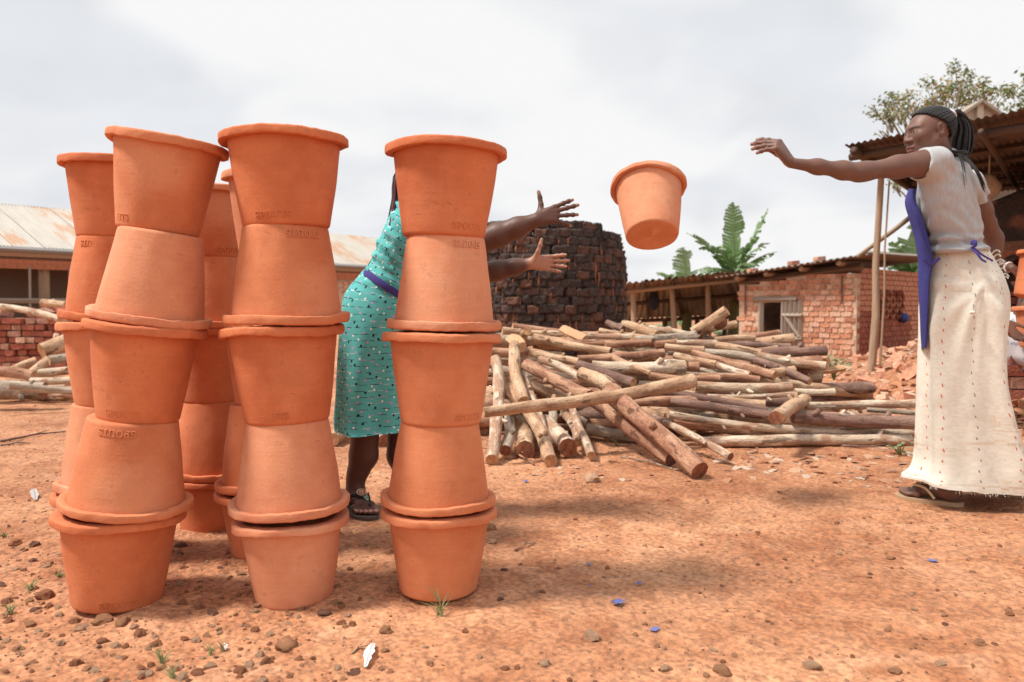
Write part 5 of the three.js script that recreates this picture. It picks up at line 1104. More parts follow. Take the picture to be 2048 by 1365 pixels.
// a tube of cloth through rings {c, a, b, R, B}: c centre, a and b half sizes along the unit vectors R and B
function loft(rings, nu, fold, t0 = 0, t1 = Math.PI * 2, closed = true) {
  const C = (k) => new THREE.CatmullRomCurve3(rings.map((r) => V(...k(r))), false, 'centripetal'), nv = (rings.length - 1) * 6;
  const lin = (get, v) => { const s = v * (rings.length - 1), i = Math.min(rings.length - 2, Math.floor(s)), t = s - i, m = (q) => get(rings[clamp(q, 0, rings.length - 1)]); const p0 = m(i - 1), p1 = m(i), p2 = m(i + 1), p3 = m(i + 2); return 0.5 * ((2 * p1) + (-p0 + p2) * t + (2 * p0 - 5 * p1 + 4 * p2 - p3) * t * t + (-p0 + 3 * p1 - 3 * p2 + p3) * t * t * t); };
  const vec = (key, v) => V(lin((r) => r[key].x, v), lin((r) => r[key].y, v), lin((r) => r[key].z, v));
  let prev = null; const arc = [];
  for (let j = 0; j <= nv; j++) { const c = vec('c', j / nv); arc.push(prev ? arc[j - 1] + c.distanceTo(prev) : 0); prev = c; }
  const g = gridGeo(nu, nv, (u, v, i, j) => {
    const th = lerp(t0, t1, u), c = vec('c', v), R = vec('R', v).normalize(), B = vec('B', v).normalize(), a = lin((r) => r.a, v), b = lin((r) => r.b, v);
    const f = fold ? fold(th, v, c) : {}, k = 1 + (f.k ?? 0), out = f.out ?? 0, cx = Math.cos(th), sy = Math.sin(th);
    const p = c.clone().addScaledVector(R, cx * (a * k + out)).addScaledVector(B, sy * (b * k + out)); if (f.dy) p.y += f.dy;
    return { p, u: th * 0.17, v: arc[j] + (f.dv ?? 0) };
  });
  return closed ? closeSeam(g, nu, nv) : g;
}

// ---------------------------------------------------------------- woman at the right, throwing
{
  const D0 = 3.2, o = tag(base('person', W(1905, 1012, D0).setY(0)), 'woman in pale grey shirt and cream wrap skirt, arm flung out after throwing', 'person');
  const fwd = V(-0.77, 0, -0.64).normalize(), lft = V(0, 1, 0).cross(fwd).normalize(), up = V(0, 1, 0), AX = [lft, up, fwd];
  const body = new Field(), shL = W(1848, 327, 3.08), shR = W(1944, 372, 3.32), elL = W(1716, 345, 3.02), wrL = W(1581, 326, 2.98), elR = W(1989, 478, 3.46), wrR = W(1978, 560, 3.5);
  const chest = W(1896, 392, D0), waist = W(1912, 470, D0), hips = W(1927, 560, D0), neckB = W(1884, 318, 3.2), headC = W(1858, 264, 3.16);
  const toL = W(1806, 1001, 3.27), heL = W(1921, 1018, 3.14); heL.y = toL.y = 0.022; const toR = W(1968, 989, 3.40), heR = W(2054, 1003, 3.27); heR.y = toR.y = 0.022;
  // torso and limbs
  body.ell(chest, [0.128, 0.155, 0.080], AX, 0.03).ell(waist, [0.096, 0.13, 0.07], AX, 0.03).ell(hips, [0.118, 0.10, 0.085], AX, 0.03);
  body.cap(shL.clone().lerp(chest, 0.12), shR.clone().lerp(chest, 0.12), 0.045, 0.045, 0.05);
  body.cap(neckB, headC.clone().add(V(0.03, -0.05, 0.0)), 0.050, 0.045, 0.03);
  body.chain([shL, shL.clone().lerp(elL, 0.4), elL.clone().lerp(shL, 0.12), elL, elL.clone().lerp(wrL, 0.22), elL.clone().lerp(wrL, 0.6), wrL], [0.054, 0.0405, 0.0325, 0.0305, 0.0318, 0.0255, 0.0190], 0.03);
  body.chain([shR, shR.clone().lerp(elR, 0.45), elR, elR.clone().lerp(wrR, 0.25), wrR], [0.042, 0.038, 0.034, 0.035, 0.022], 0.03);
  const fL = foot(body, heL, toL.clone().sub(heL), -1), fR = foot(body, heR, toR.clone().sub(heR), 1);
  const hipL = hips.clone().addScaledVector(lft, 0.06), hipR = hips.clone().addScaledVector(lft, -0.06);
  for (const [h, ft] of [[hipL, fL], [hipR, fR]]) { const kn = h.clone().lerp(ft.ankle, 0.5).addScaledVector(fwd, 0.02); body.chain([h, kn, kn.clone().lerp(ft.ankle, 0.35).addScaledVector(fwd, -0.015), ft.ankle], [0.060, 0.046, 0.043, 0.033], 0.02); }
  // hands: left bent up at the wrist, its fingers hanging forward; right behind the hip
  const kL = W(1556, 292, 2.98);
  const hL = hand(body, wrL, kL.clone().sub(wrL), V(0.56, 0.42, 0.71), -1, { spread: [0.16, 0.04, -0.06, -0.17], curl: [[0.82, 0.08, 0.05], [0.92, 0.12, 0.1], [0.98, 0.16, 0.12], [1.0, 0.22, 0.15]], thumb: [[0.8, 0.25, -0.55], [0.9, 0.1, -0.45], [0.95, 0.0, -0.3]] }, 1.0);
  const hR = hand(body, wrR, V(-0.2, -1, -0.1), V(0.3, 0, 1), 1, { spread: [0.1, 0, -0.05, -0.12], curl: [[0.3, 0.3, 0.2], [0.35, 0.3, 0.2], [0.4, 0.3, 0.2], [0.4, 0.35, 0.2]], thumb: [[0.7, 0.6, -0.2], [0.8, 0.4, -0.3], [0.9, 0.2, -0.3]] }, 0.98);
  const hd = headField(body, headC, V(-0.985, -0.13, 0.09), V(-0.12, 1, 0.02), 0.93);
  const f = body, pts = [shL, shR, elR, wrR, hips, fL.heel, fR.heel, fL.P(0.24, 0, 0), fR.P(0.24, 0, 0)];
  const sk = skinColor([0.172, 0.087, 0.063], [0.40, 0.22, 0.155], [hL, hR], hd);
  const loc = (g) => g.translate(-o.position.x, -o.position.y, -o.position.z);
  mesh('body', loc(netMesh(f, [{ ...around([...pts, headC, shL], 0.14), h: 0.012 }, { ...around([shL.clone().lerp(elL, 0.15), elL, wrL], 0.06), h: 0.006 }, { ...around(hL.reach, 0.024), h: 0.0032 }, { ...around([headC], 0.132), h: 0.0036 }, { ...around([fL.heel, fL.P(0.24, 0, 0)], 0.05), h: 0.005 }, { ...around([fR.heel, fR.P(0.24, 0, 0)], 0.05), h: 0.005 }], sk)), M.skin, o);
  // shirt: the torso let out, with pulled folds, cap sleeves and a bloused hem
  {
    const s = new Field(), adL = elL.clone().sub(shL).normalize(), adR = elR.clone().sub(shR).normalize();
    s.ell(chest.clone().add(V(-0.008, 0, 0)), [0.156, 0.17, 0.104], AX, 0.04).ell(waist, [0.128, 0.14, 0.098], AX, 0.06).ell(waist.clone().add(V(0.004, -0.08, 0)), [0.142, 0.055, 0.120], AX, 0.03);
    s.cap(shL.clone().lerp(chest, 0.14), shR.clone().lerp(chest, 0.14), 0.054, 0.054, 0.05).cap(neckB.clone().add(V(0.012, -0.045, 0)), neckB.clone().add(V(0.005, -0.012, 0)), 0.075, 0.062, 0.03);
    const slL = new Field().cap(shL.clone().addScaledVector(adL, -0.06), shL.clone().addScaledVector(adL, 0.09), 0.060, 0.060, 0.02), holeL = new Field().cap(shL.clone().addScaledVector(adL, 0.018).add(V(0, -0.006, 0)), shL.clone().addScaledVector(adL, 0.3), 0.051, 0.050, 0.01);
    const slR = new Field().cap(shR.clone().addScaledVector(adR, -0.02), shR.clone().addScaledVector(adR, 0.10), 0.053, 0.052, 0.02), holeR = new Field().cap(shR.clone().addScaledVector(adR, 0.05), shR.clone().addScaledVector(adR, 0.3), 0.042, 0.042, 0.01);
    const hemY = W(1912, 507, D0).y, neckC = neckB.clone().addScaledVector(fwd, 0.025).add(V(0, 0.042, 0));
    const d = (x, y, z) => {
      const p = V(x, y, z), qx = p.dot(lft), h = Math.max(0, 1 - Math.abs(y - 1.12) / 0.32);
      // diagonal pulls from the raised left shoulder down to the right of the waist, crowded above the hem
      const dg = (y - 1.1) - qx * 0.85, side = sstep(0.12, -0.1, qx), pull = Math.sin(dg * 96 + 2.2 * n3(qx * 6, y * 5, 1.3) * 2) * (0.35 + 0.65 * n3(qx * 5 + 3, y * 7, 8) * 2), crowd = Math.sin((y - hemY) * 150 + qx * 9 + 2 * n3(qx * 8, y * 9, 3)) * sstep(0.12, 0.02, y - hemY);
      let e = s.d(x, y, z);
      const el = Math.max(slL.d(x, y, z), p.clone().sub(shL).dot(adL) - 0.012 + 0.25 * (y - shL.y)), er = Math.max(slR.d(x, y, z), p.clone().sub(shR).dot(adR) - 0.07);
      for (const q of [el, er]) { const k = 0.03, hh = Math.max(k - Math.abs(e - q), 0) / k; e = Math.min(e, q) - hh * hh * k * 0.25; }
      e -= 0.0125 * pull * h * (0.45 + 0.55 * side) + 0.0075 * crowd + 0.005 * fbm(x * 9, y * 9, z * 9, 3);
      e = Math.max(e, -(holeL.d(x, y, z)), -(holeR.d(x, y, z)), hemY - y + 0.006 * Math.sin(qx * 40), -(Math.hypot(p.x - neckC.x, p.y - neckC.y, p.z - neckC.z) - 0.064));
      return e;
    };
    mesh('shirt', loc(netMesh(d, [{ ...around([shL, shR, chest, waist.clone().setY(hemY)], 0.17), h: 0.0052 }], null)), M.shirt, o);
  }
  // wrap skirt: left panel lies over the right one; gathered in a knot on the hip
  {
    const R = V(1, 0, 0), B = V(0, 0, 1), ring = (y, xl, xr, b, d = 3.2) => { const c = W((xl + xr) / 2, y, d); return { c, a: (xr - xl) / 2 * d / F, b, R, B }; };
    const rings = [ring(494, 1866, 1966, 0.094), ring(514, 1862, 1978, 0.108), ring(560, 1853, 2002, 0.132), ring(610, 1849, 2012, 0.142), ring(680, 1851, 2006, 0.132), ring(760, 1850, 2008, 0.132), ring(830, 1850, 2022, 0.136), ring(900, 1847, 2042, 0.142), ring(950, 1844, 2050, 0.148), ring(988, 1844, 2062, 0.152)];
    const seam = 66 * Math.PI / 180, lines = [[1944, 626, 1862, 606, 0.006], [1944, 626, 1886, 700, 0.007], [1944, 626, 1905, 790, 0.008], [1944, 626, 1952, 800, 0.006], [1944, 626, 1998, 690, 0.005], [1944, 626, 1985, 610, 0.004], [1944, 626, 1900, 560, 0.004]];
    const fold = (th, v, c) => {
      const low = sstep(0.08, 0.85, v), turn = ((th - seam) / (2 * Math.PI) + 1e-6) % 1, left = Math.max(0, -Math.cos(th)), fl = sstep(0.8, 0.97, v) * left ** 4;
      let kn = 0, dip = 0, out = 0.020 * (1 - turn) * sstep(0.2, 0.5, v) + low * (0.020 * Math.sin(th * 5 + 1.1 + v * 1.2) + 0.010 * Math.sin(th * 9 + v * 2.5 + 2) + 0.006 * fbm(Math.cos(th) * 3, v * 3, Math.sin(th) * 3, 3)) + 0.003 * fbm(th * 5, v * 16, 2, 3);
      if (Math.sin(th) > -0.1) { // knot folds on the near side
        const px = CX + (c.x + Math.cos(th) * 0.16) / 3.1 * F, py = 494 + v * 494;
        for (const [x0, y0, x1, y1, A] of lines) { const dx = x1 - x0, dy = y1 - y0, t = ((px - x0) * dx + (py - y0) * dy) / (dx * dx + dy * dy), tc = clamp(t, 0, 1), dd = Math.hypot(px - x0 - dx * tc, py - y0 - dy * tc), w = 5 + 9 * tc; kn = Math.max(kn, A * Math.exp(-((dd / w) ** 2)) * (1 - tc * 0.6)); dip = Math.max(dip, A * 0.7 * Math.exp(-(((dd - w * 1.9) / w) ** 2)) * (1 - tc) * (t > 0.02 ? 1 : 0)); }
        out += kn * 2.0 - dip * 1.6;
      }
      out += fl * 0.062;
      const hem = sstep(0.86, 1, v);
      return { out, dy: hem * (0.036 + 0.030 * left ** 2 + 0.012 * Math.max(0, Math.cos(th)) * (turn > 0.5 ? 1 : 0.2) + 0.006 * fbm(th * 6, 3, 1, 2)) };
    };
    const g = loft(rings, 150, fold, seam, seam + 2 * Math.PI * 1.06, false), uv = g.attributes.uv;
    const cloth = colorTex(1024, 1024, (u, v) => { // 1.25 m x 1.15 m
      const X = u * 1.25, Y = v * 1.15, wv = tfbm(u, v, 120, 160, 2, 901), st = tfbm(u, v, 5, 110, 3, 903), bl = tfbm(u, v, 6, 6, 4, 905);
      let c = mul3([0.79, 0.762, 0.66], 0.86 + 0.2 * wv + 0.12 * (bl - 0.5));
      c = mix3(c, [0.60, 0.46, 0.31], sstep(0.50, 0.62, st) * sstep(0.44, 0.58, tfbm(u, v, 3, 9, 3, 907)) * sstep(0.45, 0.75, v) * 0.8);
      const kx = Math.round(X / 0.1042), ky = Math.round((Y - kx * 0.009) / 0.044), dx = X - kx * 0.1042 - 0.004 * Math.sin(ky * 2.1 + kx) + (Y - ky * 0.044 - kx * 0.009) * 0.2, dy = Y - ky * 0.044 - kx * 0.009;
      if (Math.abs(dx) < 0.0019 && Math.abs(dy) < 0.0060 * (0.7 + 0.5 * hash2(kx, ky, 5))) c = (kx % 3) ? [0.60, 0.115, 0.05] : [0.18, 0.20, 0.17];
      return c;
    }, [1 / 1.25, 1 / 1.15]);
    const m = std({ map: cloth, side: THREE.DoubleSide, roughness: 0.95, bumpMap: M.shirt.bumpMap, bumpScale: 0.0005 });
    const sk = mesh('wrap_skirt', loc(g), m, o);
    // frayed hem threads, the knot, loose fringe at the hip
    const r = rng(71), P = g.attributes.position, nu = 150, nv = 54, th = [];
    for (let i = 0; i < 130; i++) { const q = nv * (nu + 1) + Math.floor(r() * nu), a = V(P.getX(q), P.getY(q), P.getZ(q)); th.push(tube([a, a.clone().add(V((r() - 0.5) * 0.012, -0.006 - r() * 0.010, (r() - 0.5) * 0.012))], 0.0009, 3)); }
    mesh('fringe', merged(th), m, sk);
    const kc = W(1945, 625, 3.03).sub(o.position); mesh('knot', lump(0.009, 4, 0.4, 0.8).translate(kc.x, kc.y, kc.z), m, sk);
    const tf = []; for (let i = 0; i < 7; i++) { const a = W(1984 + i * 3, 508 + i * 9, 3.16), b = a.clone().add(V(0.016 + r() * 0.02, 0.02 * (r() - 0.2), 0.02)); tf.push(tube(bez(a, a.clone().lerp(b, 0.6).add(V(0, 0.025, 0)), b, 4), 0.003, 4)); }
    mesh('fringe', loc(merged(tf)), m, sk);
  }
  // blue apron hanging at her front, tied behind with a ribbon
  {
    const rows = [[378, 1818, 1824, 3.16], [405, 1811, 1826, 3.15], [435, 1819, 1836, 3.13], [465, 1829, 1846, 3.12], [492, 1835, 1856, 3.11], [520, 1837, 1864, 3.11], [560, 1835, 1856, 3.13], [620, 1837, 1852, 3.14], [680, 1840, 1850, 3.15], [699, 1842, 1850, 3.15]];
    const cols = (i) => { const [y, xl, xr, d] = rows[i]; return [W(xr + 5, y, d + 0.012), W(xr, y + (i === 9 ? -4 : 0), d), W((xl + xr) / 2, y, d + 0.035), W(xl, y, d + 0.09), W(xl + 8 + Math.max(0, y - 500) * 0.1, y, d + 0.16), W(xl + 30 + Math.max(0, y - 500) * 0.12, y, d + 0.24)]; };
    const cs = rows.map((_, i) => cols(i)), curves = [0, 1, 2, 3, 4, 5].map((k) => new THREE.CatmullRomCurve3(cs.map((c) => c[k]), false, 'centripetal'));
    const g = gridGeo(24, 44, (u, v) => { const c = new THREE.CatmullRomCurve3(curves.map((q) => q.getPoint(v)), false, 'centripetal').getPoint(u); c.x += 0.006 * fbm(u * 7, v * 3, 4, 2) + 0.004 * Math.sin(u * 16 + v * 5); c.z += 0.006 * Math.sin(v * 9 + u * 12); return { p: c, u: u * 0.4, v: v * 0.65 }; });
    mesh('apron', loc(g), M.apron, o);
    const band = spline([W(1850, 520, 3.10), W(1864, 530, 3.075), W(1880, 516, 3.07), W(1905, 509, 3.06), W(1932, 500, 3.06), W(1945, 489, 3.06)], 20);
    mesh('apron_tie', loc(tube(band.slice(0, 9), 0.0065, 6, { flat: 0.35 })), M.belt, o);
    mesh('apron_bow', loc(merged([tube(spline([W(1943, 489, 3.055), W(1950, 482, 3.04), W(1951, 492, 3.04), W(1945, 496, 3.05), W(1955, 507, 3.035), W(1964, 519, 3.03), W(1973, 524, 3.03)], 16), [...Array(17)].map((_, i) => i < 8 ? 0.008 : 0.010 - (i - 8) * 0.0004), 6, { flat: 0.4 }), tube(spline([W(1947, 496, 3.05), W(1965, 510, 3.04), W(1986, 522, 3.05)], 8), 0.004, 5)])), M.belt, o);
  }
  // cornrows drawn back to a tie, the braids falling to the shoulder
  {
    const S = hd.P(0, 0.026, -0.018), rad = [0.070, 0.073, 0.092].map((q) => q * hd.s + 0.003);
    const on = (d, lift) => { const l = 1 / Math.hypot(d[0] / rad[0], d[1] / rad[1], d[2] / rad[2]); return S.clone().addScaledVector(hd.x, d[0] * l * (1 + lift)).addScaledVector(hd.y, d[1] * l * (1 + lift)).addScaledVector(hd.z, d[2] * l * (1 + lift)); };
    const LY = [[0, 0.62], [30, 0.56], [60, 0.36], [85, 0.12], [100, -0.02], [118, -0.42], [140, -0.66], [180, -0.72]];
    const line = (ph) => { const a = Math.abs(ph); let i = 1; while (LY[i][0] < a) i++; const t = (a - LY[i - 1][0]) / (LY[i][0] - LY[i - 1][0]); return [Math.sin(ph * Math.PI / 180) * 0.95, lerp(LY[i - 1][1], LY[i][1], t * t * (3 - 2 * t)), Math.cos(ph * Math.PI / 180) * 0.80]; };
    const T = [0, 0.36, -0.93], mixd = (a, b, t) => { const q = [0, 1, 2].map((i) => lerp(a[i], b[i], t)), l = Math.hypot(...q); return q.map((e) => e / l); };
    mesh('hair', loc(gridGeo(70, 16, (u, v) => ({ p: on(mixd(line(-175 + 350 * u), T, v * 0.97), 0.01 * Math.sin(Math.min(1, v * 6) * 1.57)), u: u * 0.5, v: v * 0.2 }))), M.hair, o);
    const hair = o.children[o.children.length - 1], rows = [], r = rng(17);
    for (let i = 0; i < 46; i++) { const ph = -172 + 344 * i / 45, pts = []; for (let j = 0; j <= 14; j++) pts.push(on(mixd(line(ph), T, j / 14 * 0.96), 0.035)); rows.push(tube(spline(pts, 34), [...Array(35)].map((_, j) => 0.0056 * (0.8 + 0.28 * Math.abs(Math.sin(j * 1.15 + i))) * (j < 2 ? 0.6 : 1) * (1 - 0.4 * j / 34)), 6)); }
    mesh('cornrows', loc(merged(rows)), M.hair, hair);
    const tie = on(T, 0.10), tdir = tie.clone().sub(S).normalize();
    const tg = new THREE.TorusGeometry(0.0185, 0.0055, 8, 20); tg.applyQuaternion(new THREE.Quaternion().setFromUnitVectors(V(0, 0, 1), tdir)); tg.translate(tie.x, tie.y, tie.z); mesh('hair_tie', loc(tg), M.tie, hair);
    const st = [];
    for (let i = 0; i < 70; i++) { // ponytail
      const a = r() * 6.28, q = Math.sqrt(r()), jx = Math.cos(a) * q, jz = Math.sin(a) * q, b = V(jx * 0.014, (r() - 0.5) * 0.012, jz * 0.02), e = r();
      st.push(tube(spline([tie.clone().addScaledVector(tdir, -0.01).add(b.clone().multiplyScalar(0.6)), tie.clone().addScaledVector(tdir, 0.02).add(b), W(1927 + jx * 16, 252 - jx * 5, 3.19 + jz * 0.035), W(1925 + jx * 23, 280, 3.19 + jz * 0.045), W(1920 + jx * 22, 305 + e * 4, 3.19 + jz * 0.045), W(1916 + jx * 14 - e * 10, 318 + e * 6, 3.17 + jz * 0.03)], 22), [...Array(23)].map((_, j) => 0.0044 * (0.8 + 0.3 * Math.abs(Math.sin(j * 1.3 + i))) * (j > 19 ? 0.7 : 1)), 5));
    }
    for (let i = 0; i < 34; i++) { const t = r(), q = r() * 1.5; st.push(tube(spline([W(1930 + t * 6, 302 + q * 14, 3.12 + 0.05 * r()), W(1908, 300 + q * 13 + 5 * t, 3.10 + 0.03 * q), W(1886, 296 + q * 10, 3.12), W(1866 + q * 4, 294 + q * 6, 3.14)], 12), [...Array(13)].map((_, j) => 0.0048 * (1 - j / 20)), 5)); }
    for (let i = 0; i < 26; i++) { const t = r(), q = r(), low = i < 18; st.push(tube(spline(low ? [W(1916 + t * 10, 306 + q * 8, 3.12), W(1938 + t * 8, 325 + q * 4, 3.10), W(1952 + t * 9, 345 + q * 5, 3.09), W(1964 + t * 8, 364 + q * 22, 3.11 + 0.02 * t)] : [W(1915 + t * 8, 308, 3.10), W(1924 + t * 6, 332, 3.075), W(1929 + t * 7, 356 + q * 24, 3.075)], 12), [...Array(13)].map((_, j) => (low ? 0.0034 : 0.0015) * (1 - j / 16)), 4)); }
    mesh('ponytail', loc(merged(st)), M.hair, hair);
  }
  for (const ft of [fL, fR]) { // flip-flops
    const s = solePart(o, ft, M.sole, 0.016), toe = ft.P(0.190, 0.022, 0.016);
    s.geometry.translate(-o.position.x, -o.position.y, -o.position.z);
    mesh('strap', loc(merged([-1, 1].map((e) => tube(spline([toe, ft.P(0.165, 0.012 + e * 0.018, 0.047), ft.P(0.125, 0.006 + e * 0.034, 0.044), ft.P(0.088, e * 0.041, 0.008)], 12), 0.0062, 6, { flat: 0.5 })))), M.strap, s);
  }
}
// ---------------------------------------------------------------- woman in turquoise behind the front stacks, catching
{
  const D0 = 3.0, o = tag(base('person', W(770, 1040, D0).setY(0)), 'woman in spotted turquoise dress reaching out with both hands to catch the pot', 'person');
  const fwd = V(0.88, 0, 0.47).normalize(), up = V(0, 1, 0), lft = V(0, 1, 0).cross(fwd).normalize(), lean = V(0.42, 0.9, 0.1).normalize(), AX = [lft, lean, lean.clone().cross(lft).negate()];
  const b = new Field(), shR = W(856, 450, 2.92), shL = W(872, 462, 3.14), elR = W(962, 484, 2.88), wrR = W(1074, 440, 2.84), elL = W(968, 548, 3.10), wrL = W(1062, 527, 3.06);
  const hips = W(752, 605, D0), waist = W(788, 545, D0), chest = W(828, 478, D0), neck = W(868, 425, D0), headC = W(890, 375, D0);
  b.ell(hips.clone().add(V(0.03, 0, 0)), [0.085, 0.08, 0.07], AX, 0.03).ell(waist, [0.085, 0.12, 0.065], AX, 0.03).ell(chest, [0.105, 0.13, 0.075], AX, 0.03).cap(shR, shL, 0.045, 0.045, 0.04).cap(neck.clone().lerp(chest, 0.3), headC.clone().add(V(-0.02, -0.05, 0)), 0.05, 0.045, 0.03);
  b.chain([shR, shR.clone().lerp(elR, 0.5), elR, elR.clone().lerp(wrR, 0.3), elR.clone().lerp(wrR, 0.65), wrR], [0.047, 0.042, 0.041, 0.041, 0.034, 0.0255], 0.03);
  b.chain([shL, shL.clone().lerp(elL, 0.5), elL, elL.clone().lerp(wrL, 0.3), elL.clone().lerp(wrL, 0.65), wrL], [0.047, 0.041, 0.036, 0.036, 0.029, 0.0225], 0.03);
  const heR = W(706, 1022, 3.12), toR = W(737, 1050, 2.9); heR.y = toR.y = 0.026; const heL = W(800, 1020, 3.1), toL = W(860, 1035, 2.95); heL.y = toL.y = 0.026;
  const fR = foot(b, heR, toR.clone().sub(heR), 1), fL = foot(b, heL, toL.clone().sub(heL), -1);
  const knR = W(732, 838, 3.06), knL = W(802, 838, 3.14);
  for (const [h, kn, ft, cf] of [[hips.clone().add(V(0.05, 0, -0.03)).addScaledVector(lft, -0.04), knR, fR, W(727, 912, 3.08)], [hips.clone().addScaledVector(lft, 0.07), knL, fL, W(802, 912, 3.14)]]) b.chain([h, kn, cf, cf.clone().lerp(ft.ankle, 0.6), ft.ankle], [0.058, 0.058, 0.056, 0.041, 0.034], 0.02);
  const hR = hand(b, wrR, V(0.93, 0.30, -0.02), V(-0.12, 0.12, 1), 1, { spread: [0.10, -0.03, -0.24, -0.62], curl: [[0.05, 0.12, 0.1], [-0.05, 0.1, 0.1], [0.0, 0.1, 0.1], [0.15, 0.15, 0.1]], thumb: [[0.45, 0.9, -0.1], [0.18, 1, -0.05], [0.08, 1, 0.05]] }, 0.84);
  const hL = hand(b, wrL, V(0.96, 0.02, 0.05), V(0.10, 0.1, -1), -1, { spread: [0.10, 0.0, -0.10, -0.22], curl: [[0.15, 0.15, 0.12], [0.12, 0.15, 0.12], [0.12, 0.15, 0.12], [0.15, 0.15, 0.12]], thumb: [[0.42, 0.85, -0.25], [0.34, 0.95, -0.1], [0.25, 1, 0.1]] }, 0.79);
  const hd = headField(b, headC, V(0.96, 0.05, 0.25), V(-0.1, 1, 0), 0.95);
  const f = b, loc = (g) => g.translate(-o.position.x, -o.position.y, -o.position.z);
  const sk0 = skinColor([0.115, 0.050, 0.035], [0.46, 0.235, 0.16], [hR, hL], hd), nails = [0, 1, 2, 3, 4].map((i) => fR.P([0.232, 0.226, 0.217, 0.206, 0.194][i], [0.035, 0.014, -0.003, -0.019, -0.033][i], 0.019));
  const sk = (x, y, z, ...n) => { for (const q of nails) if (Math.hypot(x - q.x, y - q.y, z - q.z) < 0.0075) return [0.42, 0.20, 0.17]; return sk0(x, y, z, ...n); };
  mesh('body', loc(netMesh(f, [{ ...around([shR, shL, hips, headC, elR, elL, fR.heel, fL.heel, fR.P(0.24, 0, 0), fL.P(0.24, 0, 0)], 0.13), h: 0.0125 }, { ...around([elR.clone().lerp(wrR, 0.05), wrR], 0.05), h: 0.007 }, { ...around([elL.clone().lerp(wrL, 0.05), wrL], 0.05), h: 0.007 }, { ...around(hR.reach, 0.024), h: 0.0032 }, { ...around(hL.reach, 0.022), h: 0.0030 }, { ...around([fR.heel, fR.P(0.24, 0, 0)], 0.05), h: 0.0042 }], sk)), M.skin, o);
  // dress
  const cv = document.createElement('canvas'); cv.width = cv.height = 1024; const g2 = cv.getContext('2d'), r = rng(29), S = 1024 / 0.42;
  g2.fillStyle = '#58b6b4'; g2.fillRect(0, 0, 1024, 1024);
  for (let i = 0; i < 17; i++) { const y = (i + 0.5) / 17 * 1024; let x = r() * 30; while (x < 1024) { const l = 40 + r() * 60; g2.fillStyle = r() < 0.62 ? '#152534' : r() < 0.5 ? '#d8e4e4' : '#c08fc0'; g2.fillRect(x, y - 3, Math.min(l, 1024 - x), r() < 0.5 ? 6 : 4); x += l + 24 + r() * 30; } }
  for (let i = 0; i < 17; i++) for (let k = 0; k < 8; k++) { const y = (i + 0.5) / 17 * 1024 + (k % 2 ? 12 : -14), x = ((k + 0.5 + (i % 2) * 0.5) / 8 * 1024 + (r() - 0.5) * 40 + 1024) % 1024, c = ['#14202e', '#e6efe9', '#cf8fc6'][(i + k * 2) % 3]; g2.fillStyle = c; for (const dx of [0, 1024, -1024]) { g2.beginPath(); g2.arc(x + dx, y, c === '#14202e' ? 13 : 11, 0, 7); g2.fill(); } }
  const tx = finish(new THREE.CanvasTexture(cv), [1 / 0.42, 1 / 0.42], true), dm = std({ map: tx, side: THREE.DoubleSide, roughness: 0.85 });
  const ring = (x, y, d, half, bb, tilt) => { const t = tilt * Math.PI / 180; return { c: W(x, y, d), a: half * d / F, b: bb, R: V(Math.cos(t), -Math.sin(t), 0), B: V(0, 0, 1) }; };
  const rings = [ring(872, 396, 3.0, 30, 0.06, 32), ring(856, 418, 3.0, 50, 0.13, 32), ring(840, 442, 3.0, 56, 0.15, 30), ring(818, 480, 3.0, 54, 0.135, 28), ring(800, 515, 3.0, 52, 0.115, 28), ring(787, 545, 3.0, 50, 0.105, 26), ring(772, 572, 3.0, 57, 0.115, 20), ring(759, 600, 3.0, 70, 0.13, 8), ring(752, 640, 3.0, 70, 0.14, 0), ring(748, 700, 3.02, 71, 0.155, 0), ring(744, 770, 3.06, 72, 0.18, 0), ring(744, 840, 3.10, 76, 0.20, 0), ring(745, 856, 3.10, 77, 0.205, 0)];
  const gD = loft(rings, 96, (th, v) => {
    const top = sstep(0.62, 0.35, v) * sstep(0.03, 0.12, v), low = sstep(0.6, 1, v);
    return { out: top * (0.012 * Math.sin(v * 105 + th * 2.2 + 2.5 * n3(th * 1.5, v * 9, 2)) * (0.45 + n3(th * 2, v * 14, 7)) + 0.006 * fbm(th * 2, v * 22, 1, 3)) + low * (0.016 * Math.sin(th * 4 + 0.6) + 0.010 * Math.sin(th * 7 + 1.9)) + 0.003 * fbm(th * 3, v * 12, 5, 2) };
  });
  mesh('dress', loc(gD), dm, o);
  for (const [s, e] of [[shR, elR], [shL, elL]]) { const m = s.clone().lerp(e, 0.3); mesh('sleeve', loc(tube([s.clone().lerp(e, -0.1), s.clone().lerp(e, 0.12), m], [0.056, 0.058, 0.060], 14)), dm, o); }
  const bc = { c: W(781, 574, 3.0), t: 33 * Math.PI / 180 }, bp = [];
  for (let i = 0; i <= 40; i++) { const th = i / 40 * 6.2832; bp.push(bc.c.clone().addScaledVector(V(Math.cos(bc.t), -Math.sin(bc.t), 0), Math.cos(th) * 0.116).addScaledVector(V(0, 0, 1), Math.sin(th) * 0.128)); }
  mesh('belt', loc(gridGeo(40, 2, (u, v, i, j) => ({ p: bp[i].clone().add(V(-0.008 * (j - 1), 0.0105 * (1 - j), 0)).addScaledVector(V(Math.cos(i / 40 * 6.28), 0, Math.sin(i / 40 * 6.28)), j === 1 ? 0.003 : 0) }))), M.belt, o);
  // braids falling forward and down the back of the neck, some dyed red
  const cap = []; for (let i = 0; i < 26; i++) cap.push(i);
  mesh('hair', loc(new THREE.SphereGeometry(1, 24, 16).scale(0.078, 0.092, 0.098).translate(hd.P(0, 0.036, -0.024).x, hd.P(0, 0.036, -0.024).y, hd.P(0, 0.036, -0.024).z)), M.hair, o);
  const hr = o.children[o.children.length - 1], blk = [], red = [];
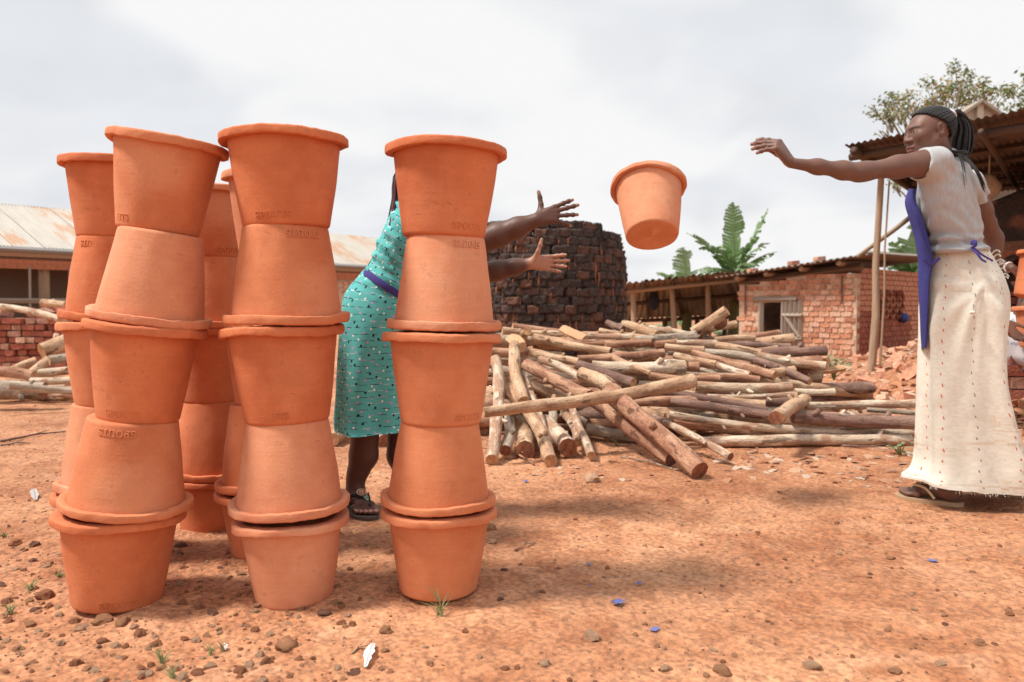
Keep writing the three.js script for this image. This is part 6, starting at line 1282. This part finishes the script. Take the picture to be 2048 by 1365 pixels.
  for (let i = 0; i < 40; i++) { const t = r(), q = r(), dd = 2.93 + r() * 0.12, st = tube(spline([hd.P((r() - 0.5) * 0.1, 0.07, -0.06 - r() * 0.03), W(812 - t * 22, 345 + q * 10, dd), W(803 - t * 20, 395 + q * 10, dd), W(797 - t * 14 - (i % 9 === 0 ? 8 : 0), 440 + q * 26, dd - 0.02)], 12), [...Array(13)].map((_, j) => 0.0042 * (1 - j / 40)), 5); (i % 4 === 1 ? red : blk).push(st); }
  blk.push(tube(spline([W(752, 505, 2.95), W(742, 520, 2.93), W(735, 536, 2.94), W(741, 548, 2.95)], 8), 0.0012, 4));
  mesh('braids', loc(merged(blk)), M.hair, hr); mesh('dyed_braids', loc(merged(red)), M.redHair, hr);
  // sandals; the visible one with two beaded discs
  for (const ft of [fR, fL]) {
    const s = solePart(o, ft, M.soleDark, 0.020); s.geometry.translate(-o.position.x, -o.position.y, -o.position.z);
    const toe = ft.P(0.188, 0.022, 0.018);
    mesh('strap', loc(merged([-1, 1].map((e) => tube(spline([toe, ft.P(0.155, 0.012 + e * 0.014, 0.052), ft.P(0.115, e * 0.032, 0.056), ft.P(0.08, e * 0.042, 0.01)], 12), 0.0075, 6, { flat: 0.5 })))), M.black, s);
    const disc = (p, n, R, rings) => rings.forEach(([rr, c], i) => { const q = new THREE.CylinderGeometry(R * rr, R * rr, 0.005 + i * 0.0016, 18); q.applyQuaternion(new THREE.Quaternion().setFromUnitVectors(V(0, 1, 0), n)); q.translate(p.x, p.y, p.z); mesh(i ? 'bead_ring' : 'disc', loc(q), std({ color: rgb(...c) }), s); });
    const n = ft.X.clone().multiplyScalar(0.55).add(V(0, 0.85, 0)).normalize();
    disc(ft.P(0.120, 0.004, 0.066), n, 0.0205, [[1, [0.02, 0.02, 0.02]], [0.92, [0.62, 0.55, 0.42]], [0.72, [0.50, 0.09, 0.05]], [0.42, [0.66, 0.62, 0.50]], [0.2, [0.50, 0.12, 0.06]]]);
    disc(ft.P(0.158, 0.016, 0.050), n, 0.0145, [[1, [0.02, 0.02, 0.02]], [0.9, [0.22, 0.42, 0.34]], [0.45, [0.42, 0.55, 0.44]], [0.22, [0.05, 0.05, 0.04]]]);
  }
}
// ---------------------------------------------------------------- two helpers at the right edge, mostly hidden
function helper(label, P, opt) {
  const o = tag(base('person', P.hip.clone().setY(gh(P.hip.x, P.hip.z))), label, 'person'), b = new Field(), loc = (g) => g.translate(-o.position.x, -o.position.y, -o.position.z);
  const fwd = opt.fwd, lft = V(0, 1, 0).cross(fwd).normalize(), AX = [lft, V(0, 1, 0), fwd];
  b.ell(P.hip, [0.115, 0.11, 0.085], AX, 0.04).ell(P.chest, [0.14, 0.2, 0.095], AX, 0.08).cap(P.chest.clone().addScaledVector(lft, 0.14).add(V(0, 0.12, 0)), P.chest.clone().addScaledVector(lft, -0.14).add(V(0, 0.12, 0)), 0.048, 0.048, 0.05).cap(P.chest.clone().add(V(0, 0.12, 0)), P.head.clone().add(V(0, -0.06, 0)), 0.05, 0.045, 0.03);
  for (const [s, e, w] of P.arms) b.chain([s, e, e.clone().lerp(w, 0.3), w], [0.046, 0.036, 0.036, 0.023], 0.03);
  for (const [h, k, a] of P.legs) { b.chain([h, k, a.clone().add(V(0, 0.1, 0))], [0.058, 0.050, 0.034], 0.02); foot(b, a.clone().setY(a.y + 0.01), fwd, 1); }
  const hs = P.arms.map(([s, e, w], i) => hand(b, w, P.hands[i][0], P.hands[i][1], P.hands[i][2], { spread: [0.12, 0.02, -0.06, -0.15], curl: [[0.5, 0.5, 0.3], [0.5, 0.5, 0.3], [0.55, 0.5, 0.3], [0.55, 0.5, 0.3]], thumb: [[0.7, 0.55, -0.3], [0.8, 0.35, -0.45], [0.85, 0.1, -0.5]] }));
  const hd = headField(b, P.head, fwd, V(0, 1, 0), 0.95), all = [P.hip, P.chest, P.head, ...P.arms.flat(), ...P.legs.flat()];
  mesh('body', loc(netMesh(b, [{ ...around(all, 0.2), h: 0.018 }, ...hs.map((h) => ({ ...around(h.reach, 0.024), h: 0.005 })), { ...around([P.head], 0.13), h: 0.008 }], skinColor([0.12, 0.055, 0.038], [0.36, 0.2, 0.14], hs, hd))), M.skin, o);
  mesh('hair', loc(new THREE.SphereGeometry(1, 20, 14).scale(0.076, 0.09, 0.096).translate(P.head.x, P.head.y + 0.036, P.head.z).translate(-fwd.x * 0.024, 0, -fwd.z * 0.024)), M.hair, o);
  return { o, b, loc, AX, lft, fwd };
}
{
  const bs = V(2.80, 0, -4.75), y = (h) => bs.clone().setY(h), w = W(2026, 537, 4.5), el = W(1986, 527, 4.65), fw = V(0.85, 0, 0.5).normalize(), l = V(0, 1, 0).cross(fw);
  const sh = (s) => y(1.12).addScaledVector(l, s * 0.16);
  const P = { hip: y(0.72), chest: y(1.02), head: y(1.36).addScaledVector(fw, 0.03), arms: [[sh(-1), el, w], [sh(1), y(0.9).addScaledVector(l, 0.2), y(0.72).addScaledVector(fw, 0.2).addScaledVector(l, 0.15)]], hands: [[V(0.8, -0.45, 0.1), V(0.3, 0.8, 0.4), 1], [V(0.5, -0.7, 0), V(-0.5, 0.3, -0.6), -1]], legs: [[y(0.7).addScaledVector(l, 0.08), y(0.36).addScaledVector(l, 0.09).addScaledVector(fw, 0.04), y(0.03).addScaledVector(l, 0.09)], [y(0.7).addScaledVector(l, -0.08), y(0.36).addScaledVector(l, -0.09).addScaledVector(fw, 0.04), y(0.03).addScaledVector(l, -0.09)]] };
  const g = helper('person hidden behind the throwing woman, only a braceleted forearm gripping a pot showing', P, { fwd: fw });
  const sfield = new Field().ell(P.chest.clone().add(V(0, -0.06, 0)), [0.158, 0.27, 0.115], g.AX, 0.05).cap(sh(1), sh(-1), 0.055, 0.055, 0.04);
  mesh('shirt', g.loc(netMesh((x, yy, z) => Math.max(sfield.d(x, yy, z), 0.66 - yy), [{ ...around([P.chest, P.hip], 0.24), h: 0.016 }], null)), std({ color: rgb(0.06, 0.06, 0.14) }), g.o);
  const rg = (h, a) => ({ c: y(h), a, b: a * 0.8, R: V(1, 0, 0), B: V(0, 0, 1) });
  mesh('skirt', g.loc(loft([rg(0.80, 0.14), rg(0.68, 0.155), rg(0.4, 0.15), rg(0.15, 0.155)], 40, (t, v) => ({ out: 0.01 * v * Math.sin(t * 6) }))), std({ color: rgb(0.10, 0.09, 0.2), side: THREE.DoubleSide }), g.o);
  const br = w.clone().lerp(el, 0.2), q = new THREE.TorusGeometry(0.027, 0.006, 6, 18); q.applyQuaternion(new THREE.Quaternion().setFromUnitVectors(V(0, 0, 1), w.clone().sub(el).normalize())); q.translate(br.x, br.y, br.z);
  mesh('bracelet', g.loc(q), std({ color: rgb(0.75, 0.7, 0.66) }), g.o);
  const o = makePot('terracotta pot gripped by its rim by the braceleted hand at the right edge', null, 1, 1), c = W(2078, 561, 4.42);
  o.position.copy(c); o.rotation.set(0.05, 2.2, -0.28, 'XZY'); o.scale.setScalar(0.92); o.position.y -= 0.11; o.position.x -= 0.02;
}
{
  const bs = W(2112, 700, 5.3), gy = gh(bs.x, bs.z), y = (h) => bs.clone().setY(gy + h), fw = V(-0.92, 0, 0.38).normalize(), l = V(0, 1, 0).cross(fw), w = W(2046, 622, 5.2), el = W(2066, 585, 5.35);
  const sh = (s) => y(0.58).addScaledVector(l, s * 0.16).addScaledVector(fw, 0.05);
  const P = { hip: y(0.18), chest: y(0.46), head: y(0.80).addScaledVector(fw, 0.08), arms: [[sh(1), el, w], [sh(-1), y(0.36).addScaledVector(l, -0.2).addScaledVector(fw, 0.1), y(0.3).addScaledVector(fw, 0.3).addScaledVector(l, -0.1)]], hands: [[V(-0.4, -0.9, 0.1), V(-0.3, 0.2, 0.9), -1], [V(-0.6, -0.6, 0), V(0.2, 0.5, -0.8), 1]], legs: [[y(0.16).addScaledVector(l, 0.09), y(0.3).addScaledVector(l, 0.14).addScaledVector(fw, 0.34), y(0.03).addScaledVector(l, 0.12).addScaledVector(fw, 0.3)], [y(0.16).addScaledVector(l, -0.09), y(0.3).addScaledVector(l, -0.14).addScaledVector(fw, 0.34), y(0.03).addScaledVector(l, -0.12).addScaledVector(fw, 0.3)]] };
  const g = helper('seated person in black top and pale skirt reaching into a pot at the right edge', P, { fwd: fw });
  const sf = new Field().ell(P.chest.clone().add(V(0, -0.03, 0)), [0.158, 0.25, 0.115], g.AX, 0.05).cap(sh(1), sh(-1), 0.055, 0.055, 0.04).cap(sh(1), el, 0.058, 0.05, 0.03).cap(el, el.clone().lerp(w, 0.45), 0.05, 0.042, 0.02);
  mesh('top', g.loc(netMesh(sf, [{ ...around([P.chest, sh(1), sh(-1), el, w], 0.2), h: 0.014 }], null)), M.blackCloth, g.o);
  const kf = new Field(); for (const [h, k, a] of P.legs) kf.cap(h, k, 0.125, 0.10, 0.14).cap(k, a.clone().add(V(0, 0.12, 0)), 0.10, 0.12, 0.14);
  mesh('skirt', g.loc(netMesh((x, yy, z) => Math.max(kf.d(x, yy, z) + 0.012 * fbm(x * 7, yy * 7, z * 7, 3), gh(x, z) + 0.02 - yy), [{ ...around(P.legs.flat(), 0.22), h: 0.016 }], null, 1)), std({ map: colorTex(256, 256, (u, v) => mix3([0.66, 0.66, 0.68], tfbm(u, v, 3, 3, 2, 95) > 0.55 ? [0.30, 0.34, 0.46] : [0.60, 0.36, 0.20], sstep(0.58, 0.64, tfbm(u, v, 7, 7, 3, 91)) * 0.8), [3, 3]) }), g.o);
  const a = makePot('terracotta pot on the rubble at the right edge, a dark hand reaching into it', null, 3, 0), pa = W(2082, 655, 5.0); a.position.copy(pa).setY(pa.y - 0.13); a.rotation.y = 2.5; a.scale.setScalar(0.95);
  const c = makePot('terracotta pot standing on the rubble directly right of the cream skirt', null, 4, 1), pc = W(1990, 660, 5.5); c.position.copy(pc).setY(pc.y - 0.13); c.rotation.y = 2.8; c.scale.setScalar(0.92);
  // both stand on a low ledge of old bricks
  const led = tag(base('brick_ledge', V(4.0, 0, -5.6)), 'low ledge of old bricks carrying pots at the right edge', 'ledge'), r = rng(5);
  for (let k = 0; k < 8; k++) for (let i = 0; i < 6; i++) for (let j = 0; j < 3; j++) if (k === 7 || j === 2 || i === 0) brick(led, r, M.oldAndShadeBrick, -0.62 + i * 0.2 + (k % 2) * 0.05, pc.y - 0.13 - 0.045 - (7 - k) * 0.085 , -0.15 + j * 0.24, 0.185, 0.078, 0.22, (r() - 0.5) * 0.1);
}

// ---------------------------------------------------------------- stones, grit, potsherds, litter on the ground
const stoneGeos = Array.from({ length: 8 }, (_, k) => { const g = lump(1, 40 + k * 3, 0.55, 0.55 + 0.1 * (k % 3), 1); if (k % 4 === 3) return g; const f = g.toNonIndexed(); f.computeVertexNormals(); return f; });
const shardGeos = Array.from({ length: 8 }, (_, k) => { // broken bits of pot wall: curved plates with a ragged outline
  const r = rng(600 + k), n = 7, top = [], bot = [], pos = [], idx = [];
  for (let i = 0; i < n; i++) { const a = i / n * 6.283 + (r() - 0.5) * 0.5, q = 0.62 + r() * 0.5, x = Math.cos(a) * q, z = Math.sin(a) * q * 0.7, y = -0.28 * x * x; top.push([x, y + 0.1, z]); bot.push([x * 0.95, y - 0.1, z * 0.95]); }
  const tri = (...p) => p.forEach((q) => pos.push(...q)), ct = [0, 0.1, 0], cb = [0, -0.1, 0];
  for (let i = 0; i < n; i++) { const j = (i + 1) % n; tri(ct, top[j], top[i]); tri(cb, bot[i], bot[j]); tri(top[i], top[j], bot[j]); tri(top[i], bot[j], bot[i]); }
  return boxUV(geoFrom(pos, null, pos.filter((_, i) => i % 3 < 2)));
});
const onGround = (x, y) => { let p = G(x, y); for (let i = 0; i < 6; i++) p = G(x, y, gh(p.x, p.z) + groundDetail(p.x, p.z)); return p; };
function stone(x, y, w, mat, label, group, k) {
  const p = onGround(x, y), d = -p.z, s = w / 2 * d / F, r = rng(Math.round(x * 7 + y)), m = new THREE.Mesh(stoneGeos[(k ?? Math.floor(r() * 8)) % 8], M.stone[mat]);
  m.name = numbered('stone'); m.castShadow = m.receiveShadow = true; m.scale.set(s, s * (0.75 + r() * 0.35), s * (0.7 + r() * 0.5)); m.position.copy(p).setY(p.y + s * 0.22); m.rotation.set(0, r() * 6.28, (r() - 0.5) * 0.3); scene.add(m); return tag(m, label, 'stone', group);
}
const SG = 'loose stones on the open dirt', SL = 'small loose stone lying on the open red dirt';
for (const [x, y, w, mat, label] of [
  [572, 1296, 44, 0, 'biggest flat stone in the foreground, before the front middle stack'],
  [1181, 1277, 38, 2, 'oval pale stone half sunk in the dirt at the lower right centre'],
  [1009, 1141, 15, 3, 'round dark pebble right of the front right stack'],
  [771, 1264, 24, 0, 'angular tan stone in front of the front right stack'],
  [424, 1228, 24, 3, 'dark angular stone between the front left and middle stacks'],
  [398, 1218, 18, 1, 'reddish stone beside the dark one between the front stacks'],
  [245, 1248, 34, 0, 'stone touching the front edge of the front left stack'],
  [206, 1244, 36, 0, 'brown stone left of the one touching the front left stack'],
  [362, 1094, 22, 3, 'black lump on the ground behind the front left stack'],
  [295, 1300, 16, 2, 'rounded whitish stone in the left foreground'],
  [980, 1060, 30, 0, 'upper of the stones against the right side of the front right stack'],
  [985, 1086, 22, 2, 'lower of the stones against the right side of the front right stack'],
  [1428, 1303, 17, 2, 'pale round stone low in the right foreground'],
  [1622, 1336, 34, 2, 'flat pale stone at the bottom edge, right'],
  [1444, 1345, 36, 0, 'broad stone at the bottom edge beneath the pale round stone'],
  [1181, 962, 40, 2, 'flat pale brick-like stone in front of the log heap'],
]) stone(x, y, w, mat, label);
for (const [x, y, w, mat] of [[1680, 1109, 13, 2], [1740, 1150, 12, 3], [1780, 1117, 14, 0], [1911, 1092, 11, 2], [2000, 1093, 11, 1], [1944, 1146, 14, 0], [1570, 1119, 9, 1], [1363, 1051, 12, 2], [1516, 1067, 10, 1], [1675, 1048, 14, 1], [1597, 1160, 10, 2], [1740, 1155, 9, 0], [1234, 1156, 10, 2], [1150, 1040, 9, 1], [1290, 1092, 9, 2], [1545, 1250, 11, 1], [1775, 1262, 12, 0], [1890, 1250, 13, 3], [1290, 1250, 12, 0], [1400, 1187, 9, 1], [700, 1140, 12, 0], [735, 1090, 11, 2], [720, 1200, 13, 1], [30, 1090, 24, 1], [70, 1092, 20, 3], [97, 1130, 16, 0], [30, 1140, 14, 2], [90, 1195, 30, 1], [35, 1300, 22, 0], [150, 1330, 26, 1], [205, 1285, 22, 1], [60, 1250, 24, 0], [120, 1290, 18, 2], [12, 1205, 22, 1], [160, 1262, 20, 2], [250, 1320, 16, 1], [480, 1345, 26, 1], [650, 1230, 26, 3], [690, 1255, 14, 0], [930, 1265, 14, 1], [1000, 1200, 13, 3], [1085, 1185, 12, 1], [1880, 1330, 22, 2], [1960, 1290, 22, 0], [2020, 1230, 18, 1], [1790, 1345, 24, 0], [1330, 1340, 20, 2], [1090, 1330, 22, 2], [1010, 1340, 18, 1], [860, 1330, 20, 0]]) stone(x, y, w, mat, SL, SG);
{ // grit: too much to count
  const r = rng(2024), N = 32000, grit = M.stone.map((m, i) => { const q = new THREE.InstancedMesh(stoneGeos[i * 2], m, N / 4); q.name = numbered('gravel'); tag(q, ['tan grit and small stones strewn over the dirt', 'red grit and crumbs of clay strewn over the dirt', 'pale grit strewn over the dirt', 'dark grit strewn over the dirt'][i], 'gravel', null, 'stuff'); q.castShadow = q.receiveShadow = true; scene.add(q); return q; });
  const mx = new THREE.Matrix4(), q = new THREE.Quaternion(), cnt = [0, 0, 0, 0];
  for (let i = 0; i < N; i++) {
    const z = -0.9 - 6.6 * Math.pow(r(), 1.9), x = (r() - 0.5) * (3.2 + -z * 1.5), dens = fbm(x * 1.4, 6, z * 1.4, 3);
    if (dens < -0.25 + r() * 0.5 && x > -0.6) { i -= r() < 0.5 ? 1 : 0; if (cnt.every((c) => c >= N / 4)) break; continue; }
    const k = Math.min(3, Math.floor(r() * 3.2)); if (cnt[k] >= N / 4) continue;
    const s = (0.0014 + 0.0068 * Math.pow(r(), 5)) * (x < -0.25 && z > -2.6 ? 1.7 : 1);
    q.setFromEuler(new THREE.Euler(r() * 0.6, r() * 6.28, r() * 0.6)); mx.compose(V(x, gh(x, z) + groundDetail(x, z) + s * 0.15, z), q, V(s, s * (0.6 + r() * 0.4), s * (0.7 + r() * 0.6))); grit[k].setMatrixAt(cnt[k]++, mx);
  }
  grit.forEach((g, k) => { g.count = cnt[k]; });
}
function shard(p, s, r, mat) { const m = new THREE.Mesh(shardGeos[Math.floor(r() * 8)], M.shard[mat]); m.castShadow = m.receiveShadow = true; m.scale.set(s, s * (0.6 + r() * 0.5), s * (0.7 + r() * 0.5)); m.position.copy(p).setY(p.y + s * 0.12); m.rotation.set((r() - 0.5) * 0.7, r() * 6.28, (r() - 0.5) * 0.7); return m; }
{
  const r = rng(404), PG = 'potsherds strewn at the foot of the log heap', PL = 'broken curved potsherd on the dirt at the foot of the log heap';
  const put = (x, y, w, mat, label, group) => { const p = onGround(x, y), m = shard(p, w / 2 * -p.z / F, r, mat); m.name = numbered('potsherd'); scene.add(m); tag(m, label, 'potsherd', group); };
  for (const [x, y, w, mat, label] of [[1785, 944, 36, 1, 'long curved orange potsherd just left of the skirt hem'], [1722, 938, 34, 3, 'pale flat potsherd in front of the foremost white log'], [1505, 958, 26, 1, 'orange potsherd standing on edge between the thick log end and rubble'], [1440, 925, 44, 3, 'whitish broken slab under the thin pale log end'], [1590, 945, 42, 1, 'broad orange potsherd below the middle of the foremost white log'], [1690, 917, 46, 0, 'dark red potsherd leaning under the foremost white log'], [1770, 902, 56, 1, 'large tilted potsherd by the right end of the foremost white log']]) put(x, y, w, mat, label);
  for (let i = 0; i < 84; i++) { const x = 1450 + r() * 370, y = 905 + r() * 75 * (0.4 + 0.6 * r()); put(x, y, 12 + r() * 24, Math.floor(r() * 4), PL, PG); }
  for (let i = 0; i < 26; i++) { const x = 1000 + r() * 420, y = 925 + r() * 50; put(x, y, 8 + r() * 14, Math.floor(r() * 4), PL, PG); }
  // rubble slope between hut, heap and shed: one mass
  const N = 4200, im = M.shard.concat(M.brick.slice(0, 2), [M.stone[3]]).map((m, i) => { const q = new THREE.InstancedMesh(i < 4 ? shardGeos[i * 2] : i < 6 ? brickGeos[i] : stoneGeos[i], m, N); q.name = numbered('rubble'); tag(q, ['orange', 'pale orange', 'dark red', 'cream', 'brick', 'crumbled brick', 'dark'][i] + ' rubble of broken pots and bricks heaped before the hut and dark shed', 'rubble', null, 'stuff'); q.castShadow = q.receiveShadow = true; scene.add(q); return q; });
  const cnt = im.map(() => 0), mx = new THREE.Matrix4(), q = new THREE.Quaternion();
  for (let i = 0; i < N; i++) {
    const x = 2.0 + r() * 5.2, z = -4.6 - r() * 6.0, h = gh(x, z), near = Math.exp(-((x - 3.3) ** 2) / 1.6 - ((z + 5.6) ** 2) / 1.6);
    if (r() > h * 3.2 + near * 0.9 + 0.05 || (x < 2.6 && z > -4.9)) continue;
    const k = r() < 0.62 ? Math.floor(r() * 4) : r() < 0.8 ? 4 + Math.floor(r() * 2) : 6, s = (0.022 + 0.055 * r() ** 2.2) * (k === 6 ? 0.6 : 1);
    q.setFromEuler(new THREE.Euler((r() - 0.5) * 1.2, r() * 6.28, (r() - 0.5) * 1.2));
    mx.compose(V(x, h + groundDetail(x, z) + s * 0.2 + r() * 0.02, z), q, k === 4 || k === 5 ? V(s * 2.4, s * 1.1, s * 1.2) : V(s, s * 0.8, s)); im[k].setMatrixAt(cnt[k]++, mx);
  }
  im.forEach((g, k) => { g.count = cnt[k]; });
  // bark and wood chips under the heap
  const ch = new THREE.InstancedMesh(shardGeos[1], M.bark.red, 900), c2 = new THREE.InstancedMesh(shardGeos[3], M.split, 500);
  for (const [g, n, lb] of [[ch, 900, 'bark flakes littering the dirt round the log heap'], [c2, 500, 'pale wood chips littering the dirt round the log heap']]) {
    g.name = numbered('bark_litter'); tag(g, lb, 'bark litter', null, 'stuff'); g.castShadow = g.receiveShadow = true; scene.add(g);
    for (let i = 0; i < n; i++) { const px = 960 + r() * 560, py = 850 + r() * 110 * r(), p = onGround(px, py), s = 0.006 + 0.02 * r() ** 3; q.setFromEuler(new THREE.Euler((r() - 0.5) * 0.5, r() * 6.28, (r() - 0.5) * 0.5)); mx.compose(p.setY(p.y + s * 0.1), q, V(s * 1.8, s * 0.5, s * 0.6)); g.setMatrixAt(i, mx); }
  }
}
// scraps, feathers and twigs
function scrap(x, y, w, mat, label, category, seed, tall = 0.35) {
  const p = onGround(x, y), s = w * -p.z / F, r = rng(seed), g = gridGeo(8, 6, (u, v) => { const a = u - 0.5, b = v - 0.5, k = 0.75 + 0.5 * fbm(u * 3 + seed, v * 3, 2, 2); return { p: V(a * s * k, s * tall * (0.25 + 0.5 * fbm(u * 4 + seed, v * 4, 7, 3)) + 0.004, b * s * 0.7 * k + a * s * 0.2) }; });
  const m = mesh(category === 'feather' ? 'feather' : 'plastic_scrap', g, mat); m.position.copy(p); m.rotation.y = r() * 6; tag(m, label, category); return m;
}
scrap(1236, 1210, 34, M.blueScrap, 'largest torn blue plastic scrap, crumpled on the dirt right of the stacks', 'scrap', 3, 0.5);
scrap(1278, 1170, 17, M.blueScrap, 'small grey-blue scrap above and right of the largest blue scrap', 'scrap', 5);
scrap(1177, 1133, 14, M.blueScrap, 'pale blue scrap nearest the front right stack', 'scrap', 7, 0.5);
scrap(1180, 1175, 9, M.blueScrap, 'tiny dark blue scrap below the pale blue one', 'scrap', 8, 0.6);
scrap(1310, 1262, 26, M.blueScrap, 'thin lilac scrap strip at the lower right of the blue scraps', 'scrap', 9, 0.1);
scrap(1866, 1124, 24, M.blueScrap, 'faint blue scrap in the dirt below the throwing woman', 'scrap', 11, 0.1);
scrap(1052, 1010 - 45, 16, M.blueScrap, 'blue scrap at the foot of the logs\' left end', 'scrap', 12, 0.3);
{ // white feather in front, grey one at the left
  const feather = (x0, y0, x1, y1, w, mat, label) => { const a = onGround(x0, y0), b = onGround(x1, y1), o = tag(base('feather', a.clone().setY(a.y + 0.006)), label, 'feather'), d = b.clone().sub(a), n = V(-d.z, 0, d.x).normalize(), W0 = w * -a.z / F; mesh('vane', gridGeo(4, 12, (u, v) => ({ p: d.clone().multiplyScalar(v).addScaledVector(n, (u - 0.5) * W0 * (0.35 + 0.75 * Math.sin(Math.min(1, v * 1.15) * 2.7)) * (1 + 0.9 * fbm(v * 7 + y0, u * 2, 3, 3))).add(V(0, 0.008 * Math.sin(v * 3) + 0.006 * (u - 0.5) ** 2, 0)) })), mat, o); mesh('quill', tube([V(0, 0.004, 0), d.clone().multiplyScalar(0.5).add(V(0, 0.013, 0)), d.clone().add(V(0, 0.004, 0))], 0.0012, 4), mat, o); };
  feather(730, 1340, 746, 1294, 17, M.whiteScrap, 'white feather-like scrap lying in the centre foreground');
  feather(70, 1004, 66, 982, 14, std({ color: rgb(0.42, 0.38, 0.36), side: THREE.DoubleSide }), 'grey feather on the dirt left of the stacks');
  feather(451, 1306, 447, 1300, 9, M.whiteScrap, 'tiny white speck of feather in the left foreground');
}
function twig(x0, y0, x1, y1, w, label, mat = M.bark.red) { const a = onGround(x0, y0), b = onGround(x1, y1), r = rng(x0), t = w / 2 * -a.z / F, m = a.clone().lerp(b, 0.5); a.y += t; b.y += t; m.y += t * 1.5 + 0.006; const o = base('twig', m), pts = spline([a, a.clone().lerp(b, 0.35).add(V(0, 0.004, 0.01 * (r() - 0.5) * 4)), m, b].map((p) => p.clone().sub(m)), 8); mesh('stick', tube(pts, pts.map((_, i) => t * (1.1 - i * 0.07)), 6, { caps: true }), mat, o); mesh('side_shoot', tube([pts[4], pts[4].clone().lerp(pts[7], 0.7).add(V(0.01, 0.02, -0.015))], [t * 0.6, t * 0.3], 5), mat, o); tag(o, label, 'twig'); }
twig(1030, 1103, 1070, 1088, 5, 'forked twig on the dirt right of the front right stack');
twig(704, 1310, 736, 1294, 5, 'curved twig beside the white feather in the foreground', M.bark.tan);
twig(1680, 893, 1812, 905, 4, 'long thin twig lying under the right end of the foremost log', M.bark.dark);
twig(1555, 985, 1590, 998, 4, 'thin twig on the pale path left of the sandalled foot');
twig(0, 885, 130, 866, 5, 'long twig on the dirt left of the stacks', M.bark.dark);
twig(0, 893, 60, 889, 4, 'short twig at the left edge under the long one', M.bark.dark);
twig(1245, 917, 1345, 940, 4, 'bark strip on the dirt behind the two sloping brown logs', M.bark.grey);
twig(995, 895, 1068, 932, 6, 'curved bare root on the dirt at the logs\' left foot', M.bark.red);
twig(1490, 795, 1532, 868, 6, 'thin bare stick leaning on the heap, pointing down right', M.bark.tan);

renderer.render(scene, camera);
